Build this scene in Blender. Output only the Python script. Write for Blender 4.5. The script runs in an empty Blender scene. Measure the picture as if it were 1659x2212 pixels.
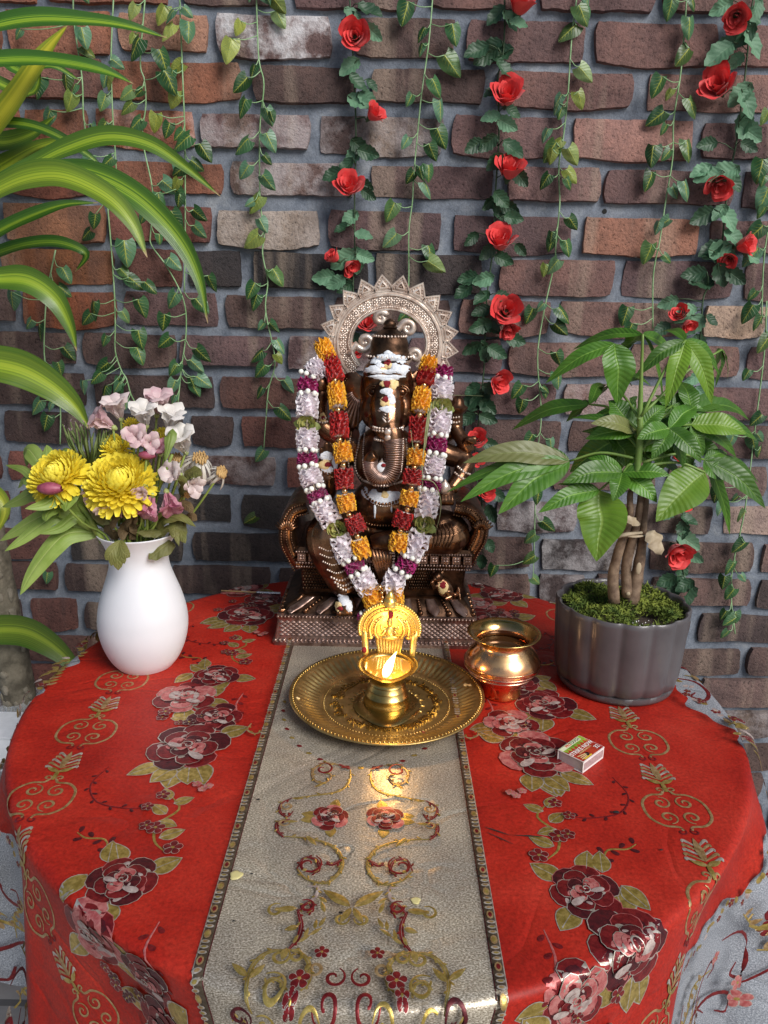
import bpy, bmesh, math, random
import numpy as np
from mathutils import Vector, Matrix, Quaternion
from mathutils.bvhtree import BVHTree

R = math.radians
random.seed(11)
scene = bpy.context.scene
col = scene.collection

# ------------------------------------------------------------------ camera
PITCH, ROLL = R(15.5), R(1.2)
CAM = Vector((0.0, -0.981, 0.536))            # table top is z = 0, table centre x = y = 0
FW = Vector((0, math.cos(PITCH), -math.sin(PITCH)))
_u = Vector((0, math.sin(PITCH), math.cos(PITCH))); _r = Vector((1, 0, 0))
RT = _r * math.cos(ROLL) + _u * math.sin(ROLL)
UP = -_r * math.sin(ROLL) + _u * math.cos(ROLL)
cd = bpy.data.cameras.new('camera'); cam = bpy.data.objects.new('camera', cd); col.objects.link(cam)
cd.sensor_fit = 'HORIZONTAL'; cd.sensor_width = 36; cd.lens = 36 * 1671 / 1659
cd.clip_start = 0.02; cd.clip_end = 200
cam.matrix_world = Matrix(((RT.x, UP.x, -FW.x, CAM.x), (RT.y, UP.y, -FW.y, CAM.y), (RT.z, UP.z, -FW.z, CAM.z), (0, 0, 0, 1)))
scene.camera = cam

# ------------------------------------------------------------------ sky, sun, exposure
SUN_EL, SUN_AZ = R(38), R(40)                 # azimuth: to the right of straight behind the camera
world = bpy.data.worlds.new('World'); scene.world = world; world.use_nodes = True
wn = world.node_tree.nodes; wl = world.node_tree.links
bg = wn['Background']; sky = wn.new('ShaderNodeTexSky'); sky.sky_type = 'NISHITA'; sky.sun_disc = False
sdir = Vector((math.sin(SUN_AZ) * math.cos(SUN_EL), -math.cos(SUN_AZ) * math.cos(SUN_EL), math.sin(SUN_EL)))
sky.sun_elevation = SUN_EL; sky.sun_rotation = math.atan2(sdir.x, sdir.y)
sky.dust_density = 1.5; sky.air_density = 1.0
wl.new(sky.outputs[0], bg.inputs[0]); bg.inputs[1].default_value = 0.058
sd = bpy.data.lights.new('sun', 'SUN'); sd.energy = 2.7; sd.angle = R(32); sd.color = (1.0, 0.97, 0.93)
sun = bpy.data.objects.new('sun', sd); col.objects.link(sun)
sun.rotation_euler = (-sdir).to_track_quat('-Z', 'Y').to_euler()
vs = scene.view_settings; vs.view_transform = 'Standard'; vs.look = 'None'; vs.gamma = 1; vs.use_curve_mapping = False
vs.exposure = 0.42

# ------------------------------------------------------------------ placing helpers (photo 1659 x 2212 -> a point at a chosen depth)
def ray(x, y): return FW + RT * ((x - 829.5) / 1671) - UP * ((y - 1106) / 1671)
def at(x, y, Y):
    d = ray(x, y); return CAM + d * ((Y - CAM.y) / d.y)
def onz(x, y, z=0.0):
    d = ray(x, y); return CAM + d * ((z - CAM.z) / d.z)
def S1(x, y, Y): return at(564 + .32 * x, 564 + .32 * y, Y)
def S2(x, y, Y): return at(564 + .32 * x, 929 + .32 * y, Y)
def rnd(a, b): return random.uniform(a, b)

# ------------------------------------------------------------------ mesh building
class MB:
    def __init__(s): s.v = []; s.f = []; s.m = []; s.uv = {}
    def add(s, vs, fs, mi=0, uvs=None):
        o = len(s.v); s.v += [tuple(p) for p in vs]
        for f in fs: s.f.append(tuple(i + o for i in f)); s.m.append(mi)
        if uvs:
            for i, q in enumerate(uvs): s.uv[o + i] = q
        return o
    def grid(s, rows, mi=0, uvs=None, closed=False, flip=False):
        nr, nc = len(rows), len(rows[0]); fs = []
        for i in range(nr - 1):
            for j in range(nc if closed else nc - 1):
                a, b = i * nc + j, i * nc + (j + 1) % nc
                f = (a, b, b + nc, a + nc); fs.append(f[::-1] if flip else f)
        s.add([p for r in rows for p in r], fs, mi, [q for r in uvs for q in r] if uvs else None)
    def box(s, c, h, mi=0, rot=None):
        vs = [Vector((x * h[0], y * h[1], z * h[2])) for x in (-1, 1) for y in (-1, 1) for z in (-1, 1)]
        if rot is not None: vs = [rot @ p for p in vs]
        s.add([Vector(c) + p for p in vs], [(0, 1, 3, 2), (4, 6, 7, 5), (0, 4, 5, 1), (2, 3, 7, 6), (0, 2, 6, 4), (1, 5, 7, 3)], mi)
    def tube(s, pts, rad, n=8, mi=0, cap=True, flat=1.0, hint=None):
        pts = [Vector(p) for p in pts]
        if not hasattr(rad, '__len__'): rad = [rad] * len(pts)
        rows = []; nrm = None
        for i, p in enumerate(pts):
            t = (pts[min(i + 1, len(pts) - 1)] - pts[max(i - 1, 0)])
            if t.length < 1e-9: t = Vector((0, 0, 1))
            t.normalize()
            if nrm is None:
                h = Vector(hint) if hint is not None else (Vector((0, 0, 1)) if abs(t.z) < .9 else Vector((0, 1, 0)))
                nrm = (h - t * h.dot(t)).normalized()
            else:
                nrm = (nrm - t * nrm.dot(t)).normalized()
            b = t.cross(nrm)
            rows.append([p + (nrm * math.cos(2 * math.pi * k / n) * flat + b * math.sin(2 * math.pi * k / n)) * rad[i] for k in range(n)])
        vs = [q for r in rows for q in r]; fs = []
        for i in range(len(rows) - 1):
            for k in range(n):
                a, b2 = i * n + k, i * n + (k + 1) % n
                fs.append((a, b2, b2 + n, a + n))
        if cap:
            vs += [pts[0], pts[-1]]; L = len(rows) * n
            for k in range(n):
                fs.append((L, (k + 1) % n, k)); fs.append((L + 1, L - n + k, L - n + (k + 1) % n))
        s.add(vs, fs, mi)
    def ball(s, c, r, n=12, m=8, mi=0, rot=None):
        c = Vector(c); r = Vector((r, r, r)) if not hasattr(r, '__len__') else Vector(r)
        vs = [Vector((0, 0, r.z))]
        for i in range(1, m):
            a = math.pi * i / m
            for k in range(n):
                p = 2 * math.pi * k / n
                vs.append(Vector((r.x * math.sin(a) * math.cos(p), r.y * math.sin(a) * math.sin(p), r.z * math.cos(a))))
        vs.append(Vector((0, 0, -r.z))); fs = []
        for k in range(n):
            fs.append((0, 1 + k, 1 + (k + 1) % n))
            L = 1 + (m - 2) * n; fs.append((len(vs) - 1, L + (k + 1) % n, L + k))
        for i in range(m - 2):
            for k in range(n):
                a, b = 1 + i * n + k, 1 + i * n + (k + 1) % n; fs.append((a, a + n, b + n, b))
        if rot is not None: vs = [rot @ p for p in vs]
        s.add([c + p for p in vs], fs, mi)
    def lathe(s, prof, c=(0, 0, 0), n=48, mi=0, fn=None):
        rows = []
        for (r, z) in prof:
            row = []
            for k in range(n):
                a = 2 * math.pi * k / n
                rr, zz = (r, z) if fn is None else fn(r, z, a)
                row.append(Vector((c[0] + rr * math.cos(a), c[1] + rr * math.sin(a), c[2] + zz)))
            rows.append(row)
        s.grid(rows, mi, closed=True)
    def build(s, name, mats, parent=None, smooth=True, sharp=None, loc=None, data_only=False, col_attr=None):
        me = bpy.data.meshes.new(name)
        me.from_pydata([tuple(p) for p in s.v], [], s.f)
        if not isinstance(mats, (list, tuple)): mats = [mats]
        for m in mats: me.materials.append(m)
        me.polygons.foreach_set('material_index', s.m)
        if smooth: me.polygons.foreach_set('use_smooth', [True] * len(s.f))
        if s.uv:
            ul = me.uv_layers.new(name='UVMap')
            d = [0.0] * (2 * len(me.loops))
            for li, lp in enumerate(me.loops):
                q = s.uv.get(lp.vertex_index, (0, 0)); d[2 * li] = q[0]; d[2 * li + 1] = q[1]
            ul.data.foreach_set('uv', d)
        if sharp is not None and smooth: me.set_sharp_from_angle(angle=R(sharp))
        me.update()
        if data_only: return me
        return link(name, me, parent, loc)

def link(name, me, parent=None, loc=None, mtx=None):
    o = bpy.data.objects.new(name, me); col.objects.link(o)
    if parent is not None: o.parent = parent
    if mtx is not None: o.matrix_basis = mtx
    elif loc is not None: o.location = loc
    return o
def tag(o, label, cat=None, group=None, kind=None):
    if label: o['label'] = label
    if cat: o['category'] = cat
    if group: o['group'] = group
    if kind: o['kind'] = kind
    return o
def thing(name, label, cat, loc=(0, 0, 0), group=None):
    o = bpy.data.objects.new(name, None); col.objects.link(o); o.location = loc; o.empty_display_size = .02
    return tag(o, label, cat, group)
def crom(pts, n):
    """smooth curve through pts, n samples per span"""
    P = [Vector(p) for p in pts]; P = [P[0] * 2 - P[1]] + P + [P[-1] * 2 - P[-2]]; out = []
    for i in range(1, len(P) - 2):
        a, b, c, d = P[i - 1], P[i], P[i + 1], P[i + 2]
        for k in range(n):
            t = k / n
            out.append(.5 * ((2 * b) + (c - a) * t + (2 * a - 5 * b + 4 * c - d) * t * t + (3 * b - a - 3 * c + d) * t ** 3))
    out.append(P[-2]); return out
def lerp_list(vals, n):
    xs = np.linspace(0, 1, len(vals)); return list(np.interp(np.linspace(0, 1, n), xs, vals))
def dist_pts(pts, step):
    """points every step along a polyline"""
    out = []; acc = 0; nxt = 0
    for a, b in zip(pts[:-1], pts[1:]):
        L = (b - a).length
        while nxt <= acc + L and L > 0:
            out.append(a.lerp(b, (nxt - acc) / L)); nxt += step
        acc += L
    return out
def frame(z, hint=(0, 0, 1)):
    z = Vector(z).normalized(); h = Vector(hint)
    x = h.cross(z)
    if x.length < 1e-4: x = Vector((1, 0, 0)).cross(z)
    x.normalize(); y = z.cross(x)
    return Matrix(((x.x, y.x, z.x), (x.y, y.y, z.y), (x.z, y.z, z.z)))
def blade(mb, mid, width, normal=(0, -.6, .8), nacross=4, camber=.15, prof=None, mi=0, twist=0.0, wave=0.0, fold=0.0, wseed=0):
    """a leaf blade along mid (list of points); width = half width; uv.x across 0..1, uv.y along 0..1"""
    n = len(mid); rows = []; uvs = []; N = Vector(normal)
    for i, p in enumerate(mid):
        t = (mid[min(i + 1, n - 1)] - mid[max(i - 1, 0)]).normalized(); f = i / (n - 1)
        Nn = (Matrix.Rotation(twist * f, 3, t) @ N); side = t.cross(Nn)
        if side.length < 1e-4: side = t.cross(Vector((0, -1, 0)))
        side.normalize(); up = side.cross(t).normalized()
        w = width * (prof(f) if prof else math.sin(math.pi * min(1, f * .98 + .02)) ** .6)
        row = []; uv = []
        for j in range(nacross + 1):
            a = 2 * j / nacross - 1
            dz = camber * w * (1 - a * a) - fold * w * (1 - abs(a))
            if wave: dz += wave * w * abs(a) * math.sin(f * 17 + a * 1.3 + wseed)
            row.append(p + side * (a * w) + up * dz); uv.append((j / nacross, f))
        rows.append(row); uvs.append(uv)
    mb.grid(rows, mi, uvs)

# ------------------------------------------------------------------ materials
def newmat(name):
    m = bpy.data.materials.new(name); m.use_nodes = True
    nt = m.node_tree; return m, nt.nodes, nt.links, nt.nodes['Principled BSDF']
def ramp(nodes, stops, interp='LINEAR'):
    r = nodes.new('ShaderNodeValToRGB'); r.color_ramp.interpolation = interp
    el = r.color_ramp.elements
    while len(el) < len(stops): el.new(.5)
    for e, (p, c) in zip(el, stops): e.position = p; e.color = (*c, 1) if len(c) == 3 else c
    return r
def noise(nodes, links, scale, detail=6, rough=.6, coord=None, dist=0.0):
    t = nodes.new('ShaderNodeTexNoise'); t.inputs['Scale'].default_value = scale; t.inputs['Detail'].default_value = detail
    t.inputs['Roughness'].default_value = rough; t.inputs['Distortion'].default_value = dist
    if coord is not None: links.new(coord, t.inputs['Vector'])
    return t
def coords(nodes, kind='Object'):
    return nodes.new('ShaderNodeTexCoord').outputs[kind]
def math_(nodes, links, op, a, b=None, c=None):
    n = nodes.new('ShaderNodeMath'); n.operation = op
    for i, q in enumerate((a, b, c)):
        if q is None: continue
        if isinstance(q, (int, float)): n.inputs[i].default_value = q
        else: links.new(q, n.inputs[i])
    return n.outputs[0]
def mixc(nodes, links, f, a, b, mode='MIX'):
    n = nodes.new('ShaderNodeMix'); n.data_type = 'RGBA'; n.blend_type = mode
    for i, q in ((0, f), (6, a), (7, b)):
        if isinstance(q, (int, float)): n.inputs[i].default_value = q
        elif isinstance(q, tuple): n.inputs[i].default_value = (*q, 1) if len(q) == 3 else q
        else: links.new(q, n.inputs[i])
    return n.outputs[2]
def bumpn(nodes, links, height, strength, dist, bsdf, prev=None):
    b = nodes.new('ShaderNodeBump'); b.inputs['Strength'].default_value = strength; b.inputs['Distance'].default_value = dist
    links.new(height, b.inputs['Height'])
    if prev is not None: links.new(prev, b.inputs['Normal'])
    links.new(b.outputs[0], bsdf.inputs['Normal']); return b.outputs[0]
def mat(name, c1, c2=None, scale=30, rough=.5, metal=0, bump=0, bscale=None, bdist=.001, rough2=None, trans=0, sss=0, spec=.5,
        coat=0, sheen=0, lo=.38, hi=.62, randv=0.0, emit=0, detail=6):
    m, N, L, b = newmat(name)
    b.inputs['Roughness'].default_value = rough; b.inputs['Metallic'].default_value = metal
    b.inputs['Specular IOR Level'].default_value = spec
    b.inputs['Coat Weight'].default_value = coat; b.inputs['Sheen Weight'].default_value = sheen
    co = coords(N); out = None
    if c2 is not None:
        t = noise(N, L, scale, detail, .6, co); r = ramp(N, [(lo, c1), (hi, c2)]); L.new(t.outputs[0], r.inputs[0]); out = r.outputs[0]
        if rough2 is not None:
            mr = N.new('ShaderNodeMapRange'); mr.inputs[1].default_value = lo; mr.inputs[2].default_value = hi
            mr.inputs[3].default_value = rough; mr.inputs[4].default_value = rough2; L.new(t.outputs[0], mr.inputs[0]); L.new(mr.outputs[0], b.inputs['Roughness'])
    if randv:
        oi = N.new('ShaderNodeObjectInfo'); h = N.new('ShaderNodeHueSaturation')
        v = N.new('ShaderNodeMapRange'); v.inputs[3].default_value = 1 - randv; v.inputs[4].default_value = 1 + randv
        L.new(oi.outputs['Random'], v.inputs[0]); L.new(v.outputs[0], h.inputs['Value'])
        if out is None: h.inputs['Color'].default_value = (*c1, 1)
        else: L.new(out, h.inputs['Color'])
        out = h.outputs[0]
    if out is None: b.inputs['Base Color'].default_value = (*c1, 1)
    else: L.new(out, b.inputs['Base Color'])
    if bump:
        t2 = noise(N, L, bscale or scale, 8, .65, co); bumpn(N, L, t2.outputs[0], bump, bdist, b)
    if sss: b.inputs['Subsurface Weight'].default_value = sss; b.inputs['Subsurface Radius'].default_value = (.01, .01, .01); b.inputs['Subsurface Scale'].default_value = .4
    if trans:
        tr = N.new('ShaderNodeBsdfTranslucent'); mx = N.new('ShaderNodeMixShader'); mx.inputs[0].default_value = trans
        if out is None: tr.inputs[0].default_value = (*c1, 1)
        else: L.new(out, tr.inputs[0])
        L.new(b.outputs[0], mx.inputs[1]); L.new(tr.outputs[0], mx.inputs[2]); L.new(mx.outputs[0], N['Material Output'].inputs[0])
    if emit: b.inputs['Emission Color'].default_value = (*c1, 1); b.inputs['Emission Strength'].default_value = emit
    return m
# ================================================================== GROUND
WALL_Y = 0.560
def build_ground():
    m, N, L, b = newmat('paving'); co = coords(N)
    br = N.new('ShaderNodeTexBrick'); L.new(co, br.inputs[0]); br.inputs['Scale'].default_value = 1.6
    br.inputs['Color1'].default_value = (.27, .265, .26, 1); br.inputs['Color2'].default_value = (.33, .32, .305, 1); br.inputs['Mortar'].default_value = (.12, .12, .12, 1)
    br.inputs['Mortar Size'].default_value = .012
    n = noise(N, L, 9, 8, .6, co); L.new(mixc(N, L, .5, br.outputs[0], n.outputs[0], 'OVERLAY'), b.inputs['Base Color'])
    b.inputs['Roughness'].default_value = .8; bumpn(N, L, n.outputs[0], .4, .01, b)
    mb = MB(); mb.add([(-30, -40, -.74), (30, -40, -.74), (30, 3, -.74), (-30, 3, -.74)], [(0, 1, 2, 3)])
    tag(mb.build('ground', m, smooth=False), 'dark grey patio paving under the table', kind='structure')
build_ground()

# ================================================================== BRICK WALL
def brick_material():
    m, N, L, b = newmat('clinker_brick')
    co = N.new('ShaderNodeNewGeometry').outputs['Position']
    oi = N.new('ShaderNodeObjectInfo')
    mp = N.new('ShaderNodeMapping'); mp.inputs['Scale'].default_value = (17, 3, 1.2); L.new(co, mp.inputs[0])
    band = noise(N, L, 1.0, 3, .5, mp.outputs[0])                       # kiln bands run up the face
    n1 = noise(N, L, 15, 9, .68, co); n2 = noise(N, L, 190, 6, .7, co); n3 = noise(N, L, 420, 3, .6, co)
    r1 = ramp(N, [(.28, (.42, .41, .44)), (.48, (.80, .79, .80)), (.72, (1.22, 1.14, 1.08))]); L.new(n1.outputs[0], r1.inputs[0])
    c = mixc(N, L, 1.0, oi.outputs['Color'], r1.outputs[0], 'MULTIPLY')
    rb = ramp(N, [(.56, (0, 0, 0)), (.68, (.42, .42, .42))]); L.new(band.outputs[0], rb.inputs[0])
    c = mixc(N, L, rb.outputs[0], c, (.40, .31, .24))
    rb2 = ramp(N, [(.32, (.40, .40, .40)), (.44, (0, 0, 0))]); L.new(band.outputs[0], rb2.inputs[0])
    c = mixc(N, L, rb2.outputs[0], c, (.085, .06, .06))
    r2 = ramp(N, [(.34, (.20, .18, .18)), (.43, (.92, .92, .92)), (.66, (1.18, 1.16, 1.15))]); L.new(n2.outputs[0], r2.inputs[0])
    c = mixc(N, L, .9, c, r2.outputs[0], 'MULTIPLY')
    r3 = ramp(N, [(.70, (0, 0, 0)), (.76, (1, 1, 1))]); L.new(n3.outputs[0], r3.inputs[0])
    c = mixc(N, L, math_(N, L, 'MULTIPLY', r3.outputs[0], .45), c, (.6, .55, .5))
    # lime bloom where the brick's own flag asks for it (alpha of the object colour)
    bl = ramp(N, [(.42, (0, 0, 0)), (.58, (1, 1, 1))]); L.new(n1.outputs[0], bl.inputs[0])
    al = math_(N, L, 'MULTIPLY', math_(N, L, 'SUBTRACT', 1.0, oi.outputs['Alpha']), bl.outputs[0])
    c = mixc(N, L, al, c, (.62, .60, .62))
    L.new(c, b.inputs['Base Color'])
    b.inputs['Roughness'].default_value = .82; b.inputs['Specular IOR Level'].default_value = .35
    h = math_(N, L, 'ADD', math_(N, L, 'MULTIPLY', n1.outputs[0], .55), math_(N, L, 'MULTIPLY', n2.outputs[0], .65))
    bumpn(N, L, h, 1.0, .0055, b)
    return m
def mortar_material():
    m, N, L, b = newmat('grey_mortar'); co = N.new('ShaderNodeNewGeometry').outputs['Position']
    n1 = noise(N, L, 22, 8, .65, co); n2 = noise(N, L, 300, 5, .7, co)
    r = ramp(N, [(.3, (.105, .125, .160)), (.55, (.19, .215, .258)), (.75, (.31, .33, .36))]); L.new(n1.outputs[0], r.inputs[0])
    c = mixc(N, L, .55, r.outputs[0], n2.outputs[0], 'OVERLAY'); L.new(c, b.inputs['Base Color'])
    b.inputs['Roughness'].default_value = .9; b.inputs['Specular IOR Level'].default_value = .3
    bumpn(N, L, math_(N, L, 'ADD', n1.outputs[0], math_(N, L, 'MULTIPLY', n2.outputs[0], .4)), .8, .004, b)
    return m
wall = thing('brick_wall', 'rustic clinker brick wall with thick blue grey mortar behind the table', 'wall', (0, WALL_Y, -.74))
def build_wall():
    rg = random.Random(5)
    BM, MM = brick_material(), mortar_material()
    W = Vector((0, WALL_Y, -.74))
    # mortar bed: gently uneven sheet with returned thickness
    mb = MB(); rows = []
    xs = np.linspace(-1.5, 1.5, 151); zs = np.linspace(-.74, 1.5, 121)
    for z in zs:
        rows.append([Vector((x, .0015 * math.sin(x * 31 + z * 17) + .0015 * math.sin(x * 13 - z * 47) + rg.uniform(-.0008, .0008), z + .74)) for x in xs])
    mb.grid(rows)
    mb.box((0, .12, 1.12), (1.5, .10, 1.12))
    mb.build('mortar', MM, wall)
    RW = dict(A=[-400, -190, 80, 95, 365, 390, 615, 635, 905, 930, 1150, 1165, 1419, 1434, 1700, 1716, 1960],
              B=[(-230, 0), (15, 240), (255, 450), (467, 717), (765, 985), (1009, 1267), (1286, 1554), (1574, 1815)],
              C=[(-260, -40), (-20, 222), (238, 522), (545, 770), (803, 1048), (1070, 1370), (1399, 1668), (1690, 1920)],
              D=[(-190, 45), (58, 190), (205, 421), (434, 670), (688, 960), (976, 1218), (1238, 1500), (1518, 1760)],
              E=[(-270, -15), (0, 212), (230, 483), (497, 765), (800, 1068), (1095, 1298), (1306, 1588), (1606, 1850)],
              F=[(-240, -8), (10, 228), (236, 457), (467, 691), (709, 955), (978, 1239), (1260, 1514), (1535, 1775)],
              G=[(-250, -12), (0, 246), (262, 395), (408, 522), (545, 795), (810, 1044), (1080, 1330), (1346, 1592), (1612, 1850)],
              H=[(-200, 35), (47, 250), (268, 471), (487, 705), (722, 972), (992, 1190), (1209, 1505), (1524, 1660), (1678, 1900)],
              I=[(-90, 165), (178, 380), (388, 602), (620, 868), (882, 1086), (1100, 1345), (1362, 1602), (1620, 1850)],
              J=[(-250, -50), (-30, 185), (202, 463), (475, 692), (712, 955), (975, 1203), (1219, 1478), (1498, 1740)],
              K=[(-200, -8), (10, 190), (205, 398), (412, 503), (520, 770), (790, 985), (1004, 1214), (1230, 1505), (1527, 1780)],
              M=[(-230, 20), (40, 265), (285, 500), (520, 770), (790, 1055), (1073, 1250), (1265, 1545), (1567, 1800)],
              N=[(-330, -110), (-90, 130), (150, 395), (415, 640), (660, 860), (880, 1152), (1171, 1388), (1407, 1636), (1652, 1900)])
    a = RW['A']; RW['A'] = [(a[i], a[i + 1]) for i in range(0, len(a) - 1)][1::2] + [(-400, -190)]
    names = 'ABCDEFGHIJKLMNOPQRSTUV'
    ztop = [1.087, 1.008, .932, .853, .771, .690, .615, .537, .460, .382, .304, .222, .140, .060, -.018, -.100, -.180, -.253, -.330, -.408, -.486, -.563]
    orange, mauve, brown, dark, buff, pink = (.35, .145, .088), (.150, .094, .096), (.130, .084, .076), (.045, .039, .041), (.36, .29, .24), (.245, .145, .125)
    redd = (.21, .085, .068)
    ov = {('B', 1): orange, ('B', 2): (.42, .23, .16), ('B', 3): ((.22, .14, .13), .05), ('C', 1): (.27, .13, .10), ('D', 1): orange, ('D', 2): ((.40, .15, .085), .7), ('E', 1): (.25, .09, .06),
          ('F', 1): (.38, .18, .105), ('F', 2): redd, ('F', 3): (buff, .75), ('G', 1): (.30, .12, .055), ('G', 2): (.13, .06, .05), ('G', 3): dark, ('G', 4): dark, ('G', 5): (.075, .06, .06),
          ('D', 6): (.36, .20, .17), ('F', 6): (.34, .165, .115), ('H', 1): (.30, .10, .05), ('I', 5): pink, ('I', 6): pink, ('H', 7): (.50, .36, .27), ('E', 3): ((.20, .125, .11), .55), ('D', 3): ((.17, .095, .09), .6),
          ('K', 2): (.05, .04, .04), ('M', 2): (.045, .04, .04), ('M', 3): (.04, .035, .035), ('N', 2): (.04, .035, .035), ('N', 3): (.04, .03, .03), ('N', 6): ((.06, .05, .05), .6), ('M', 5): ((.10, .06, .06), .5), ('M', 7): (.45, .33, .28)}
    for ri, nm in enumerate(names):
        zt = ztop[ri]; zb = zt - rg.uniform(.0615, .0665)
        yrow = None
        if nm in RW:
            # photo spans -> metres on this course
            pys = {'A': -20, 'B': 80, 'C': 185, 'D': 290, 'E': 398, 'F': 490, 'G': 580, 'H': 670, 'I': 755, 'J': 838, 'K': 922, 'M': 1085, 'N': 1160}[nm]
            spans = [(at(p, pys, .553).x, at(q, pys, .553).x) for p, q in RW[nm]]
        else:
            x = -1.12 + (.13 if ri % 2 else 0) + rg.uniform(-.02, .02); spans = []
            while x < 1.0:
                w = rg.choice((.2, .205, .195, .21, .1)) if rg.random() < .9 else .1
                spans.append((x, x + w)); x += w + rg.uniform(.014, .022)
        lo_, hi_ = min(s_[0] for s_ in spans), max(s_[1] for s_ in spans)  # the courses run on past the picture
        if ri < 19:
            while lo_ > -1.12: lo_ -= .016; spans = spans + [(lo_ - .205, lo_)]; lo_ -= .205
            while hi_ < 1.02: hi_ += .016; spans = spans + [(hi_, hi_ + .205)]; hi_ += .205
        for bi, (x0, x1) in enumerate(spans):
            if x1 - x0 < .03: continue
            t = rg.uniform(-.003, .003); bt = rg.uniform(-.004, .004)
            bulge = rg.choice((0, 0, 0, .006, .010)) if ri > 2 else rg.choice((0, .004, .008))
            ph = rg.uniform(0, 6); ph2 = rg.uniform(0, 6); hump = rg.uniform(.0, .0025); tilt = rg.uniform(-.003, .003)
            proud = rg.uniform(.006, .013); nx, nz = 19, 5; rws = []
            for k in range(nz + 2):
                wk = 0 if k == 0 else 1 if k == nz + 1 else (k - .85) / (nz - .7)
                row = []
                for i in range(nx + 2):
                    ui = 0 if i == 0 else 1 if i == nx + 1 else (i - .85) / (nx - .7)
                    edge = (k == 0 or k == nz + 1 or i == 0 or i == nx + 1)
                    uu = min(max(ui, 0), 1); ww = min(max(wk, 0), 1)
                    zlo = zb + bt - bulge * math.sin(math.pi * uu) + .0010 * math.sin(uu * 9 + ph) + rg.uniform(-.0011, .0011)
                    zhi = zt + t + .0007 * math.sin(uu * 8 + ph2) + rg.uniform(-.0007, .0007) + tilt * (uu - .5)
                    xlo = x0 + .002 * math.sin(ww * 4 + ph); xhi = x1 + .002 * math.sin(ww * 4 + ph2)
                    cr = .0035
                    px = xlo + (xhi - xlo) * uu; pz = zlo + (zhi - zlo) * ww
                    if abs(ww - .5) > .42: px += cr * (1 if uu < .04 else -1 if uu > .96 else 0)
                    y = -proud - hump * math.sin(math.pi * uu) * math.sin(math.pi * ww) + rg.uniform(-.0009, .0009)
                    if edge: y = .012
                    elif min(uu, 1 - uu) < .03 or min(ww, 1 - ww) < .06: y += .0012
                    row.append(Vector((px, y, pz + .74)))
                rws.append(row)
            mbk = MB(); mbk.grid(rws)
            o = mbk.build('brick', BM, wall, True, 28)
            cxp = (x0 + x1) / 2; zc = (zt + zb) / 2
            c = ov.get((nm, bi)); alpha = 1.0
            if c is not None and isinstance(c[0], tuple): alpha = c[1]; c = c[0]
            if c is None:
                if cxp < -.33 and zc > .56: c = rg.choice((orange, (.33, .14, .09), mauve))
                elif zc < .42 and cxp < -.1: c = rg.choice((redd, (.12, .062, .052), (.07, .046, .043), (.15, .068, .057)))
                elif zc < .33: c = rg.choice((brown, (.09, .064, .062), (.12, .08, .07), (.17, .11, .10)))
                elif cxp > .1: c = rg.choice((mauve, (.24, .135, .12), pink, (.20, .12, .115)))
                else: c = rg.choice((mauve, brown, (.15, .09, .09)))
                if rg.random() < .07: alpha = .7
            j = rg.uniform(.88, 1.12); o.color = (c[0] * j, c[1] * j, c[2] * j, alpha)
    # a drilled hole (flat disc, its inner shade painted black) and a plastic plug in the bed joints
    hole = at(1305, 457, WALL_Y); plug = at(1372, 549, WALL_Y)
    blk = mat('hole_shade', (.01, .01, .01), rough=.9); wht = mat('plug_white', (.7, .68, .62), rough=.5)
    mb = MB(); c = hole - W; rot = Matrix.Rotation(R(90), 3, 'X')
    mb.add([c + Vector((.0045 * math.cos(k * .5236), -.003, .0045 * math.sin(k * .5236))) for k in range(12)], [tuple(range(12))]); mb.build('drill_hole', blk, wall)
    mb = MB(); c = plug - W
    mb.grid([[c + Vector((r * math.cos(k * .4488), y, r * math.sin(k * .4488))) for k in range(14)] for r, y in ((.006, .0), (.006, -.008), (.0034, -.008), (.0034, .0))], closed=True)
    mb.add([c + Vector((.0034 * math.cos(k * .4488), -.004, .0034 * math.sin(k * .4488))) for k in range(14)], [tuple(range(14))])
    mb.build('wall_plug', wht, wall)
build_wall()

# ================================================================== TABLE
TR = 0.471
def build_table():
    wood = mat('table_wood', (.16, .09, .05), (.24, .14, .08), 14, rough=.5, bump=.2)
    t = thing('table', 'round wooden patio table hidden under the red tablecloth', 'table', (0, 0, -.74))
    mb = MB(); mb.lathe([(0, .708), (.455, .708), (.470, .714), (.474, .724), (.470, .734), (.455, .7375), (0, .7375)], n=64, fn=lambda r, z, a: (r * (1 + .06 * max(0, -math.sin(a)) ** 6) * .985, z)); mb.build('table_top', wood, t, sharp=40)
    mb = MB(); mb.lathe([(.30, .62), (.34, .62), (.34, .707), (.30, .707), (.30, .62)], n=40); mb.build('apron', wood, t, sharp=40)
    for sx in (-1, 1):
        for sy in (-1, 1):
            mb = MB(); mb.tube([(sx * .24, sy * .24, .68), (sx * .25, sy * .25, .35), (sx * .27, sy * .27, 0)], [.028, .024, .018], 12); mb.build('leg', wood, t, sharp=50)
build_table()

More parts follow.
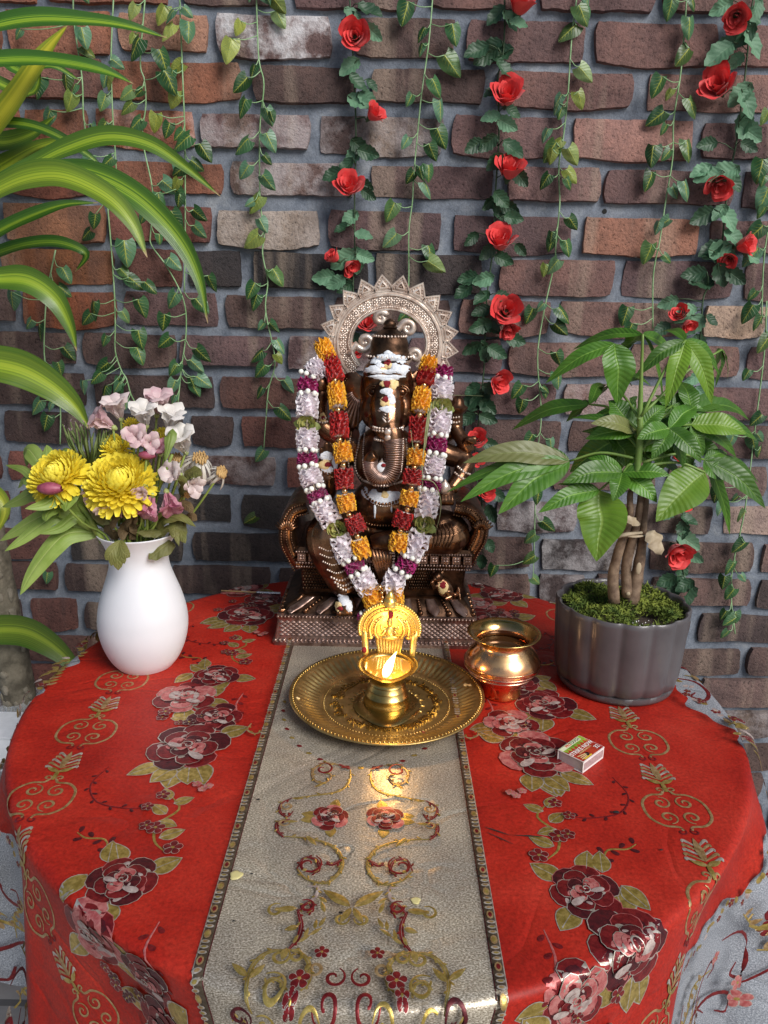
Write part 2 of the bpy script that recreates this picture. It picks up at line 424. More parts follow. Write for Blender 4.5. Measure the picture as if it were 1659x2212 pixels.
# ================================================================== TABLECLOTH
U0 = -.021                                                              # the pattern's mirror line
PEAKS = [(-176, 8, .9), (-161, 8, 1.3), (-138, 7.5, 1.0), (-128, 6, .5), (-105, 7, .85), (-94, 8, .55), (-82, 9, .7), (-68, 9, .75), (-55, 8, .78), (-25, 9, 1.4), (-12, 8, .9), (12, 8, 1), (40, 9, 1), (70, 9, 1), (100, 9, 1), (128, 8, 1), (155, 9, 1)]
def fold(phi):
    d = math.degrees(phi); s = 0
    for p, w, k in PEAKS:
        e = (d - p + 180) % 360 - 180
        s += k * math.exp(-(e / w) ** 2)
    return s
def rim(phi): return TR + .028 * max(0, -math.sin(phi)) ** 6       # the top is a little longer toward the viewer
def drape(u, v):
    r = math.hypot(u, v); phi = math.atan2(v, u); T0 = rim(phi)
    if r <= T0: return Vector((u, v, 0))
    s = r - T0; rc = .0065
    a = min(s / rc, 1.45); rad = T0 + rc * math.sin(a); z = -rc * (1 - math.cos(a)); s2 = max(0, s - rc * 1.45)
    f = fold(phi)
    A = .062 * (1 - math.exp(-s2 * 7))
    rad += s2 * .02 + A * (f - .92) + s2 * .38 * max(0, f - .95)
    k = .985 - .08 * (1 - min(1, f))
    return Vector((rad * math.cos(phi), rad * math.sin(phi), z - s2 * k))
def cloth(u, v, off=0.0):
    p = drape(u, v)
    if not off: return p
    e = .004; n = (drape(u + e, v) - drape(u - e, v)).cross(drape(u, v + e) - drape(u, v - e))
    n = n.normalized() if n.length > 1e-9 else Vector((0, 0, 1))
    return p + n * off
BV = [-.9, -.62, -.45, -.3, -.2, -.1, .013, .15, .3, .5, .9]; BU = [.50, .50, .512, .520, .505, .482, .446, .436, .45, .47, .5]
def zone(u, v):                                                         # > 0: the silver damask border
    return abs(u - U0) - (np.interp(v, BV, BU) + .008 * math.sin(v * 60) + .005 * math.sin(v * 143 + 1))
def cloth_material():
    m, N, L, b = newmat('jacquard_satin')
    uv = N.new('ShaderNodeUVMap').outputs[0]; sp = N.new('ShaderNodeSeparateXYZ'); L.new(uv, sp.inputs[0])
    at_ = N.new('ShaderNodeAttribute'); at_.attribute_name = 'zone'
    du = math_(N, L, 'ABSOLUTE', math_(N, L, 'SUBTRACT', sp.outputs[0], U0))
    run = math_(N, L, 'LESS_THAN', du, .1285)
    bor = math_(N, L, 'GREATER_THAN', at_.outputs['Fac'], 0.0)
    # red satin, faintly mottled by old spills
    n1 = noise(N, L, 7, 7, .6, uv); nf = noise(N, L, 520, 2, .5, uv); ng = noise(N, L, 900, 2, .5, uv)
    rr = ramp(N, [(.30, (.23, .009, .006)), (.5, (.35, .017, .009)), (.72, (.44, .034, .019))]); L.new(n1.outputs[0], rr.inputs[0])
    nf2 = noise(N, L, 260, 4, .75, uv); rf = ramp(N, [(.3, (.62, .62, .62)), (.7, (1.35, 1.35, 1.35))]); L.new(nf2.outputs[0], rf.inputs[0])
    red = mixc(N, L, 1.0, rr.outputs[0], rf.outputs[0], 'MULTIPLY')
    # lame runner: tarnished silver gold threads, glitter sparkle painted into the palest tone
    mp = N.new('ShaderNodeMapping'); mp.inputs['Scale'].default_value = (480, 800, 1); L.new(uv, mp.inputs[0])
    nt_ = noise(N, L, 1, 3, .7, mp.outputs[0])
    rl = ramp(N, [(.34, (.18, .15, .11)), (.50, (.45, .40, .32)), (.64, (.88, .82, .71))]); L.new(nt_.outputs[0], rl.inputs[0])
    n5 = noise(N, L, 9, 5, .6, uv); r5 = ramp(N, [(.4, (.80, .78, .78)), (.62, (1.08, 1.06, 1.02))]); L.new(n5.outputs[0], r5.inputs[0])
    lame = mixc(N, L, 1, rl.outputs[0], r5.outputs[0], 'MULTIPLY')
    rs = ramp(N, [(.36, (.22, .24, .28)), (.52, (.42, .45, .50)), (.66, (.70, .73, .78))]); L.new(nt_.outputs[0], rs.inputs[0])
    c = mixc(N, L, run, red, lame); c = mixc(N, L, bor, c, rs.outputs[0]); L.new(c, b.inputs['Base Color'])
    foil = math_(N, L, 'MAXIMUM', run, bor)
    L.new(math_(N, L, 'MULTIPLY', foil, .45), b.inputs['Metallic'])
    L.new(math_(N, L, 'SUBTRACT', .48, math_(N, L, 'MULTIPLY', foil, .14)), b.inputs['Roughness'])
    b.inputs['Specular IOR Level'].default_value = .22
    n6 = noise(N, L, 16, 4, .5, uv)
    h = math_(N, L, 'ADD', math_(N, L, 'MULTIPLY', n6.outputs[0], 1.0), math_(N, L, 'MULTIPLY', nt_.outputs[0], math_(N, L, 'ADD', .02, math_(N, L, 'MULTIPLY', foil, .03))))
    n7 = noise(N, L, 4.5, 3, .45, uv, 1.2); cr_ = math_(N, L, 'ABSOLUTE', math_(N, L, 'SUBTRACT', n7.outputs[0], .5)); h = math_(N, L, 'ADD', h, math_(N, L, 'MULTIPLY', math_(N, L, 'MINIMUM', cr_, .04), 9.0))
    bumpn(N, L, h, .6, .0045, b)
    return m
MC = cloth_material()
us = np.arange(-.735, .7351, .0075); vs_ = np.arange(-.80, .8001, .0075)
mb = MB(); mb.grid([[drape(u, v) for u in us] for v in vs_], 0, [[(u, v) for u in us] for v in vs_])
tcloth = mb.build('tablecloth', MC)
za = tcloth.data.attributes.new('zone', 'FLOAT', 'POINT'); za.data.foreach_set('value', [float(zone(u, v)) for v in vs_ for u in us])
tag(tcloth, 'red satin tablecloth with foil roses and a silver centre strip draped over the round table', 'tablecloth')
print('cloth', len(tcloth.data.polygons))

# ------------------------------------------------------------------ foil embroidery, raised on the cloth
foil = lambda n, c, c2, r=.38, me=.6: mat(n, c, c2, 160, rough=r, metal=me, bump=.5, bscale=500, bdist=.0006)
F_SIL = foil('foil_silver', (.38, .33, .27), (.66, .60, .53)); F_GOLD = foil('foil_gold', (.38, .27, .06), (.66, .49, .15), .34, .75); F_BRZ = foil('foil_bronze', (.33, .19, .07), (.55, .38, .19))
F_MAR = foil('foil_maroon', (.13, .006, .009), (.24, .016, .018), .38, .4); F_PNK = foil('foil_pink', (.45, .09, .09), (.62, .24, .22), .42, .4)
F_DRK = foil('foil_wine', (.05, .006, .010), (.11, .010, .014), .42, .35); F_PALE = foil('foil_pale', (.38, .28, .26), (.60, .50, .46), .5, .4)
FM = [F_SIL, F_GOLD, F_BRZ, F_MAR, F_PNK, F_DRK, F_PALE, foil('foil_umber', (.10, .075, .05), (.18, .14, .10))]
SIL, GOLD, BRZ, MAR, PNK, DRK, PALE = range(7)
class Mo(MB):
    """a motif drawn in the cloth's own plane, laid on its surface"""
    def __init__(s, cx=0, cy=0, sc=1, rot=0, mir=1):
        super().__init__(); s.cx, s.cy, s.sc, s.rot, s.mir = cx, cy, sc, rot, mir; s.lay = .0002
    def pt(s, x, y, off):
        c, n = math.cos(s.rot), math.sin(s.rot)
        u = s.cx + s.mir * s.sc * (x * c - y * n); v = s.cy + s.sc * (x * n + y * c)
        if s.glob: u = U0 + s.mir * (s.cx - U0 + s.sc * (x * c - y * n))
        return cloth(u, v, off)
    glob = True
    def blob(s, pts, mi):
        cx = sum(p[0] for p in pts) / len(pts); cy = sum(p[1] for p in pts) / len(pts)
        s.lay += .00005; o = s.lay
        vs = [s.pt(cx, cy, o + .0003)] + [s.pt(cx + (x - cx) * .6, cy + (y - cy) * .6, o + .0002) for x, y in pts] + [s.pt(x, y, o) for x, y in pts]
        n = len(pts); fs = [(0, 1 + k, 1 + (k + 1) % n) for k in range(n)] + [(1 + k, 1 + n + k, 1 + n + (k + 1) % n, 1 + (k + 1) % n) for k in range(n)]
        if s.mir < 0: fs = [f[::-1] for f in fs]
        s.add(vs, fs, mi)
    def strip(s, pts, w, mi, taper=True, smooth=4):
        P = crom([(x, y, 0) for x, y in pts], smooth) if smooth and len(pts) > 2 else [Vector((x, y, 0)) for x, y in pts]
        s.lay += .00005; o = s.lay; rows = []; n = len(P)
        for i, p in enumerate(P):
            t = P[min(i + 1, n - 1)] - P[max(i - 1, 0)]; t = t.normalized() if t.length > 0 else Vector((1, 0, 0))
            k = w * (.35 + .65 * math.sin(math.pi * (i + .5) / n)) if taper else w
            a = Vector((-t.y, t.x, 0)) * k
            rows.append([s.pt(p.x + a.x, p.y + a.y, o), s.pt(p.x, p.y, o + .0004), s.pt(p.x - a.x, p.y - a.y, o)])
        s.grid(rows, mi, flip=s.mir > 0)
    def petal(s, cx, cy, a, l, w, mi, rim=None, rimw=.07):
        def sh(l, w, g=0):
            out = []
            for k in range(12):
                t = 2 * math.pi * k / 12
                x = l * (.5 - .5 * math.cos(t)) - g; y = w * math.sin(t) * (.65 + .45 * math.sin(t / 2) ** 2)
                out.append((cx + x * math.cos(a) - y * math.sin(a), cy + x * math.sin(a) + y * math.cos(a)))
            return out
        if rim is not None: s.blob(sh(l * (1 + 1.6 * rimw), w * (1 + 2 * rimw), l * rimw), rim)
        s.blob(sh(l, w), mi)
    def leaf(s, cx, cy, a, l, w, mi=GOLD, rim=SIL):
        def sh(l, w, g=0):
            out = []
            for k in range(14):
                t = k / 14; e = t * 2 if t < .5 else 2 - t * 2; y = w * math.sin(math.pi * e ** .8) ** .9 * (1 if t < .5 else -1)
                x = l * e - g
                out.append((cx + x * math.cos(a) - y * math.sin(a), cy + x * math.sin(a) + y * math.cos(a)))
            return out
        if rim is not None: s.blob(sh(l * 1.07, w * 1.10, l * .035), rim)
        s.blob(sh(l, w), mi)
        s.strip([(cx, cy), (cx + l * .9 * math.cos(a), cy + l * .9 * math.sin(a))], w * .09, rim if rim is not None else BRZ, smooth=0)
    def spiral(s, cx, cy, r, turns, a0, w, mi, sgn=1):
        n = int(10 * turns) + 3
        s.strip([(cx + r * (1 - k / n) ** .8 * math.cos(a0 + sgn * 2 * math.pi * turns * k / n), cy + r * (1 - k / n) ** .8 * math.sin(a0 + sgn * 2 * math.pi * turns * k / n)) for k in range(n)], w, mi, smooth=2)
    def rose(s, cx, cy, r, rg, tone=0):
        cs = [(MAR, DRK, MAR, PNK), (PNK, MAR, PNK, PALE), (MAR, PNK, MAR, DRK)][tone]
        a0 = rg.uniform(0, 6)
        for n, d, l, w, pal in ((6, .22, .82, .46, (cs[0], cs[1])), (5, .10, .66, .36, (cs[2], cs[0])), (4, .04, .46, .26, (cs[1], cs[3])), (3, 0, .28, .16, (cs[3], cs[0]))):
            for k in range(n):
                a = a0 + 2 * math.pi * k / n + rg.uniform(-.15, .15)
                s.petal(cx + d * r * math.cos(a), cy + d * r * math.sin(a), a, (L2 := l * r * rg.uniform(.88, 1.08)), w * r, pal[k % 2], SIL if rg.random() < .75 else PNK, .034)
                s.petal(cx + d * r * math.cos(a), cy + d * r * math.sin(a), a + .06, L2 * .80, w * r * .78, {MAR: DRK, PNK: MAR, PALE: PNK, DRK: DRK}[pal[k % 2]])
                s.petal(cx + (d + l * .52) * r * math.cos(a + .1), cy + (d + l * .52) * r * math.sin(a + .1), a + 1.5, w * r * .62, w * r * .20, (SIL, PNK, PALE)[k % 3])
            a0 += .6
        s.petal(cx - .1 * r, cy - .32 * r, rg.uniform(3.4, 3.9), .5 * r, .13 * r, PALE); s.petal(cx + .12 * r, cy - .1 * r, rg.uniform(.2, .9), .42 * r, .10 * r, PALE)
        s.spiral(cx, cy, .17 * r, 1.2, a0, .02 * r, SIL)
    def flower(s, cx, cy, r, mi=MAR, n=5):
        for k in range(n): s.petal(cx, cy, 2 * math.pi * k / n + .3, r, r * .42, mi, SIL, .06)
        s.blob([(cx + r * .2 * math.cos(k), cy + r * .2 * math.sin(k)) for k in (0, 1.05, 2.1, 3.14, 4.2, 5.2)], GOLD)
    def sprig(s, pts, mi, budm, nb=7, w=.0011, bud=.004):
        s.strip(pts, w, mi); P = crom([(x, y, 0) for x, y in pts], 6)
        for k in range(nb):
            i = 1 + int((len(P) - 3) * k / max(1, nb - 1)); t = (P[i + 1] - P[i]).normalized(); sd = 1 if k % 2 else -1
            q = P[i] + Vector((-t.y, t.x, 0)) * sd * bud * .3; s.petal(q.x, q.y, math.atan2(t.y, t.x) + sd * .9, bud * 1.6, bud * .5, budm)
def put(name, mo):
    o = mo.build(name, FM, tcloth)
    if name in ('blossom_motif', 'arabesque_motif', 'damask_motif', 'lace_motif', 'jewel_border', 'jewel_motif'): o['kind'] = 'stuff'
    return o

def embroidery():
    rg = random.Random(3); PER = .41
    for mir in (-1, 1):
        for pi_, off in enumerate((PER, 0, -PER)):
            # cluster of four roses, axis on the right; mirrored on the left
            for (du, v, r, tone) in ((.247, -.024, .042, 1 if mir < 0 else 0), (.218, .037, .034, 0), (.194, -.077, .034, 1 if mir > 0 else 0), (.213, -.147, .048, 0 if mir < 0 else 2)):
                m = Mo(U0 + du, v + off, 1, 0, mir)
                for k in range(3):
                    a = rg.uniform(0, 6.28); m.leaf(r * .75 * math.cos(a), r * .75 * math.sin(a), a, r * .95, r * .33)
                if r > .045:
                    m.leaf(-.012, -.040, R(-100), .034, .013); m.leaf(.004, -.042, R(-55), .036, .013); m.leaf(.022, -.036, R(-35), .040, .011); m.leaf(-.034, .030, R(150), .036, .014)
                m.rose(0, 0, r, rg, tone); put('rose_motif', m)
            m = Mo(U0 + .235, -.105 + off, 1, 0, mir)
            for k in range(7): m.flower(rg.uniform(-.045, .045), rg.uniform(-.03, .045), rg.uniform(.006, .010), MAR if k % 2 else DRK)
            put('blossom_motif', m)
            m = Mo(U0 + .205, -.18 + off, 1, 0, mir)                    # the trailing sprig below each cluster
            m.sprig([(.09, -.01), (.098, -.045), (.08, -.075), (.045, -.085), (.02, -.082)], MAR, DRK, 12)
            put('tendril_motif', m)
            m = Mo(U0 + .205, -.245 + off, 1, 0, mir)
            m.strip([(.0, .0), (-.012, -.02), (.004, -.045), (.0, -.07), (-.014, -.085)], .0016, GOLD)
            for (x, y, a, l) in ((-.004, -.01, 150, .022), (.0, -.028, 40, .024), (.004, -.04, 200, .022), (-.004, -.066, 150, .026), (.002, -.004, 60, .022)): m.leaf(x, y, R(a), l, l * .3)
            for (x, y, r) in ((.012, .004, .008), (.004, -.052, .010), (-.022, -.082, .010), (.014, -.05, .008), (.022, -.02, .007)): m.flower(x, y, r, MAR)
            for (x, y) in ((-.03, .012), (-.022, .02), (-.036, .016)): m.flower(x, y, .0055, PNK)
            put('vine_motif', m)
            m = Mo(U0 + .275, -.335 + off, 1, 0, mir)
            m.sprig([(-.03, .0), (-.02, .02), (.0, .022), (.012, .03)], GOLD, DRK, 6, .0012, .006); m.leaf(-.034, -.012, R(80), .03, .009); m.leaf(-.02, -.03, R(-60), .034, .010)
            put('sprig_motif', m)
            m = Mo(U0 + .125 + .045, -.45 + off + .03, 1, 0, mir)
            m.sprig([(0, 0), (.004, -.03), (-.002, -.06), (.004, -.085)], PNK, MAR, 8, .0012, .006); put('sprig_motif', m)
        # chain of scrolled medallions and palmettes
        for k in range(-5, 5):
            v = -.115 - .135 * k if mir < 0 else -.1135 - .135 * k
            m = Mo(U0 + .349, v, 1, 0, mir)
            for sx in (-1, 1):
                m.strip([(sx * .004, .034), (sx * .008, .028), (sx * .022, .026), (sx * .034, .012), (sx * .034, -.012), (sx * .022, -.026), (sx * .008, -.028), (sx * .004, -.034)], .0016, BRZ, taper=False)
                for sy in (-1, 1):
                    m.spiral(sx * .013, sy * .0125, .0105, 1.4, R(90 * sy), .0015, BRZ, sx * sy)
                    m.spiral(sx * .007, sy * .036, .0055, 1.2, R(-90 * sy), .0012, MAR if sy < 0 else BRZ, -sx * sy)
            put('scroll_motif', m)
            m = Mo(U0 + .349, v - .0675, 1, 0, mir)
            for q in range(5):
                for sx in (-1, 1):
                    y = .018 - q * .0068; m.strip([(0, y - .010), (sx * (.008 + .0012 * q), y - .002), (sx * (.012 + .0015 * q), y + .001), (sx * (.013 + .0012 * q), y - .003)], .0018, BRZ if q % 2 else SIL)
            m.leaf(0, -.014, R(90), .036, .0045, BRZ, None)
            for sx in (-1, 1): m.leaf(0, -.020, R(90 - sx * 62), .018, .0035, GOLD, None)
            m.strip([(0, -.018), (.0, -.026), (0, -.036)], .0026, GOLD); put('palmette_motif', m)
        # jewelled edge of the runner: every jewel raised
        m = Mo(U0 + .1235, 0, 1, 0, mir)
        vv_ = list(np.arange(-.74, .5, .01)); m.strip([(0, y) for y in vv_], .0046, 7, False, 0)
        m.strip([(-.0048, y) for y in vv_], .0005, DRK, False, 0); m.strip([(.0050, y) for y in vv_], .0005, SIL, False, 0)
        v = -.74; k = 0
        while v < .45:
            big = k % 4 == 0; r = (.0046 if k % 8 == 0 else .0052) if big else .0034
            r = .0042 if big else .0017
            el = [((.0027 if big else .0034) * math.cos(q * .7854), v + r * math.sin(q * .7854)) for q in range(8)]
            m.blob([(x * 1.2, v + (y - v) * 1.16) for x, y in el], BRZ if big else SIL); m.blob(el, (MAR if k % 8 == 0 else GOLD) if big else (F_IDX[k % 4]))
            v += .0082 if big or (k + 1) % 4 == 0 else .0056; k += 1
        put('jewel_border', m)
        # arabesques of the runner, drawn on the right and mirrored
        q = lambda x, y: (lambda w: (-(w.x - U0), w.y))(onz(398 + .44 * x, 1559.5 + .44 * y))
        lines = [([(815, 235), (810, 290), (760, 340), (650, 360), (530, 375)], .0017, GOLD), ([(530, 375), (480, 400), (468, 440), (505, 468), (535, 440)], .0016, MAR),
                 ([(760, 215), (690, 205), (632, 240), (640, 290), (690, 302), (722, 270), (695, 245)], .0017, BRZ), ([(815, 235), (760, 215)], .0020, MAR),
                 ([(520, 485), (460, 500), (458, 540), (490, 575)], .0018, MAR), ([(490, 570), (600, 580), (700, 605), (760, 650), (775, 720), (730, 780), (680, 802), (600, 780), (552, 730)], .0019, GOLD),
                 ([(552, 735), (590, 680), (650, 690), (660, 745), (610, 750)], .0017, MAR), ([(775, 690), (725, 715), (700, 700)], .0022, MAR),
                 ([(610, 820), (655, 830), (640, 880), (580, 920), (555, 960)], .0017, PALE), ([(555, 940), (575, 1010), (560, 1080), (510, 1140)], .0022, MAR),
                 ([(510, 1140), (420, 1150), (350, 1200), (310, 1290), (320, 1400)], .0021, GOLD), ([(510, 1140), (580, 1165), (615, 1220), (610, 1300), (570, 1345)], .0021, GOLD),
                 ([(555, 960), (610, 910), (630, 950), (600, 960)], .0018, MAR), ([(385, 1330), (430, 1290), (480, 1310), (480, 1370)], .0018, GOLD), ([(240, 1370), (220, 1420), (270, 1450), (280, 1410)], .0018, DRK),
                 ([(330, 30), (310, 60), (350, 80), (400, 60)], .0015, BRZ)]
        m = Mo(U0, 0, 1, 0, mir)
        for p, w, mi in lines:
            pts_ = [q(*a) for a in p]; m.strip(pts_, w * 1.0, mi); m.strip(pts_, w * .3, PALE if mi == MAR else SIL)
            C_ = crom([(x, y, 0) for x, y in pts_], 6)
            for i_ in range(2, len(C_) - 2, 3):                          # curled leaflets along every stem
                t_ = (C_[i_ + 1] - C_[i_ - 1]).normalized(); sd_ = 1 if (i_ // 3) % 2 else -1; a_ = math.atan2(t_.y, t_.x) + sd_ * .75
                m.petal(C_[i_].x, C_[i_].y, a_, rg.uniform(.004, .007), .0012, GOLD if mi != MAR or i_ % 2 else MAR)
        for (x, y, r_, a0_, sg_, mi_) in ((683, 255, 46, 1.0, 1, MAR), (612, 728, 50, 2.0, 1, MAR), (505, 440, 26, .5, -1, BRZ), (490, 520, 24, 3, 1, BRZ), (600, 935, 30, 1, 1, MAR), (450, 955, 30, 2, -1, GOLD), (772, 1000, 26, 3, 1, GOLD), (435, 1325, 46, 1, 1, GOLD), (255, 1405, 40, 4, -1, DRK), (470, 1185, 34, 2, 1, GOLD), (640, 1245, 30, 0, -1, BRZ), (545, 1185, 26, 1, 1, GOLD), (735, 1290, 36, 2, 1, MAR), (700, 1400, 40, 0, -1, MAR), (380, 1440, 34, 1, 1, GOLD), (610, 1440, 34, 3, -1, GOLD)):
            c_ = q(x, y); m.spiral(c_[0], c_[1], r_ * .00027, 1.25, a0_, .0015, mi_, sg_)
        for (x, y, x2, y2, w) in ((640, 350, 700, 320, .004), (530, 405, 590, 405, .004), (600, 590, 650, 640, .005), (500, 520, 560, 520, .004), (555, 950, 440, 960, .007), (560, 1040, 490, 1060, .006), (500, 1150, 480, 1210, .006),
                                  (815, 940, 680, 860, .010), (815, 945, 720, 885, .007), (820, 950, 760, 1030, .006), (310, 1290, 235, 1225, .006), (320, 1300, 400, 1230, .006), (600, 760, 580, 770, .004),
                                  (535, 1130, 560, 1085, .003), (560, 1125, 620, 1085, .0035), (590, 1105, 610, 1050, .0035), (615, 1090, 680, 1050, .0035), (640, 1060, 650, 1010, .0035), (660, 1050, 695, 1000, .0035), (620, 1230, 590, 1270, .004),
                                  (700, 930, 660, 900, .004), (690, 980, 670, 920, .004)):
            a, b = q(x, y), q(x2, y2); m.leaf(a[0], a[1], math.atan2(b[1] - a[1], b[0] - a[0]), math.hypot(b[0] - a[0], b[1] - a[1]), w * .52, GOLD, None)
        for (x, y, r) in ((675, 1178, .0065), (565, 1312, .009), (530, 1378, .006)): a = q(x, y); m.flower(a[0], a[1], r, MAR)
        put('arabesque_motif', m)
        m = Mo(U0 + .0295, -.273, 1, 0, mir)
        for a in (100, 10, -10, 265): m.leaf(.014 * math.cos(R(a)), .014 * math.sin(R(a)), R(a), .018, .006, GOLD, None)
        m.rose(0, 0, .0205, rg, 2); put('rose_motif', m)
        # chain of little jewels round the plate's place
        m = Mo(U0, -.03, 1, 0, mir)
        for k in range(11):
            a = R(-92 + k * 9); m.petal(.150 * math.cos(a) * .72, .150 * math.sin(a), a + 1.2, .0075, .0026, MAR if k % 2 else GOLD)
        put('jewel_motif', m)
        # damask of the silver border
        m = Mo(U0, 0, 1, 0, mir)
        for (u, v, s_) in ((.48, .03, .9), (.50, .10, .8), (.53, -.07, 1), (.64, -.18, 1.2), (.66, -.30, 1.3), (.64, -.42, 1.3), (.70, -.24, 1.1), (.60, -.52, 1.3), (.72, -.38, 1.2), (.68, -.52, 1.2), (.49, .2, 1), (.6, .1, 1), (.62, -.06, 1), (.70, -.1, 1), (.55, -.26, 1), (.57, -.34, 1.1), (.55, -.43, 1.1), (.60, -.20, .9), (.52, -.50, 1)):
            a = rg.uniform(0, 6.28)
            f = lambda x, y: (u - U0 * 0 + s_ * (x * math.cos(a) - y * math.sin(a)) - 0, v + s_ * (x * math.sin(a) + y * math.cos(a)))
            m.strip([f(-.05, -.01), f(-.02, .015), f(.015, .005), f(.03, -.02), f(.012, -.03), f(.006, -.014)], .0028, MAR); m.strip([f(-.04, .03), f(-.01, .03), f(.02, .04), (f(.045, .02))], .0022, GOLD)
            for k in range(7):
                x = -.035 + k * .011; b0 = f(x, .03); b1 = f(x + .007, .043); m.leaf(b0[0], b0[1], math.atan2(b1[1] - b0[1], b1[0] - b0[0]), .016, .0035, GOLD if k % 2 else BRZ, None)
            b0 = f(.03, -.03); m.flower(b0[0], b0[1], .010 * s_, PNK if s_ > 1 else MAR)
        put('damask_motif', m)
        # scalloped foil lace where red meets silver
        m = Mo(U0, 0, 1, 0, mir); v = -.62
        while v < .25:
            u = np.interp(v, BV, BU) + .008 * math.sin(v * 60) + .005 * math.sin(v * 143 + 1); k = rg.random()
            if k < .5: m.leaf(u, v, rg.uniform(2.2, 4.1), rg.uniform(.009, .014), .0036, GOLD, None)
            elif k < .8: m.flower(u, v, rg.uniform(.0045, .008), MAR)
            else: m.petal(u, v, rg.uniform(0, 6), .010, .0035, PALE)
            v += .0085
        put('lace_motif', m)
F_IDX = [SIL, BRZ, GOLD, BRZ]
embroidery()
def spills():
    wax = mat('wax', (.62, .55, .25), rough=.3, sss=.3); soot = mat('soot', (.012, .012, .012), rough=.8); pow_ = mat('ash_smear', (.55, .42, .40), rough=.9)
    def spot(name, px, py, r, h, m, sq=1.0, n=16, rot=0):
        p = onz(px, py); rows = []
        for f, z in ((1, .0002), (.92, h * .7), (.6, h), (.0, h * .85)):
            row = []
            for k in range(n):
                a = 2 * math.pi * k / n; j = 1 + .12 * math.sin(3 * a + px) + .08 * math.sin(5 * a)
                x, y = f * r * j * math.cos(a), f * r * j * math.sin(a) * sq
                row.append(cloth(p.x + x * math.cos(rot) - y * math.sin(rot), p.y + x * math.sin(rot) + y * math.cos(rot), .0012 + z))
            rows.append(row)
        mb = MB(); mb.grid(rows, closed=True); mb.build(name, m, tcloth)
    spot('wax_drop', 510, 1893, .0062, .001, wax); spot('wax_drop', 898, 1948, .0045, .0008, wax)
    for a in ((558, 1729, .0022), (736, 1974, .0018), (544, 1890, .0014), (1331, 1756, .0035), (1035, 1895, .002), (505, 1992, .0014), (1428, 1838, .0018), (640, 1738, .001), (702, 1580, .0016)): spot('soot_speck', *a, .0006, soot, .6)
    for (x0, y0, x1, y1) in ((1046, 1788, 1104, 1807), (1106, 1806, 1172, 1809), (1052, 1800, 1110, 1826)):
        a, b = onz(x0, y0), onz(x1, y1); mb = MB(); rows = []
        for k in range(9):
            p = a.lerp(b, k / 8); w = .0011 * math.sin(math.pi * (k + .3) / 8.6) * rnd(.6, 1.2); rows.append([cloth(p.x, p.y + w, .0013), cloth(p.x, p.y - w, .0013)])
        mb.grid(rows, flip=True); mb.build('soot_streak', soot, tcloth)
spills()
# ================================================================== STATUE
BRONZE = mat('antique_copper', (.050, .024, .014), (.30, .155, .085), 30, rough=.36, metal=.95, bump=.25, bscale=180, bdist=.0008, rough2=.24, lo=.36, hi=.64)
PLINTH = mat('copper_plinth', (.17, .105, .085), (.46, .32, .27), 60, rough=.46, metal=.85, bump=.3, bscale=220, bdist=.0008, rough2=.30)
HALO = mat('pale_copper', (.52, .40, .33), (.93, .82, .73), 55, rough=.44, metal=.62, bump=.3, bscale=250, bdist=.0008, rough2=.28)
DARKM = mat('dark_bronze', (.030, .018, .012), (.12, .065, .04), 60, rough=.45, metal=1, bump=.3, bscale=200)
ASH = mat('sacred_ash', (.62, .66, .72), (.80, .82, .86), 220, rough=.95, bump=.8, bscale=500, bdist=.001)
VERM = mat('vermilion', (.16, .006, .012), (.24, .012, .018), 300, rough=.95, bump=.8, bscale=500, bdist=.001)
SANDAL = mat('sandal_paste', (.72, .52, .22), (.80, .62, .34), 200, rough=.9, bump=.6, bscale=400, bdist=.001)
SX0 = -.0075
statue = thing('statue', 'bronze elephant headed seated figure on a throne with a rayed ring behind its crown', 'statue', (SX0, .24, 0))
SL = Vector((SX0, .24, 0))
def loc(mb):
    mb.v = [tuple(Vector(p) - SL) for p in mb.v]; return mb
def sp(name, mb, m, smooth=True, sharp=None, parent=None): return loc(mb).build(name, m, parent or statue, smooth, sharp)

def remesh(name, mb, m, voxel, sm=4, parent=statue):
    o = mb.build(name + '_src', m, None)
    mod = o.modifiers.new('r', 'REMESH'); mod.mode = 'VOXEL'; mod.voxel_size = voxel; mod.use_smooth_shade = True
    s2 = o.modifiers.new('s', 'SMOOTH'); s2.factor = .5; s2.iterations = sm
    dg = bpy.context.evaluated_depsgraph_get(); me = bpy.data.meshes.new_from_object(o.evaluated_get(dg)); me.name = name
    src = o.data; bpy.data.objects.remove(o); bpy.data.meshes.remove(src)
    me.materials.clear(); me.materials.append(m)
    me.polygons.foreach_set('use_smooth', [True] * len(me.polygons)); return me

def rloft(mb, levels, mi=0, n=6, rc=.006):
    """rounded rectangles (z, x0, x1, y0, y1) skinned upwards and capped"""
    rows = []
    for (z, x0, x1, y0, y1) in levels:
        row = []
        for (cx, cy, a0) in ((x1 - rc, y0 + rc, -90), (x1 - rc, y1 - rc, 0), (x0 + rc, y1 - rc, 90), (x0 + rc, y0 + rc, 180)):
            for k in range(n):
                a = R(a0 + 90 * k / (n - 1)); row.append(Vector((cx + rc * math.cos(a), cy + rc * math.sin(a), z)))
        rows.append(row)
    mb.grid(rows, mi, closed=True)
    L = len(rows[0]); o = len(mb.v) - L; mb.f.append(tuple(range(o, o + L))); mb.m.append(mi)
    o = len(mb.v) - L * len(rows); mb.f.append(tuple(reversed(range(o, o + L)))); mb.m.append(mi)

def beads(mb, pts, r, step=None, n=6, m=4, mi=0):
    for p in (dist_pts(pts, step or 2.05 * r) if step != 0 else pts): mb.ball(p, r, n, m, mi)

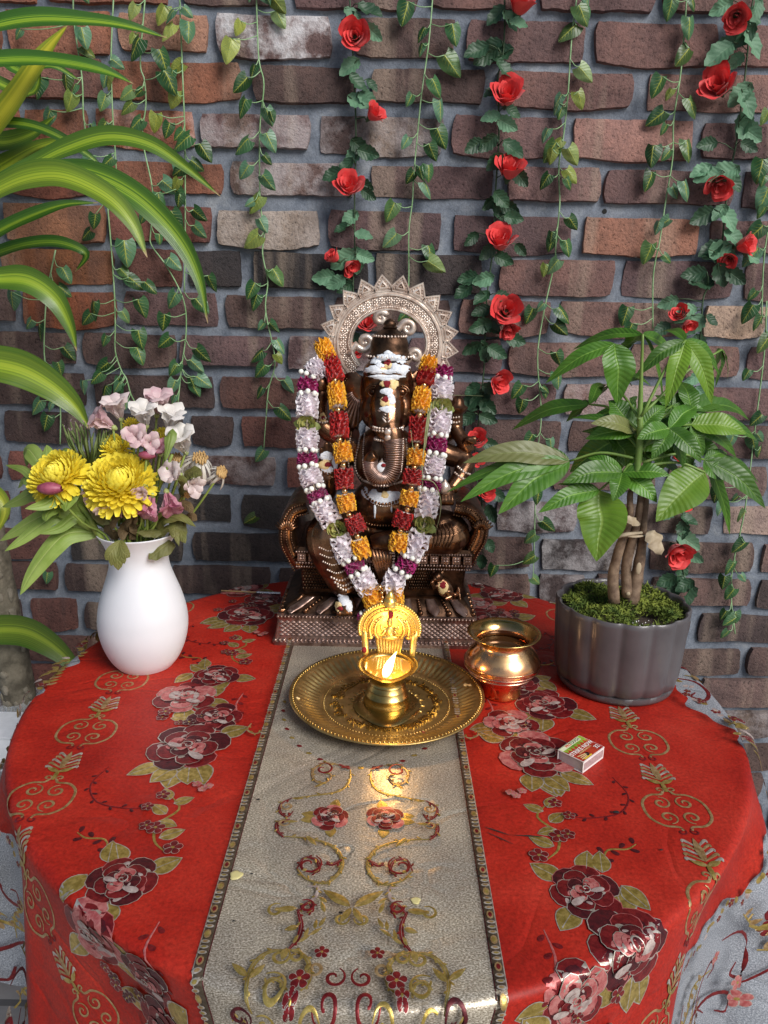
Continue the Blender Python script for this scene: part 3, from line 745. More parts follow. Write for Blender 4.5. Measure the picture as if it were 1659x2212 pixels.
def build_statue():
    rg = random.Random(8)
    # ---- plinth and throne
    zf = lambda y, Y: S2(760, y, Y).z
    xf = lambda x, y, Y: S2(x, y, Y).x
    YB = .335
    lv = [(0.0, -.1725, .1570, .146, YB), (.006, -.1735, .158, .145, YB), (.010, -.170, .155, .149, YB), (zf(1290, .152), -.1655, .1505, .153, YB), (zf(1282, .150), -.1665, .1515, .1515, YB), (zf(1264, .150), -.166, .151, .152, YB), (zf(1258, .152), -.164, .149, .154, YB)]
    mb = MB(); rloft(mb, lv); plinth = sp('plinth', mb, PLINTH, True, 35)
    ztop = zf(1258, .152); z1 = zf(1115, .176)
    x0t, x1t = xf(262, 1115, .176), xf(1378, 1115, .176)
    mb = MB(); rloft(mb, [(ztop - .001, -.162, .147, .157, YB - .002), (ztop + .010, -.156, .141, .162, YB - .005), (z1 - .004, x0t + .001, x1t - .001, .179, YB - .012), (z1, x0t - .003, x1t + .003, .176, YB - .010)])
    z2 = zf(905, .178); z3 = zf(838, .172)
    rloft(mb, [(z1 - .001, x0t + .004, x1t - .004, .183, YB - .014), (z2, x0t - .001, x1t + .001, .181, YB - .014), (z2 + .003, x0t - .008, x1t + .008, .172, YB - .01), (z2 + .009, x0t - .009, x1t + .009, .171, YB - .01), (z2 + .0105, x0t - .006, x1t + .006, .174, YB - .01), (z3, x0t - .010, x1t + .012, .170, YB - .01), (z3 + .008, x0t - .004, x1t + .006, .176, YB - .01)])
    sp('throne', mb, DARKM, True, 35)
    # lattice of raised diamonds on the plinth band
    mb = MB(); za, zb_ = .014, zf(1296, .152); nr, nc = 4, 34
    for i in range(nr * 2 - 1):
        for k in range(nc):
            x = -.163 + (k + (.5 if i % 2 else 0)) * (.3115 / nc) + .004; z = za + (i + 1) * (zb_ - za) / (nr * 2)
            hx, hz = .3115 / nc * .46, (zb_ - za) / (nr * 2) * .92
            y = .149 + (z - .01) / (zb_ - .01) * .004
            if abs(z - za) < hz * .5: continue
            mb.add([(x - hx, y, z), (x, y, z - hz), (x + hx, y, z), (x, y, z + hz), (x, y - .0032, z)], [(0, 1, 4), (1, 2, 4), (2, 3, 4), (3, 0, 4)])
    sp('diamond_lattice', mb, PLINTH, True, 60, plinth)
    mb = MB(); beads(mb, [Vector((-.164, .1505, zf(1273, .150))), Vector((.149, .1505, zf(1273, .150)))], .0026, .0056); sp('bead_row', mb, PLINTH, parent=plinth)
    mb = MB(); beads(mb, [Vector((-.168, .147, .0085)), Vector((.153, .147, .0085))], .0032, .0068, 6, 4); sp('bead_row', mb, PLINTH, parent=plinth)
    # lotus petals on the sloping tier, each its own piece
    for k in range(13):
        f = (k + .5) / 13; xb = -.155 + f * .296; xt = x0t + .01 + f * (x1t - x0t - .02)
        mb = MB(); P0 = Vector((xt, .174, z1 - .003)); P1 = Vector((xb, .155, ztop + .006))
        if k % 2:
            for q in range(6): mb.ball(P0.lerp(P1, (q + .5) / 6), .0021 + .0003 * q, 7, 5)
            mb.ball(P1, .0045, 8, 6); sp('beaded_rib', mb, BRONZE); continue
        rows = []
        for q in range(8):
            t = q / 7; c = P0.lerp(P1, t); w = .0108 * (.60 + .5 * t) * (1 if q < 6 else (.8 if q == 6 else .35))
            rows.append([c + Vector((w * math.cos(a), -abs(math.sin(a)) * (.003 + .009 * t), 0)) for a in np.linspace(0, math.pi, 9)])
        mb.grid(rows, flip=True); mb.ball(P1 + Vector((0, -.004, .001)), (.006, .003, .003), 8, 5); sp('lotus_petal', mb, PLINTH)
    for sx, xc in ((-1, -.160), (1, .145)):                              # corner leaves
        mb = MB()
        for q in range(6): mb.tube(crom([(xc * .78 - .001, .18 + q * .014, z1 - .002), (xc * .93, .168 + q * .016, z1 - .022), (xc + sx * .003, .158 + q * .018, ztop + .004)], 4), lerp_list([.003, .006, .003], 9), 6)
        sp('corner_leaf', mb, BRONZE)
    # panel of rosettes and mouldings under the seat
    for (yy, rr, st) in ((830, .0019, .0042), (905, .0022, .0048), (930, .0018, .004)):
        mb = MB(); z = zf(yy, .17); beads(mb, [Vector((x0t - .004, .1685, z)), Vector((x1t + .006, .1685, z))], rr, st, 6, 4); sp('bead_row', mb, PLINTH)
    z = zf(868, .17)
    for k in range(16):
        x = x0t + .004 + k * (x1t - x0t - .004) / 15; mb = MB(); mb.box((x, .1705, z), (.0062, .002, .0062))
        for q in range(4):
            a = R(45 + 90 * q); mb.ball((x + .003 * math.cos(a), .168, z + .003 * math.sin(a)), (.0027, .0013, .0027), 7, 4)
        sp('rosette_tile', mb, PLINTH, True, 40)
    mb = MB()
    for sgn, (xa, xb) in ((-1, (285, 480)), (1, (1000, 1160))):          # hammered panels
        for i in range(9):
            for k in range(10):
                p = S2(xa + (xb - xa) * (k + (.5 if i % 2 else 0)) / 10, 905 + i * 20, .182); mb.ball((p.x, .1815, p.z), .0024, 6, 4)
    sp('hammered_panel', mb, DARKM)['kind'] = 'stuff'
    # armrests: fluted scrolls either side
    for pts in ([(330, 470, .235), (240, 510, .225), (190, 620, .21), (185, 740, .20), (235, 850, .20), (265, 905, .20)], [(1290, 480, .235), (1400, 520, .225), (1470, 620, .21), (1465, 720, .20), (1415, 810, .20), (1390, 890, .20)]):
        P = crom([S2(*p) for p in pts], 5); mb = MB(); rows = []; n_ = len(P); sg = 1 if P[0].x > 0 else -1
        for i, p in enumerate(P):                                        # a broad scroll swept back beside the seat
            t_ = (P[min(i + 1, n_ - 1)] - P[max(i - 1, 0)]).normalized(); q_ = Vector((t_.z, 0, -t_.x)); th = np.interp(i / n_, [0, .3, .6, 1], [.010, .016, .016, .009])
            rows.append([Vector((p.x, y_, p.z)) + q_ * (th * e) for e, y_ in ((-1, .31), (-1, .205), (-.92, .192), (-.7, .184), (-.25, .180), (.25, .180), (.7, .184), (.92, .192), (1, .205), (1, .31))])
        mb.grid(rows, closed=True)
        for r_ in (rows[0], rows[-1]): mb.add(r_, [tuple(range(10))])
        sp('armrest', mb, BRONZE, True, 55)
        for off_ in (-.6, .0, .6):
            mb = MB(); beads(mb, [Vector((p.x, .1795, p.z)) + Vector(((P[min(i + 1, n_ - 1)] - P[max(i - 1, 0)]).normalized().z, 0, -(P[min(i + 1, n_ - 1)] - P[max(i - 1, 0)]).normalized().x)) * .014 * off_ for i, p in enumerate(P)], .0019, .0043, 6, 4); sp('bead_string', mb, BRONZE)
        mb = MB(); c = P[11]
        for q in range(9):
            a = R(20 + q * 17); mb.tube([Vector((c.x, .181, c.z)), Vector((c.x + .010 * math.cos(a), .178, c.z + .010 * math.sin(a))), Vector((c.x + .019 * math.cos(a), .182, c.z + .019 * math.sin(a)))], [.0012, .003, .0012], 6)
        sp('scroll_fan', mb, BRONZE)
    # ---- body: one continuous surface
    b = MB(); T = lambda pts, rad, n=14: b.tube(crom(pts, 5), lerp_list(rad, (len(pts) - 1) * 5 + 1), n)
    b.ball(S2(830, 500, .225), (.053, .048, .046), 24, 16); b.ball(S2(845, 200, .248), (.055, .036, .058), 24, 16); b.ball(S2(830, 640, .235), (.066, .046, .024), 24, 12)
    b.ball(S1(850, 860, .238), (.040, .040, .052), 24, 16); b.ball(S1(800, 765, .228), (.026, .027, .026), 16, 12); b.ball(S1(905, 765, .228), (.026, .027, .026), 16, 12)
    b.ball(S1(760, 1010, .222), (.021, .024, .028), 16, 12); b.ball(S1(945, 1010, .222), (.021, .024, .028), 16, 12)
    b.ball(S1(850, 950, .205), (.024, .020, .035), 16, 12)
    T([S1(850, 960, .200), S1(852, 1060, .188), S1(858, 1140, .180), S2(882, 20, .174), S2(896, 130, .168), S2(892, 235, .166), S2(850, 315, .165), S2(785, 318, .165), S2(740, 260, .165), S2(738, 195, .163), S2(775, 165, .160)],
      [.026, .024, .021, .0175, .0148, .0140, .0135, .0125, .0112, .0098, .0085])
    for s, x in ((-1, 752), (1, 950)): T([S1(x, 1060, .200), S1(x + s * 6, 1095, .190), S1(x + s * 10, 1125, .180)], [.007, .006, .003])
    # ears
    for (x, y, s) in ((612, 945, -1), (1075, 930, 1)):
        rot = Matrix.Rotation(R(-8 * s), 3, 'Y') @ Matrix.Rotation(R(18 * s), 3, 'Z'); b.ball(S1(x + s * 12, y, .246), (.031, .006, .047), 18, 12, 0, rot); b.ball(S1(x - s * 35 + (0 if s < 0 else 0), y - 60, .25), (.024, .009, .028), 16, 10, 0, rot)
        b.ball(S1(x + s * 2, y + 110, .250), (.010, .005, .024), 12, 8)
    # arms: two raised behind, two in front
    T([S1(640, 1190, .258), S1(520, 1180, .268), S1(410, 1110, .268), S1(398, 1000, .262), S1(405, 890, .255)], [.019, .018, .0155, .0125, .0115])
    T([S1(1050, 1190, .258), S1(1180, 1180, .266), S1(1290, 1130, .266), S1(1310, 1040, .260), S1(1312, 950, .255)], [.019, .018, .015, .0125, .011])
    T([S1(630, 1210, .25), S2(500, 260, .245), S2(440, 420, .228), S2(452, 390, .205), S2(456, 300, .196)], [.021, .0185, .0165, .0145, .0115])
    T([S1(1060, 1210, .25), S2(1240, 160, .25), S2(1375, 210, .242), S2(1350, 300, .222), S2(1280, 400, .205)], [.021, .0185, .0165, .014, .0115])
    # the raised palm
    b.ball(S2(455, 232, .192), (.0165, .0065, .0205), 16, 12)
    for x, x2, h, r in ((412, 406, 108, .0042), (438, 436, 72, .0046), (464, 466, 70, .0046), (490, 496, 92, .0043)): T([S2(x, 190, .192), S2((x + x2) / 2, 140, .191), S2(x2, h + 8, .190)], [r * 1.1, r, r * .8], 8)
    T([S2(500, 260, .190), S2(522, 220, .186), S2(524, 180, .185)], [.0052, .0046, .0035], 8)
    # the hand with the sweet, and the upper right hand
    b.ball(S2(1245, 440, .198), (.014, .012, .013), 14, 10)
    for k in range(4): T([S2(1220 + k * 22, 440, .190), S2(1222 + k * 22, 480, .184), S2(1234 + k * 18, 505, .186)], [.0044, .0046, .0036], 8)
    T([S1(1300, 1120, .262), S1(1345, 1190, .250), S1(1385, 1240, .243), S1(1410, 1290, .240)], [.012, .011, .013, .009])
    for k in range(4): T([S1(1372 + k * 16, 1235 - k * 6, .235), S1(1392 + k * 16, 1200 - k * 2, .230), S1(1412 + k * 10, 1222 + k * 6, .228)], [.0044, .0042, .003], 8)
    # legs: one hanging, one folded
    T([S2(700, 690, .235), S2(560, 680, .205), S2(455, 700, .185), S2(450, 800, .178), S2(500, 930, .170), S2(560, 1060, .164), S2(572, 1110, .160)], [.036, .037, .035, .032, .027, .021, .0155])
    b.ball(S2(572, 1185, .150), (.0165, .020, .0155), 16, 10); b.ball(S2(566, 1225, .141), (.015, .012, .008), 14, 8)
    for k in range(5): b.ball(S2(527 + k * 20, 1238, .1335), .0042 if k else .0052, 8, 6)
    T([S2(960, 690, .235), S2(1120, 670, .212), S2(1255, 690, .200), S2(1262, 725, .188), S2(1120, 742, .176), S2(960, 742, .170), S2(820, 752, .168), S2(745, 765, .168)], [.036, .036, .035, .030, .023, .019, .016, .012])
    me = remesh('body', b, BRONZE, .0017, 3)
    for v in me.vertices: v.co -= SL
    link('body', me, statue)
    bvh = BVHTree.FromPolygons([v.co + SL for v in me.vertices], [tuple(p.vertices) for p in me.polygons])
    # ---- crown
    c0 = S1(866, 650, .245); zc = lambda y: S1(866, y, .245).z - c0.z
    mb = MB(); mb.lathe([(.0, zc(665)), (.033, zc(665)), (.036, zc(640)), (.031, zc(622)), (.030, zc(600)), (.0295, zc(560)), (.027, zc(525)), (.024, zc(505)), (.026, zc(498)), (.022, zc(488)), (.015, zc(470)), (.0105, zc(455)), (.012, zc(447)), (.0095, zc(436)), (.0105, zc(420)), (.0075, zc(402)), (.003, zc(390)), (.0, zc(386))], c0, 28)
    crown = sp('crown', mb, DARKM, True, 60)
    mb = MB()
    for y, r_ in ((640, .0355), (505, .0255)):
        for k in range(30): a = 2 * math.pi * k / 30; mb.ball(c0 + Vector((r_ * math.cos(a), r_ * math.sin(a), zc(y))), .0022, 6, 4)
    sp('crown_beads', mb, HALO, parent=crown)
    # ---- ring behind the head
    hc = S1(862, 556, .285); ex = S1(1227, 520, .285).x - hc.x; ez = S1(862, 205, .285).z - hc.z; ix = S1(1108, 530, .285).x - hc.x; iz = S1(862, 336, .285).z - hc.z
    def rp(a, f, y):                                                    # f: 0 inner .. 1 outer
        return Vector((hc.x + (ix + (ex - ix) * f) * math.cos(a), .285 + y, hc.z + (iz + (ez - iz) * f) * math.sin(a)))
    mb = MB(); AA = np.linspace(R(-42), R(222), 89)
    prof = [(0, .006), (0, -.004), (.05, -.0065), (.13, -.0065), (.17, -.003), (.24, -.0025), (.28, -.005), (.34, -.002), (.74, -.002), (.80, -.006), (.88, -.006), (.93, -.003), (1.0, -.003), (1.0, .006), (0, .006)]
    mb.grid([[rp(a, f, y) for f, y in prof] for a in AA]); ring = sp('halo_ring', mb, HALO, True, 50)
    mb = MB(); beads(mb, [rp(a, .21, -.004) for a in np.linspace(R(-40), R(220), 110)], .0021, 0, 5, 4); sp('halo_beads', mb, HALO, parent=ring)
    for k in range(29):
        a = R(-38 + k * 9.2); mb = MB(); c = rp(a, .54, -.003)
        for q in range(8): p = 2 * math.pi * q / 8; mb.ball(c + Vector((.0042 * math.cos(p), 0, .0042 * math.sin(p))), (.0021, .0012, .0021), 6, 4)
        mb.ball(c + Vector((0, -.001, 0)), .0022, 7, 5); sp('halo_rosette', mb, HALO)
    for k in range(16):                                                 # the rays
        a = R(-40 + k * 17.1 + (0 if k else 0)); ca = rp(a, 1.0, 0); d = Vector((math.cos(a), 0, math.sin(a))); s_ = Vector((-math.sin(a), 0, math.cos(a)))
        w = .0158; L_ = .0285; mb = MB(); th = Vector((0, .006, 0))
        def out(f, y):
            pts = [(-1, 0), (-1.0, .28), (-.72, .5), (-.36, .76), (0, 1.0), (.36, .76), (.72, .5), (1.0, .28), (1, 0)]
            cy = .36
            return [ca + d * ((cy + (v - cy) * f) * L_ - .001) + s_ * (u * f * w) + Vector((0, y, 0)) for u, v in pts]
        rows = [out(1, .006), out(1, -.001), out(.90, -.0042), out(.78, -.0042), out(.70, -.0015), out(.52, -.0015), out(.44, -.0048), out(.26, -.0052), out(.16, -.002), out(.05, -.006)]
        mb.grid(rows, closed=True); mb.f.append(tuple(range(len(mb.v) - 9, len(mb.v)))); mb.m.append(0)
        for q in range(5):
            for sg in (-1, 1): mb.ball(ca + d * (L_ * (.16 + q * .14)) + s_ * (sg * w * (.62 - q * .115)) + Vector((0, -.0028, 0)), .0016, 5, 4)
        sp('halo_ray', mb, HALO, True, 45)
    for (x, y, r_, t0, sg) in ((700, 545, 50, 200, 1), (990, 455, 42, 170, -1), (808, 385, 34, 60, 1), (1040, 640, 36, 200, -1)):   # scrolls inside the ring
        c = S1(x, y, .284); q = r_ * .00023; pts = []
        for k in range(22): t = k / 21; a = R(t0) + sg * t * 8; pts.append(c + Vector((q * (1.25 - t) * math.cos(a), 0, q * (1.25 - t) * math.sin(a))))
        lead = [c + (pts[0] - c) * 1.9 + Vector((0, 0, -.012)), c + (pts[0] - c) * 1.4 + Vector((0, 0, -.004))]
        mb = MB(); mb.tube(lead + pts, lerp_list([.0062, .0058, .0048, .0030], 24), 8); mb.ball(pts[-1], .0042, 8, 6); sp('halo_scroll', mb, HALO)
    # ---- raised ornament
    def hit(x, y, Y=.0):
        o = S2(x, y, Y); d = (o - CAM).normalized(); h = bvh.ray_cast(CAM, d); return (h[0], h[1]) if h[0] else (None, None)
    mb = MB()                                                            # rings round the trunk
    TP = crom([S2(890, 60, .171), S2(896, 130, .168), S2(892, 235, .166), S2(850, 315, .165), S2(785, 318, .165), S2(740, 260, .165), S2(738, 195, .163)], 7)
    TR_ = lerp_list([.0163, .0150, .0141, .0136, .0127, .0114, .0100], len(TP))
    for i in range(1, len(TP) - 1):
        t = (TP[i + 1] - TP[i - 1]).normalized(); F = frame(t, (0, 1, 0)); side = F.col[0]
        mb.tube([TP[i] + (F @ Vector((math.cos(a), math.sin(a), 0))) * (TR_[i] + .0004) for a in np.linspace(0, 2 * math.pi, 17)], .0011, 5, cap=False)
    sp('trunk_rings', mb, PLINTH)
    mb = MB()
    for y, r_ in ((1118, .0225), (1135, .0222), (1200, .0200)):
        c = S1(856, y, .181)
        for k in range(26): a = 2 * math.pi * k / 26; mb.ball(c + Vector((r_ * math.cos(a), r_ * .95 * math.sin(a), 0)), .0022, 6, 4)
    for y in (1155, 1195): mb.ball(S1(856, y, .158), (.0055, .003, .0055), 10, 6)
    sp('trunk_band', mb, HALO)
    mb = MB()                                                            # trunk root scrollwork
    for sg in (-1, 1):
        for k in range(3): mb.tube(crom([S1(850 + sg * 6, 1090 - k * 26, .163 + .002 * k), S1(850 + sg * (28 + 4 * k), 1062 - k * 20, .167 + .002 * k), S1(850 + sg * (48 + 4 * k), 1030 - k * 10, .174), S1(850 + sg * (60 + 4 * k), 1070 - k * 10, .178)], 4), lerp_list([.0013, .0022, .0010], 13), 6)
    sp('trunk_scrollwork', mb, HALO)
    for x, s in ((755, -1), (948, 1)):                                   # eyes and brows
        p, n = hit(x, 880 - 1140.6, 0) if False else (None, None)
        o = S1(x, 885, .2); d = (o - CAM).normalized(); h = bvh.ray_cast(CAM, d)
        if h[0] is None: continue
        c = h[0]; mb = MB(); mb.ball(c + Vector((0, .0015, 0)), (.0058, .004, .0046), 12, 8)
        for rr, dz in ((.0080, 0), (.0108, .001)): mb.tube([c + Vector((rr * math.cos(a) * 1.05, .0002 - .0008, rr * math.sin(a) * .85 + dz)) for a in np.linspace(R(-10), R(190), 12)], .0013, 5)
        mb.tube([c + Vector((.0075 * math.cos(a), -.0004, .0058 * math.sin(a) - .0005)) for a in np.linspace(R(180), R(360), 10)], .0011, 5)
        eye = sp('eye', mb, BRONZE); mb = MB(); mb.ball(c + Vector((0, -.0024, 0)), (.0022, .0010, .0022), 8, 6); sp('pupil', mb, DARKM, parent=eye)
    for (x, y, s) in ((612, 945, -1), (1075, 930, 1)):                    # ribs of the ears
        mb = MB(); root = S1(x - s * 60, y - 90, .240)
        for k in range(11):
            a = R((200 if s < 0 else -20) + (-1 if s > 0 else 1) * k * 9.5 + (0 if s < 0 else 0)); e = root + Vector((.062 * math.cos(a) * .82, .002, .062 * math.sin(a)))
            pts = []
            for t in np.linspace(.25, 1, 8):
                q = root.lerp(e, t); d = (q + Vector((0, -.02, 0)) - CAM).normalized(); h = bvh.ray_cast(CAM, d)
                if h[0] is not None and h[0].y > .225: pts.append(h[0] + Vector((0, -.0006, 0)))
            if len(pts) > 2: mb.tube(pts, .0019, 5)
        if mb.v: sp('ear_ribs', mb, PLINTH)
        mb = MB(); beads(mb, crom([S1(x + s * 35, y - 150, .244), S1(x + s * 95, y - 60, .246), S1(x + s * 70, y + 80, .244), S1(x + s * 10, y + 170, .244)], 6), .0017, .004, 5, 4); sp('ear_beads', mb, BRONZE)
    # necklaces, belt, bangles, anklets laid on the surface
    def lay(pts, r, step, m=HALO, name='bead_string', off=.0008):
        P = crom([Vector((x, y, 0)) for x, y in pts], 10); out = []
        for p in P:
            o = S2(p.x, p.y, .2); h = bvh.ray_cast(CAM, (o - CAM).normalized())
            if h[0] is not None: out.append(h[0] + h[1] * off)
        mb = MB(); beads(mb, out, r, step, 6, 4); 
        if mb.v: sp(name, mb, m)
    lay([(680, 10), (650, 140), (640, 260), (700, 345), (830, 372), (960, 340), (985, 220), (975, 60)], .0021, .0044)
    lay([(700, 30), (690, 160), (700, 270), (740, 360)], .0015, .0034); lay([(955, 60), (950, 200), (935, 300), (900, 355)], .0015, .0034)
    lay([(600, 60), (590, 200), (588, 330)], .0016, .0035); lay([(690, 395), (740, 470), (830, 500), (930, 470), (960, 400)], .0026, .0054, BRONZE); lay([(700, 420), (760, 490), (840, 515), (930, 490)], .0014, .0034)
    lay([(660, 600), (760, 640), (900, 640), (1000, 610)], .0022, .0046, BRONZE)
    for y0, x0, x1 in ((800, 395, 520), (845, 400, 530), (895, 420, 545), (950, 450, 570), (1000, 475, 590), (1035, 500, 605), (1062, 520, 612)): lay([(x0, y0 - 8), ((x0 + x1) / 2, y0 + 16), (x1, y0 - 6)], .0016 if y0 < 1000 else .0021, .0036 if y0 < 1000 else .0046)
    for k in range(6): lay([(1150 + k * 26, 640), (1170 + k * 26, 700), (1160 + k * 22, 790)], .0016, .0028, BRONZE)
    lay([(1120, 620), (1080, 700), (1060, 760)], .0018, .004); lay([(880, 715), (980, 690), (1080, 690)], .0018, .004)
    lay([(405, 275), (450, 290), (505, 278)], .0021, .0044, BRONZE)
    for pts in ([(385, -90), (410, -80), (440, -85)], [(380, -60), (410, -50), (445, -58)], [(1270, -95), (1300, -85), (1335, -90)], [(1285, -60), (1310, -50), (1340, -58)], [(1330, 250), (1370, 285), (1410, 300)], [(1310, 290), (1345, 320), (1390, 340)]): lay(pts, .0022, .0044)
    # folds of the hanging dhoti
    mb = MB()
    for k in range(6): mb.tube(crom([S2(735 + k * 22, 775, .168), S2(760 + k * 22, 850, .158), S2(785 + k * 15, 930, .158), S2(800 + k * 8, 1005, .162)], 5), lerp_list([.004, .0062, .0056, .002], 16), 7)
    sp('dhoti_folds', mb, BRONZE)
    mb = MB()
    for k in range(3): beads(mb, crom([S2(868 + k * 13, 770, .160), S2(872 + k * 13, 860, .155), S2(862 + k * 12, 950, .156), S2(845 + k * 10, 1010, .160)], 6), .0020, .0046, 6, 4)
    sp('bead_string', mb, HALO)
    # what the upper hands hold, the sweets
    mb = MB(); c = S1(405, 860, .252); mb.lathe([(0, -.02), (.010, -.02), (.0125, -.012), (.009, -.004), (.014, .002), (.0135, .012), (.008, .020), (0, .022)], c, 16); sp('lotus_bud', mb, BRONZE, True, 50)
    mb = MB(); c = S1(1325, 985, .252); mb.lathe([(0, -.012), (.009, -.012), (.016, -.004), (.0175, .0), (.011, .004), (.0095, .012), (.004, .018), (0, .018)], c, 16); sp('goad_head', mb, BRONZE, True, 50)
    for nm, c, r_ in (('sweet_ball', S2(815, 252, .166), .0088), ('sweet_ball', S2(1240, 395, .190), .0095)):
        mb = MB(); mb.lathe([(0, -r_), (r_ * .7, -r_ * .75), (r_, 0), (r_ * .75, r_ * .7), (r_ * .25, r_ * 1.25), (0, r_ * 1.6)], c, 14); sp(nm, mb, HALO, True, 60)
    # mouse on the throne front
    b2 = MB(); b2.ball(S2(1240, 1070, .172), (.013, .009, .020), 14, 10, 0, Matrix.Rotation(R(-28), 3, 'Y')); b2.ball(S2(1190, 990, .168), (.0085, .0085, .0085), 12, 8); b2.ball(S2(1172, 1005, .160), (.004, .006, .004), 8, 6)
    b2.ball(S2(1165, 965, .170), (.004, .002, .005), 8, 6); b2.ball(S2(1222, 968, .170), (.004, .002, .005), 8, 6)
    b2.tube([S2(1210, 1040, .168), S2(1165, 1060, .160), S2(1150, 1020, .156)], [.005, .004, .003], 8); b2.tube([S2(1265, 1110, .166), S2(1275, 1130, .156), S2(1240, 1140, .152)], [.006, .005, .003], 8)
    b2.tube(crom([S2(1275, 1100, .176), S2(1320, 1110, .176), S2(1330, 1060, .178), S2(1345, 1150, .170)], 5), lerp_list([.004, .002], 16), 6)
    me2 = remesh('mouse', b2, BRONZE, .0012, 2)
    for v in me2.vertices: v.co -= SL
    link('mouse_figure', me2, statue)
    bv2 = BVHTree.FromPolygons([v.co + SL for v in me2.vertices], [tuple(p.vertices) for p in me2.polygons])
    # ---- ash, sandal paste and vermilion, smeared on the metal
    crown_pts = [Vector(v.co) + SL for v in crown.data.vertices]; bvc = BVHTree.FromPolygons(crown_pts, [tuple(p.vertices) for p in crown.data.polygons])
    def smear(name, cx, cy, w, h, m, f=S2, rag=.18, off=.0011, trees=(bvh,)):
        n = 26; rows = []; a1, a2 = rg.uniform(0, 6), rg.uniform(0, 6)
        cen = None
        for q in (0, .35, .62, .82, .94, 1.0):
            row = []
            for k in range(n):
                a = 2 * math.pi * k / n; j = 1 + rag * (math.sin(3 * a + a1) * .5 + math.sin(7 * a + a2) * .3 + rg.uniform(-.35, .35) * (q > .5))
                o = f(cx + w * q * j * math.cos(a), cy + h * q * j * math.sin(a), .2); best = None
                for tr in trees:
                    hh = tr.ray_cast(CAM, (o - CAM).normalized())
                    if hh[0] is not None and (best is None or hh[3] < best[3]): best = hh
                if best is None: row.append(None); continue
                row.append(best[0] + best[1] * (off * (1 - q ** 4) + .0002 + rg.uniform(0, .0004)))
            rows.append(row)
        ref = [p for p in rows[0] if p is not None]
        if not ref: return
        c = ref[0]; prev = [c] * n
        for row in rows:
            for k in range(n):
                if row[k] is None or abs(row[k].y - prev[k].y) > .02: row[k] = prev[k].copy()
            prev = row
        mb = MB(); mb.grid(rows, closed=True); sp(name, mb, m)
    both = (bvh, bvc)
    for (cx, cy, w, h) in ((820, 655, 42, 24), (895, 652, 44, 24), (760, 735, 60, 28), (945, 732, 62, 32), (858, 628, 40, 20), (850, 785, 112, 20), (775, 672, 36, 22), (945, 668, 38, 24), (800, 705, 30, 18), (905, 708, 34, 18), (855, 745, 70, 14)): smear('ash_smear', cx, cy, w, h, ASH, S1, .34, .0016, both)
    for (cx, cy, w, h) in ((850, 880, 44, 24), (875, 935, 34, 36), (855, 1000, 52, 24)): smear('ash_smear', cx, cy, w, h, ASH, S1)
    for (cx, cy, w, h) in ((858, 705, 30, 20), (895, 830, 32, 34), (825, 830, 24, 20), (835, 950, 34, 32)): smear('sandal_smear', cx, cy, w, h, SANDAL, S1, .2, .0022, both)
    for (cx, cy, w, h) in ((856, 688, 26, 30), (848, 830, 28, 22), (838, 938, 26, 24)): smear('vermilion_dot', cx, cy, w, h, VERM, S1, .2, .0034, both)
    for (cx, cy, w, h) in ((440, 175, 46, 30), (500, 215, 20, 50), (450, 270, 40, 26)): smear('ash_smear', cx, cy, w, h, ASH)
    smear('sandal_smear', 430, 235, 42, 36, SANDAL, off=.0018); smear('vermilion_dot', 450, 232, 26, 20, VERM, off=.0028)
    for (cx, cy, w, h) in ((700, 420, 22, 36), (780, 455, 70, 38), (890, 450, 62, 40), (760, 425, 30, 26), (840, 480, 90, 22), (768, 545, 8, 46), (880, 535, 6, 22)): smear('ash_smear', cx, cy, w, h, ASH)
    smear('sandal_smear', 835, 440, 30, 26, SANDAL, off=.0018)
    for (cx, cy, w, h) in ((560, 1150, 36, 34), (595, 1190, 22, 40), (535, 1130, 22, 24)): smear('ash_smear', cx, cy, w, h, ASH)
    smear('sandal_smear', 520, 1190, 24, 34, SANDAL, off=.0018); smear('vermilion_dot', 533, 1205, 22, 17, VERM, off=.0026)
    smear('sandal_smear', 1228, 1065, 34, 42, SANDAL, trees=(bv2,)); smear('vermilion_dot', 1226, 1048, 24, 26, VERM, off=.002, trees=(bv2,))
    smear('sandal_smear', 415, -85, 22, 34, SANDAL); smear('vermilion_dot', 416, -85, 14, 18, VERM, off=.002)
    # paste on the sweet in the trunk's curl
    mb = MB(); mb.ball(S2(815, 255, .1585), (.0085, .003, .0085), 14, 8); sp('ash_smear', mb, ASH); mb = MB(); mb.ball(S2(826, 238, .1553), (.0035, .0012, .0032), 9, 6); sp('vermilion_dot', mb, VERM)
build_statue()

# ================================================================== GARLANDS
def ruffle_mesh(name, m, rad, hgt, layers, waves, amp, seed, dome=.25, edge=None):
    """a fabric pompon: stacked ruffled rings about z"""
    rg = random.Random(seed); mb = MB(); n = 60
    for i in range(layers):
        f = (i + .5) / layers; z0 = (f - .5) * hgt; rr = rad * (1 - dome * (2 * f - 1) ** 2) * rg.uniform(.95, 1.05); p1, p2 = rg.uniform(0, 6), rg.uniform(0, 6)
        rows = []
        for q in (.25, .6, .85, 1.0, 1.04):
            row = []
            for k in range(n):
                a = 2 * math.pi * k / n; w = q ** 2 * amp * (math.sin(waves * a + p1) + .5 * math.sin((waves * 2 + 1) * a + p2))
                r_ = rr * q * (1 + .05 * math.sin((waves + 3) * a + p2)); row.append(Vector((r_ * math.cos(a), r_ * math.sin(a), z0 + w)))
            rows.append(row)
        mb.grid(rows[:4], 0, closed=True); mb.grid(rows[3:], 1 if edge else 0, closed=True)
    mb.lathe([(0, -hgt * .45), (rad * .5, -hgt * .42), (rad * .55, 0), (rad * .5, hgt * .42), (0, hgt * .45)], n=16)
    return mb.build(name, [m, edge] if edge else [m], data_only=True)
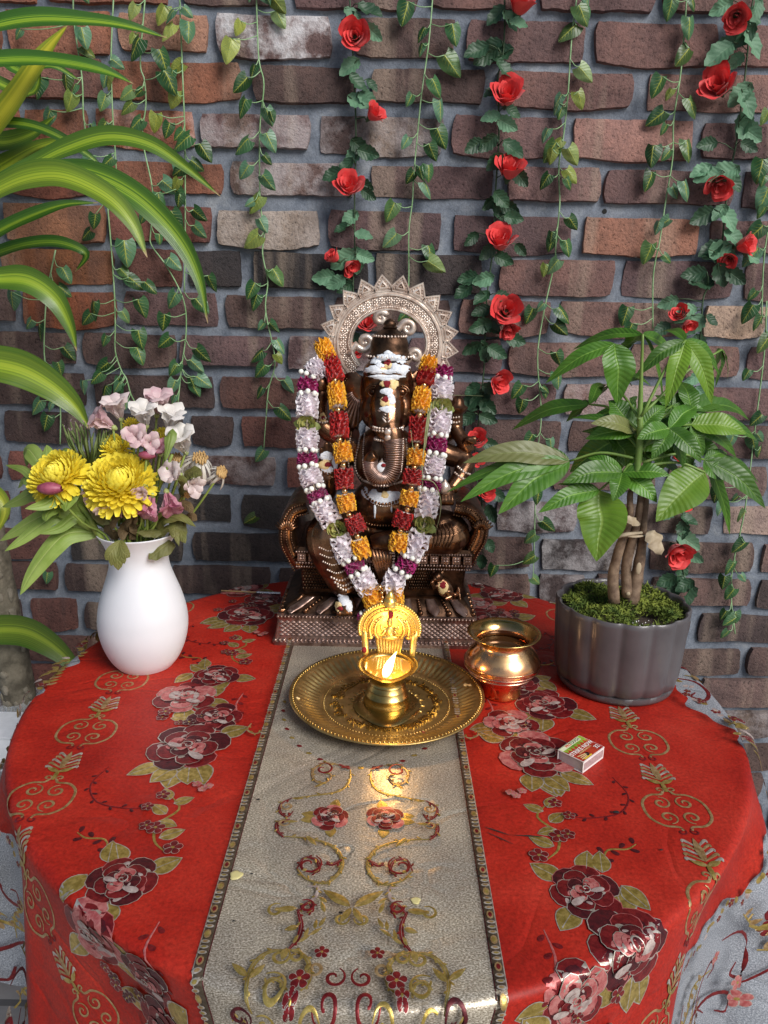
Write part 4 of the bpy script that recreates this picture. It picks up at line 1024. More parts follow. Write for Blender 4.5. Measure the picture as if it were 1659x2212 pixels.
def garlands():
    LACE = mat('white_organza', (.93, .84, .90), (.96, .92, .95), 60, rough=.6, trans=.3, sheen=.3); HEM = mat('lace_hem', (.93, .92, .93), rough=.6)
    MAG = mat('magenta_cloth', (.36, .006, .14), (.54, .014, .22), 80, rough=.55, trans=.15, sheen=.3); REDC = mat('red_satin', (.44, .010, .012), (.58, .022, .02), 80, rough=.42, sheen=.2); YEL = mat('marigold_satin', (.93, .46, .02), (.97, .60, .05), 80, rough=.45, sheen=.2)
    PEARL = mat('pearl_bead', (.88, .90, .82), rough=.22, coat=.4); GB = mat('gold_bead', (.75, .52, .25), rough=.2, metal=1); WF = mat('white_petal', (.82, .78, .78), rough=.6); GRN = mat('green_rose_cloth', (.36, .36, .09), (.52, .50, .18), 90, rough=.5, trans=.2); GRL = mat('green_cloth_leaf', (.14, .18, .035), (.22, .25, .06), 80, rough=.6)
    lace = [ruffle_mesh('lace_pompon', LACE, .0174, .030, 6, 6, .0024, k, .12, HEM) for k in range(3)]
    mag = [ruffle_mesh('magenta_pompon', MAG, .0155, .016, 5, 8, .0018, 10 + k, .1) for k in range(2)]
    red = [ruffle_mesh('red_pompon', REDC, .0140, .028, 7, 9, .0022, 20 + k, .12) for k in range(3)]
    yel = [ruffle_mesh('yellow_pompon', YEL, .0138, .026, 7, 9, .0022, 30 + k, .12) for k in range(3)]
    # small ring of pearls, a daisy spacer with a gilt bead, a rosebud
    mb = MB()
    for k in range(7): a = 2 * math.pi * k / 7; mb.ball((.0135 * math.cos(a), .0135 * math.sin(a), .0008 * (-1) ** k), .0043, 9, 7)
    pearl = mb.build('pearl_ring', PEARL, data_only=True)
    mb = MB()
    for sg in (-1, 1):
        for k in range(8):
            a = 2 * math.pi * k / 8; d = Vector((math.cos(a), math.sin(a), .25 * sg)); s_ = Vector((-math.sin(a), math.cos(a), 0)); z = Vector((0, 0, .004 * sg))
            mb.add([z + d * .002, z + d * .007 + s_ * .0024, z + d * .0112, z + d * .007 - s_ * .0024, z + d * .007 + Vector((0, 0, .0008 * sg))], [(0, 1, 4), (1, 2, 4), (2, 3, 4), (3, 0, 4)], 0)
    mb.ball((0, 0, 0), .0046, 10, 8, 1); daisy = mb.build('daisy_spacer', [WF, GB], data_only=True)
    mb = MB(); rg = random.Random(4)
    for k in range(9):
        a0 = k * 2.4; r0 = .003 + .0011 * k; rows = []
        for i in range(5):
            t = i / 4; rows.append([Vector(((r0 + .004 * t * (.4 + k / 9)) * math.cos(a0 + b), (r0 + .004 * t * (.4 + k / 9)) * math.sin(a0 + b), -.004 + .013 * t * (1 - .045 * k) + .0012 * math.sin(4 * b))) for b in np.linspace(-1.0, 1.0, 8)])
        mb.grid(rows, 0)
    for k in range(4):
        a = k * 1.57 + .4; mid = [Vector((t * .022 * math.cos(a), t * .022 * math.sin(a), -.004 + .003 * math.sin(3 * t))) for t in np.linspace(.1, 1, 6)]; blade(mb, mid, .007, (0, 0, 1), 2, .2, mi=1)
    bud = mb.build('cloth_rose', [GRN, GRL], data_only=True)
    kinds = {'W': lace, 'M': mag, 'P': [pearl], 'R': red, 'Y': yel, 'D': [daisy], 'G': [bud]}
    nm = {'W': 'lace_pompon', 'M': 'magenta_pompon', 'P': 'pearl_ring', 'R': 'red_pompon', 'Y': 'yellow_pompon', 'D': 'daisy_spacer', 'G': 'cloth_rose'}
    THREAD = mat('thread', (.5, .42, .3), rough=.8)
    def string(label, seqs, Yfn, anchor):
        t = thing('flower_garland', label, 'garland', anchor, 'cloth flower garlands round the statue'); A = Vector(anchor); cnt = 0
        for seq in seqs:
            P = [(k, (S1 if s == 1 else S2)(x, y, Yfn(x, y + (0 if s == 1 else 1140.6)))) for k, s, x, y in seq]
            pts = [p for _, p in P]
            mb = MB(); mb.tube([p - A for p in crom(pts, 3)], .0012, 5); mb.build('thread', THREAD, t)
            for i, (k, p) in enumerate(P):
                d = (pts[min(i + 1, len(pts) - 1)] - pts[max(i - 1, 0)]).normalized()
                if k == 'G': F = frame(Vector((rnd(-.2, .2), -.9, .35)), (0, 0, 1))
                else: F = frame(d, (0, -1, .01))
                F = F @ Matrix.Rotation(rnd(0, 6.28), 3, 'Z'); me = kinds[k][cnt % len(kinds[k])]; cnt += 1
                L_ = 1.0
                if k in 'WRYM':                                          # stretch so neighbours touch
                    a = (pts[i] - pts[i - 1]).length if i else .02; b = (pts[i + 1] - pts[i]).length if i < len(pts) - 1 else .02
                    base = {'W': .030, 'M': .016, 'R': .028, 'Y': .026}[k]; L_ = min(1.5, max(.8, (a + b - .009) / base))
                M4 = Matrix.Translation(p - A) @ F.to_4x4() @ Matrix.Diagonal((1, 1, L_, 1)); link(nm[k], me, t, mtx=M4)
        return t
    outL = [('W', 1, 375, 730), ('P', 1, 318, 775), ('M', 1, 315, 836), ('P', 1, 315, 897), ('W', 1, 312, 975), ('G', 1, 310, 1105), ('W', 1, 312, 1205), ('P', 1, 315, 1282), ('M', 2, 312, 196), ('P', 2, 314, 247), ('W', 2, 335, 318), ('P', 2, 362, 395), ('M', 2, 380, 440), ('P', 2, 405, 482), ('W', 2, 440, 555), ('G', 2, 515, 672), ('W', 2, 558, 792), ('P', 2, 604, 870), ('M', 2, 628, 915), ('P', 2, 652, 958), ('W', 2, 702, 1030), ('Y', 2, 742, 1130)]
    outR = [('M', 1, 1225, 756), ('P', 1, 1218, 797), ('W', 1, 1220, 865), ('G', 1, 1222, 985), ('W', 1, 1206, 1088), ('P', 1, 1192, 1180), ('M', 1, 1186, 1240), ('P', 2, 1182, 166), ('W', 2, 1164, 248), ('P', 2, 1152, 330), ('M', 2, 1148, 370), ('P', 2, 1126, 408), ('W', 2, 1120, 500), ('G', 2, 1100, 635), ('W', 2, 1046, 775), ('P', 2, 1006, 855), ('M', 2, 983, 906), ('P', 2, 950, 955), ('W', 2, 897, 1030), ('Y', 2, 902, 1130)]
    inL = [('Y', 1, 435, 612), ('R', 1, 485, 728), ('D', 1, 497, 805), ('Y', 1, 512, 908), ('D', 1, 520, 1006), ('R', 1, 527, 1108), ('D', 1, 530, 1206), ('Y', 1, 552, 1290), ('D', 2, 556, 236), ('R', 2, 560, 330), ('D', 2, 564, 412), ('Y', 2, 576, 492), ('D', 2, 594, 572), ('R', 2, 636, 635), ('D', 2, 650, 716), ('Y', 2, 672, 800)]
    inR = [('Y', 1, 1128, 712), ('R', 1, 1116, 782), ('D', 1, 1100, 838), ('Y', 1, 1082, 938), ('D', 1, 1070, 1040), ('R', 1, 1058, 1140), ('D', 1, 1050, 1245), ('Y', 2, 1046, 185), ('D', 2, 1034, 252), ('R', 2, 1020, 318), ('D', 2, 1014, 392), ('Y', 2, 1000, 460), ('D', 2, 988, 535), ('R', 2, 955, 605), ('D', 2, 940, 680), ('Y', 2, 928, 755)]
    def yo(x, y):                                                        # depth: over the shoulders, forward over knees
        return np.interp(y, [560, 750, 1000, 1400, 1700, 1950, 2200, 2300], [.262, .245, .222, .185, .160, .146, .138, .134])
    o = string('outer garland of white lace pompons, magenta puffs, pearl rings and green cloth roses', [outL, outR], yo, (0, .18, .12))
    gbead = MB()
    for (x, y) in ((800, 1060), (830, 1075), (815, 1100), (818, 1130), (812, 1160), (800, 1185), (790, 1070), (845, 1062)): gbead.ball(S2(x, y, .133) - Vector((0, .18, .12)), .0042, 9, 7)
    gbead.build('gilt_bead_tassel', GB, o)
    for (x, y) in ((745, 1208), (690, 1260)): link('magenta_pompon', mag[0], o, mtx=Matrix.Translation(S2(x, y, .139) - Vector((0, .18, .12))) @ Matrix.Diagonal((.6, .6, .6, 1)))
    for (x, y) in ((705, 1235), (770, 1238)): link('pearl_ring', pearl, o, mtx=Matrix.Translation(S2(x, y, .138) - Vector((0, .18, .12))) @ Matrix.Diagonal((.6, .6, .6, 1)))
    string('inner garland of red and marigold yellow satin puffs with small daisy spacers', [inL, inR], lambda x, y: np.interp(y, [560, 640, 800, 1100, 1500, 1750, 1950], [.268, .258, .232, .192, .160, .148, .142]), (0, .19, .16))
    # dried grass blades tucked in the garland
    GS = mat('dry_grass', (.20, .24, .10), (.36, .36, .20), 60, rough=.7)
    g = thing('grass_tuft', 'thin dry grass blades tucked into the garland beside the raised ear', 'grass', S2(1105, 130, .165)); A = g.location
    for pts, w in (([(1130, -150), (1110, 0), (1100, 120), (1080, 260), (1072, 380)], .0012), ([(1150, -180), (1125, -30), (1108, 130)], .0018), ([(1120, -110), (1200, -225), (1330, -235), (1500, -230)], .0008), ([(1010, 0), (1030, 130), (1080, 200), (1085, 400), (1010, 560)], .0007), ([(1060, 330), (1160, 350), (1205, 440), (1210, 560), (1160, 750)], .0021),
                   ([(1140, -60), (1250, -150), (1280, -160)], .0007), ([(970, 260), (1040, 250), (1120, 240), (1260, 190)], .0007), ([(1100, 80), (1130, -100), (1165, -160)], .0011), ([(960, 640), (960, 800), (970, 940)], .0006)):
        mb = MB(); P = crom([S2(x, y, .158 if y > 300 else .166) - A for x, y in pts], 6); mb.tube(P, lerp_list([w * .6, w, w * .3], len(P)), 5, flat=.4); mb.build('grass_blade', GS, g)
garlands()
# ================================================================== BRASS PLATE
BRASS = mat('brass', (.36, .235, .070), (.60, .43, .16), 26, rough=.36, metal=1, bump=.15, bscale=150, bdist=.0006, rough2=.22)
BRASS_D = mat('worn_brass', (.30, .195, .065), (.58, .41, .16), 34, rough=.44, metal=.88, bump=.25, bscale=160, bdist=.0008, rough2=.27)
GILT = mat('gilt_brass', (.66, .44, .10), (.88, .66, .22), 60, rough=.44, metal=.8, bump=.2, bscale=250, bdist=.0005, rough2=.24)
PC = Vector((.009, -.030, 0))
def text_mesh(s, size, m, depth=.0006, font=None):
    cu = bpy.data.curves.new('t', 'FONT'); cu.body = s; cu.size = size; cu.extrude = depth; cu.align_x = 'CENTER'; cu.align_y = 'CENTER'; cu.resolution_u = 2; cu.offset = size * .012
    o = bpy.data.objects.new('t', cu); col.objects.link(o); dg = bpy.context.evaluated_depsgraph_get()
    me = bpy.data.meshes.new_from_object(o.evaluated_get(dg)); bpy.data.objects.remove(o); bpy.data.curves.remove(cu)
    me.materials.clear(); me.materials.append(m); return me
def build_plate():
    t = thing('brass_plate', 'round brass offering plate with fluted rim and raised lettering under the oil lamp', 'plate', PC)
    def fl(r, z, a):
        if .0935 < r < .121:
            k = math.sin(math.pi * (r - .0935) / .0275); return r, z + .0013 * k * math.cos(78 * a)
        return r, z
    prof = [(0, .0020), (.040, .0020), (.080, .0022), (.0865, .0026), (.0890, .0040), (.0915, .0048), (.0935, .0050), (.098, .0064), (.103, .0084), (.108, .0108), (.113, .0136), (.118, .0162), (.121, .0176), (.1245, .0184), (.1285, .0192), (.1310, .0196), (.1326, .0188), (.1318, .0176), (.128, .0174), (.121, .0150), (.108, .0085), (.095, .0030), (.085, .0003), (0, .0003)]
    mb = MB(); mb.lathe(prof, n=468, fn=fl); mb.build('plate_dish', BRASS_D, t)
    mb = MB()
    for k in range(150): a = 2 * math.pi * k / 150; mb.ball((.1278 * math.cos(a), .1278 * math.sin(a), .0194), .0017, 6, 4)
    mb.build('rim_beading', BRASS, t)
    mb = MB()
    for k in range(120): a = 2 * math.pi * k / 120; mb.ball((.0858 * math.cos(a), .0858 * math.sin(a), .0028), .0013, 5, 4)
    mb.build('inner_beading', BRASS_D, t)
    for k in range(40):
        a = 2 * math.pi * k / 40; r0, r1 = .040, .053 if k % 2 else .048; mb = MB(); mb.tube([(r0 * math.cos(a), r0 * math.sin(a), .0024), (r1 * math.cos(a), r1 * math.sin(a), .0024)], [.0010, .0007], 5); mb.build('sun_ray', BRASS, t)
    # raised lettering round the well, read from the centre outwards at the front
    words = ['ॐ', 'भूर्भुवः', 'स्वः', 'तत्स', 'वितु', 'र्वरेण्यं', 'भर्गो', 'देवस्य', 'धीमहि', 'धियो', 'यो', 'नः', 'प्रचो', 'दयात्', '॥']
    wts = [len(w) + 1.2 for w in words]; tot = sum(wts); ang = R(58)
    for w, k in zip(words, wts):
        sweep = 2 * math.pi * k / tot; a = ang + sweep / 2; ang += sweep; rr = .0685
        me = text_mesh(w, .0150, BRASS, .0010); o = link('letters', me, t)
        o.matrix_basis = Matrix.Translation((rr * math.cos(a), rr * math.sin(a), .0030)) @ Matrix.Rotation(a + R(90), 4, 'Z')
    for (px, py, r_) in ((925, 1584, .007), (640, 1484 + 25, .004), (1010, 1480, .005)):
        mb = MB(); p = onz(px, py, .004 if r_ > .006 else .017) - PC
        for k in range(14): mb.ball(p + Vector((rnd(-1, 1) * r_, rnd(-1, 1) * r_ * .5, rnd(0, .0006))), (rnd(.001, .0022), rnd(.001, .002), .0007), 6, 4)
        mb.build('vermilion_dust', VERM if r_ > .006 else SANDAL, t)
build_plate()

# ================================================================== OIL LAMP
def build_lamp():
    LC = onz(836, 1552, .0024); LC.x = .0095; LC.y = -.040
    t = thing('oil_lamp', 'lit brass oil lamp with a pointed spout and an arched gilt back plaque', 'lamp', (LC.x, LC.y, .0024))
    def drop(r0, k, z, n=40, pw=1.6):                                    # round with a point toward the viewer
        out = []
        for i in range(n):
            a = 2 * math.pi * i / n; e = max(0, -math.sin(a)); r = r0 * (1 + k * e ** 9 + .05 * e ** 3); out.append(Vector((r * math.cos(a), r * math.sin(a), z)))
        return out
    mb = MB(); mb.grid([drop(.0, 0, .0002), drop(.044, .22, .0002), drop(.0455, .22, .0022), drop(.044, .22, .0038), drop(.036, .06, .0050), drop(.030, .0, .0062)], closed=True)
    mb.build('foot_plate', BRASS, t, True, 40)
    mb = MB(); mb.lathe([(.031, .0050), (.0325, .0085), (.031, .0125), (.0295, .0190), (.0300, .0198), (.0290, .0206), (.0262, .0275), (.0268, .0285), (.0258, .0295), (.0235, .0345), (.0242, .0358), (.0232, .0370), (.0225, .0405), (.0228, .0425)], n=48); mb.build('stem', BRASS, t, True, 50)
    mb = MB(); mb.grid([drop(.0222, .0, .0410), drop(.0240, .04, .0470), (drop(.0280, .12, .0540)), drop(.0330, .20, .0590), drop(.0400, .24, .0610), drop(.0405, .24, .0622), drop(.0335, .20, .0618), drop(.0320, .18, .0590), drop(.026, .08, .0525), drop(.0, 0, .0510)], closed=True)
    mb.build('bowl', BRASS, t, True, 60)
    OIL = mat('lamp_oil', (.80, .42, .06), rough=.06, coat=.5); OIL.node_tree.nodes['Principled BSDF'].inputs['Transmission Weight'].default_value = .35
    mb = MB(); mb.grid([drop(.0, 0, .0590), drop(.0312, .17, .0590)], closed=True); mb.build('oil', OIL, t)
    # arched plaque standing at the back of the bowl
    z0 = .0610; yb = .0370; cx = .0015; zc = z0 + .036; hw, hh = .0405, .036
    def arch(f, y, k=1.0):
        pts = []
        for i in range(25): a = R(-12 + 204 * i / 24); pts.append(Vector((cx + hw * f * math.cos(a), yb + y, zc + hh * f * math.sin(a))))
        return pts
    mb = MB(); A0 = arch(1, .002); A1 = arch(1, -.002); 
    def fan(P, flip):
        c = sum(P, Vector()) / len(P); vs = [c] + P; fs = [(0, i + 1, (i + 1) % len(P) + 1) for i in range(len(P))]; mb.add(vs, [f[::-1] for f in fs] if flip else fs)
    fan(A0, True); fan(A1, False); mb.grid([A0, A1], closed=True)
    plaque = mb.build('back_plaque', GILT, t, True, 40)
    mb = MB()
    for f, n, r_ in ((1.03, 40, .0026), ):
        for i in range(n): a = R(-14 + 208 * i / (n - 1)); mb.ball((cx + hw * f * math.cos(a), yb, zc + hh * f * math.sin(a)), (r_, .003, r_), 6, 5)
    mb.build('plaque_beading', GILT, t)
    mb = MB()
    for f, r_ in ((.88, .0013), (.76, .0010)): mb.tube(arch(f, -.0024), r_, 6)
    for i in range(22): a = R(-4 + 188 * i / 21); mb.ball((cx + hw * .82 * math.cos(a), yb - .0024, zc + hh * .82 * math.sin(a)), .0012, 5, 4)
    mb.build('plaque_arch_moulding', GILT, t)
    # relief: a small seated figure flanked by lamps and sprays
    mb = MB(); y = yb - .0028
    mb.ball((cx, y, zc - .004), (.0065, .003, .0085), 12, 8); mb.ball((cx, y, zc + .0075), (.0036, .0030, .0042), 10, 8); mb.lathe([(.0040, .0), (.0036, .004), (.0018, .008), (0, .011)], (cx, y, zc + .0095), 10)
    mb.ball((cx, y, zc - .0125), (.0125, .0036, .0042), 12, 8)
    for s in (-1, 1):
        mb.tube([(cx + s * .005, y, zc + .002), (cx + s * .011, y, zc - .001), (cx + s * .012, y, zc + .006)], [.0020, .0018, .0012], 6); mb.tube([(cx + s * .005, y, zc - .001), (cx + s * .010, y, zc - .007), (cx + s * .006, y - .001, zc - .009)], [.0020, .0018, .0012], 6)
    mb.build('relief_figure', GILT, t)
    for s in (-1, 1):
        mb = MB(); mb.tube(crom([(cx + s * .015, y, zc - .014), (cx + s * .020, y, zc - .004), (cx + s * .018, y, zc + .008), (cx + s * .009, y, zc + .018)], 5), lerp_list([.0024, .0030, .0022, .0012], 16), 7)
        mb.tube(crom([(cx + s * .026, y, zc - .010), (cx + s * .027, y, zc + .002), (cx + s * .022, y, zc + .014)], 5), lerp_list([.0034, .0024, .0012], 11), 7); mb.ball((cx + s * .026, y, zc - .012), (.0042, .0024, .0034), 8, 6)
        for q in range(4): mb.tube(crom([(cx + s * (.012 + .004 * q), y, zc + .012 - .002 * q), (cx + s * (.014 + .004 * q), y, zc + .016 - .003 * q), (cx + s * (.010 + .004 * q), y, zc + .019 - .003 * q)], 3), .0010, 5)
        mb.build('relief_spray', GILT, t)
    mb = MB()                                                            # finial
    mb.lathe([(.0100, .0), (.0085, .004), (.0090, .006), (.0060, .010), (.0065, .012), (.0035, .017), (.0022, .019), (.0, .020)], (cx, yb, zc + hh - .001), 16)
    mb.build('finial', GILT, t, True, 50)
    mb = MB(); 
    for k in range(9):                                                   # fluted skirt between the two slots
        x = cx + (k - 4) * .0042; mb.tube([(x * .8 + cx * .2, yb - .0005, z0 - .002), (x * .92 + cx * .08, yb - .0015, z0 + .010), (x, yb - .001, z0 + .020), (x * 1.1 - cx * .1, yb, z0 + .027)], [.0020, .0022, .0023, .0022], 6)
    mb.box((cx, yb + .0008, z0 + .012), (.0155, .0012, .015)); mb.tube([(cx - .022, yb - .0015, z0 + .0275), (cx + .022, yb - .0015, z0 + .0275)], .0017, 6)
    mb.build('plaque_skirt', GILT, t, True, 50)
    for s in (-1, 1):
        mb = MB(); mb.tube([(cx + s * .0355, yb + .001, z0 + .034), (cx + s * .0335, yb, z0 + .020), (cx + s * .0325, yb - .002, z0 + .004), (cx + s * .0315, yb - .006, z0 - .002)], [.0062, .0050, .0046, .0044], 10, flat=.55); mb.build('plaque_leg', GILT, t)
    mb = MB(); mb.ball((cx + .001, yb - .0054, zc + .022), (.0040, .0012, .0052), 9, 6); mb.build('vermilion_dot', VERM, t)
    mb = MB(); mb.ball((cx - .034, yb - .006, z0 + .006), (.0035, .002, .0045), 8, 6); mb.build('vermilion_dot', VERM, t)
    # wick and flame
    WK = mat('wick', (.12, .07, .05), (.55, .45, .35), 200, rough=.9); mb = MB(); w0 = Vector((-.004, -.0345, .0600))
    mb.tube([w0 + Vector((.010, .020, -.0005)), w0, w0 + Vector((.001, -.003, .003))], [.0016, .0018, .0010], 7); mb.build('wick', WK, t)
    m, N, L, b = newmat('flame'); tc = N.new('ShaderNodeTexCoord'); sp_ = N.new('ShaderNodeSeparateXYZ'); L.new(tc.outputs['Generated'], sp_.inputs[0])
    rp = ramp(N, [(0, (.9, .28, .04)), (.22, (1.0, .55, .15)), (.5, (1.0, .80, .40)), (1, (1.0, .60, .16))]); L.new(sp_.outputs[2], rp.inputs[0]); em = N.new('ShaderNodeEmission'); L.new(rp.outputs[0], em.inputs[0]); em.inputs[1].default_value = 12.0; L.new(em.outputs[0], N['Material Output'].inputs[0])
    mb = MB(); fc = w0 + Vector((.001, -.003, .003)); tip = Vector((.0135, .004, .034)); rows = []
    for i in range(13):
        f = i / 12; c = fc + tip * f + Vector((-.002 * math.sin(math.pi * f), 0, 0)); r_ = .0060 * math.sin(math.pi * min(1, .06 + f * .94) ** .62) + .0001
        rows.append([c + Vector((r_ * math.cos(a), r_ * math.sin(a), 0)) for a in np.linspace(0, 2 * math.pi, 15)[:-1]])
    mb.grid(rows, closed=True); mb.build('flame', m, t)
    ld = bpy.data.lights.new('flame_light', 'POINT'); ld.energy = .26; ld.color = (1.0, .56, .20); ld.shadow_soft_size = .006; lo = bpy.data.objects.new('flame_light', ld); col.objects.link(lo); lo.parent = t; lo.location = fc + tip * .62 + Vector((0, -.010, .004))
build_lamp()

# ================================================================== COPPER WATER POT
def build_lota():
    C = Vector((.1695, .006, 0)); t = thing('water_pot', 'round copper and brass water pot with flared lip beside the plate', 'pot', C)
    COP = None; m, N, L, b = newmat('copper_brass'); co = coords(N); sp_ = N.new('ShaderNodeSeparateXYZ'); L.new(co, sp_.inputs[0])
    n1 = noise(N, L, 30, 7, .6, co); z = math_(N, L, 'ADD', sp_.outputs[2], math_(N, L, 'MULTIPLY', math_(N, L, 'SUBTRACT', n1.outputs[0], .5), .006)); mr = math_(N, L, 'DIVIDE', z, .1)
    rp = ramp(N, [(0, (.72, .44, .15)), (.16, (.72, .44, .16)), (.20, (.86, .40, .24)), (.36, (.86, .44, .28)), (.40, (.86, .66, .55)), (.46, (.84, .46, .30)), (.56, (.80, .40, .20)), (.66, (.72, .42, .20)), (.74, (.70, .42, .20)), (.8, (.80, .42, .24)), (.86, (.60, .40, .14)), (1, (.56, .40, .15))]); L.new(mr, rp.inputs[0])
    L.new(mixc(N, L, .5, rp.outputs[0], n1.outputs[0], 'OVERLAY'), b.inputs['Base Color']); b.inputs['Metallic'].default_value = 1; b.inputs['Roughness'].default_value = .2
    rr = ramp(N, [(.4, (.14, .14, .14)), (.65, (.34, .34, .34))]); L.new(n1.outputs[0], rr.inputs[0]); L.new(rr.outputs[0], b.inputs['Roughness'])
    prof = [(0, .0006), (.0270, .0006), (.0285, .003), (.0275, .008), (.0285, .016), (.0345, .025), (.0430, .033), (.0495, .041), (.0515, .0435), (.0520, .047), (.0528, .0490), (.0522, .053), (.0490, .061), (.0430, .0690), (.0375, .0740), (.0350, .0775), (.0352, .0810), (.0385, .0860), (.0450, .0905), (.0500, .0925), (.0512, .0938), (.0500, .0945), (.0440, .0922), (.0380, .0880), (.0340, .0820), (.0335, .0775), (.0360, .0735), (.0400, .068), (.0400, .05), (0, .05)]
    mb = MB(); mb.lathe(prof, n=72); mb.build('pot_body', m, t)
    W = mat('water', (.05, .022, .008), rough=.03); mb = MB(); mb.lathe([(0, .0715), (.0365, .0715)], n=40); mb.build('water', W, t)
    mb = MB(); rgs = mat('etched_line', (.30, .16, .07), rough=.35, metal=1)
    for z_, r_ in ((.0445, .0519), (.0520, .0527), (.0365, .0463)): mb.lathe([(r_ + .0001, z_ - .0006), (r_ + .0009, z_), (r_ + .0001, z_ + .0006)], n=64)
    mb.build('turned_ridges', m, t)
build_lota()

# ================================================================== MATCHBOX
def build_matchbox():
    a, b_ = onz(1217, 1632), onz(1258, 1672); c = onz(1316, 1628)
    ex = (a - b_); C = Vector((.2455, -.158, 0)); t = thing('matchbox', 'small red and green matchbox lying on the tablecloth', 'matchbox', C)
    u = (c - b_).normalized(); vv = Vector((-u.y, u.x, 0)); Lx, Ly, H = .047, .035, .0155
    rot = Matrix(((u.x, vv.x, 0), (u.y, vv.y, 0), (0, 0, 1)))
    # u: along the striker side (away right), v: away left
    org = b_ - C
    CARD = mat('card_white', (.72, .66, .64), (.80, .75, .73), 90, rough=.75); STR = mat('striker_strip', (.36, .24, .24), (.46, .32, .32), 300, rough=.95, bump=.6, bscale=900); TRAY = mat('tray_grey', (.38, .32, .33), (.44, .38, .38), 120, rough=.8)
    REDP = mat('print_red', (.30, .016, .012), (.55, .07, .02), 30, rough=.35, coat=.3); GRNP = mat('print_green', (.10, .24, .02), (.36, .50, .06), 60, rough=.35, coat=.3); CREAM = mat('print_cream', (.72, .74, .50), rough=.35, coat=.3); WH = mat('print_white', (.85, .84, .80), rough=.4); BK = mat('print_black', (.02, .02, .02), rough=.4); RD2 = mat('print_scarlet', (.6, .02, .02), rough=.4); WOOD = mat('print_wood', (.70, .55, .28), rough=.4); YL = mat('print_yellow', (.70, .52, .05), rough=.4)
    W = lambda x, y, z: org + u * x + vv * y + Vector((0, 0, z))
    def bx(name, x0, x1, y0, y1, z0, z1, m):
        mb = MB(); vs = [W(x, y, z) for x in (x0, x1) for y in (y0, y1) for z in (z0, z1)]; mb.add(vs, [(0, 1, 3, 2), (4, 6, 7, 5), (0, 4, 5, 1), (2, 3, 7, 6), (0, 2, 6, 4), (1, 5, 7, 3)]); return mb.build(name, m, t, False)
    th = .0007; z0 = .0006
    bx('sleeve_bottom', 0, Lx, 0, Ly, z0, z0 + th, CARD); bx('sleeve_top', 0, Lx, -.0004, Ly, z0 + H - th, z0 + H, CARD); bx('sleeve_side', 0, Lx, 0, th, z0 + th, z0 + H - th, CARD); bx('sleeve_side', 0, Lx, Ly - th, Ly, z0 + th, z0 + H - th, CARD)
    bx('striker', .002, Lx - .002, -.0003, 0, z0 + .003, z0 + H - .003, STR)
    bx('tray', .0012, Lx - .0012, th + .0004, Ly - th - .0004, z0 + th + .0003, z0 + H - th - .0006, TRAY)
    zt = z0 + H
    def flat(name, pts, m, lift): mb = MB(); mb.add([W(x, y, zt + lift) for x, y in pts], [tuple(range(len(pts)))]); mb.build(name, m, t, False)
    flat('printed_panel', [(.0006, .0006), (Lx - .0006, .0006), (Lx - .0006, Ly - .0006), (.0006, Ly - .0006)], REDP, .00012)
    zig = [(.0006, Ly - .0006), (.0006, Ly - .0075)]
    for k in range(7): zig += [(.0006 + (k + .5) * (Lx - .0012) / 7, Ly - .0135), (.0006 + (k + 1) * (Lx - .0012) / 7, Ly - .0085)]
    flat('green_zigzag', zig + [(Lx - .0006, Ly - .0006)], GRNP, .00022); flat('cream_band', [(.0006, Ly - .0068), (Lx - .006, Ly - .0068), (Lx - .006, Ly - .0012), (.0006, Ly - .0012)], CREAM, .00032)
    def txt(name, s, size, x, y, m, sx=1):
        me = text_mesh(s, size, m, .00005); o = link(name, me, t)
        B = Matrix(((u.x, vv.x, 0, 0), (u.y, vv.y, 0, 0), (0, 0, 1, 0), (0, 0, 0, 1))); o.matrix_basis = Matrix.Translation(W(x, y, zt + .0005)) @ B @ Matrix.Diagonal((sx, 1, 1, 1))
    txt('brand_lettering', 'PRO', .0056, .0165, Ly - .0040, RD2); txt('brand_lettering', 'TOUCH', .0056, .0298, Ly - .0040, BK)
    txt('title_lettering', 'STRIKE NOW', .0084, .0235, .0170, WH, .92); txt('count_lettering', '32', .0080, Lx - .0065, .0065, WH)
    txt('small_lettering', 'LONGER BURN TIME', .0028, .0235, .0122, WOOD)
    for (x0_, y0_, x1_, y1_) in ((.004, .0105, .019, .0075), (.005, .0070, .020, .0060), (.0035, .0040, .017, .0045)):
        d = Vector((x1_ - x0_, y1_ - y0_, 0)).normalized() * .0007; flat('printed_match', [(x0_ - d.y, y0_ + d.x), (x0_ + d.y, y0_ - d.x), (x1_ + d.y, y1_ - d.x), (x1_ - d.y, y1_ + d.x)], WOOD, .00030); flat('printed_match_head', [(x1_ + .0021 * math.cos(k * .785), y1_ + .0016 * math.sin(k * .785)) for k in range(8)], BK, .0004)
    flat('yellow_tab', [(.006, .0012), (.022, .0012), (.022, .0032), (.006, .0032)], YL, .00028)
build_matchbox()

# ================================================================== INCENSE STICK
def build_incense():
    a, b_ = onz(478, 1276, .004), onz(606, 1282, .004); ST = mat('bamboo', (.40, .26, .12), rough=.6); FO = mat('foil_wrap', (.75, .77, .80), rough=.25, metal=1, bump=1, bscale=600, bdist=.001)
    t = thing('incense_stick', 'incense stick with its silver foil end lying beside the statue', 'incense stick', (a + b_) / 2); C = t.location.copy()
    mb = MB(); mb.tube([a - C, b_ - C], .0016, 6); mb.build('stick', ST, t)
    P = [a.lerp(b_, f) - C + Vector((0, 0, rnd(-.0004, .0004))) for f in np.linspace(.6, 1.0, 14)]; mb = MB(); mb.tube(P, [.0027 + rnd(-.0005, .0006) for _ in P], 7); mb.build('foil', FO, t)
build_incense()

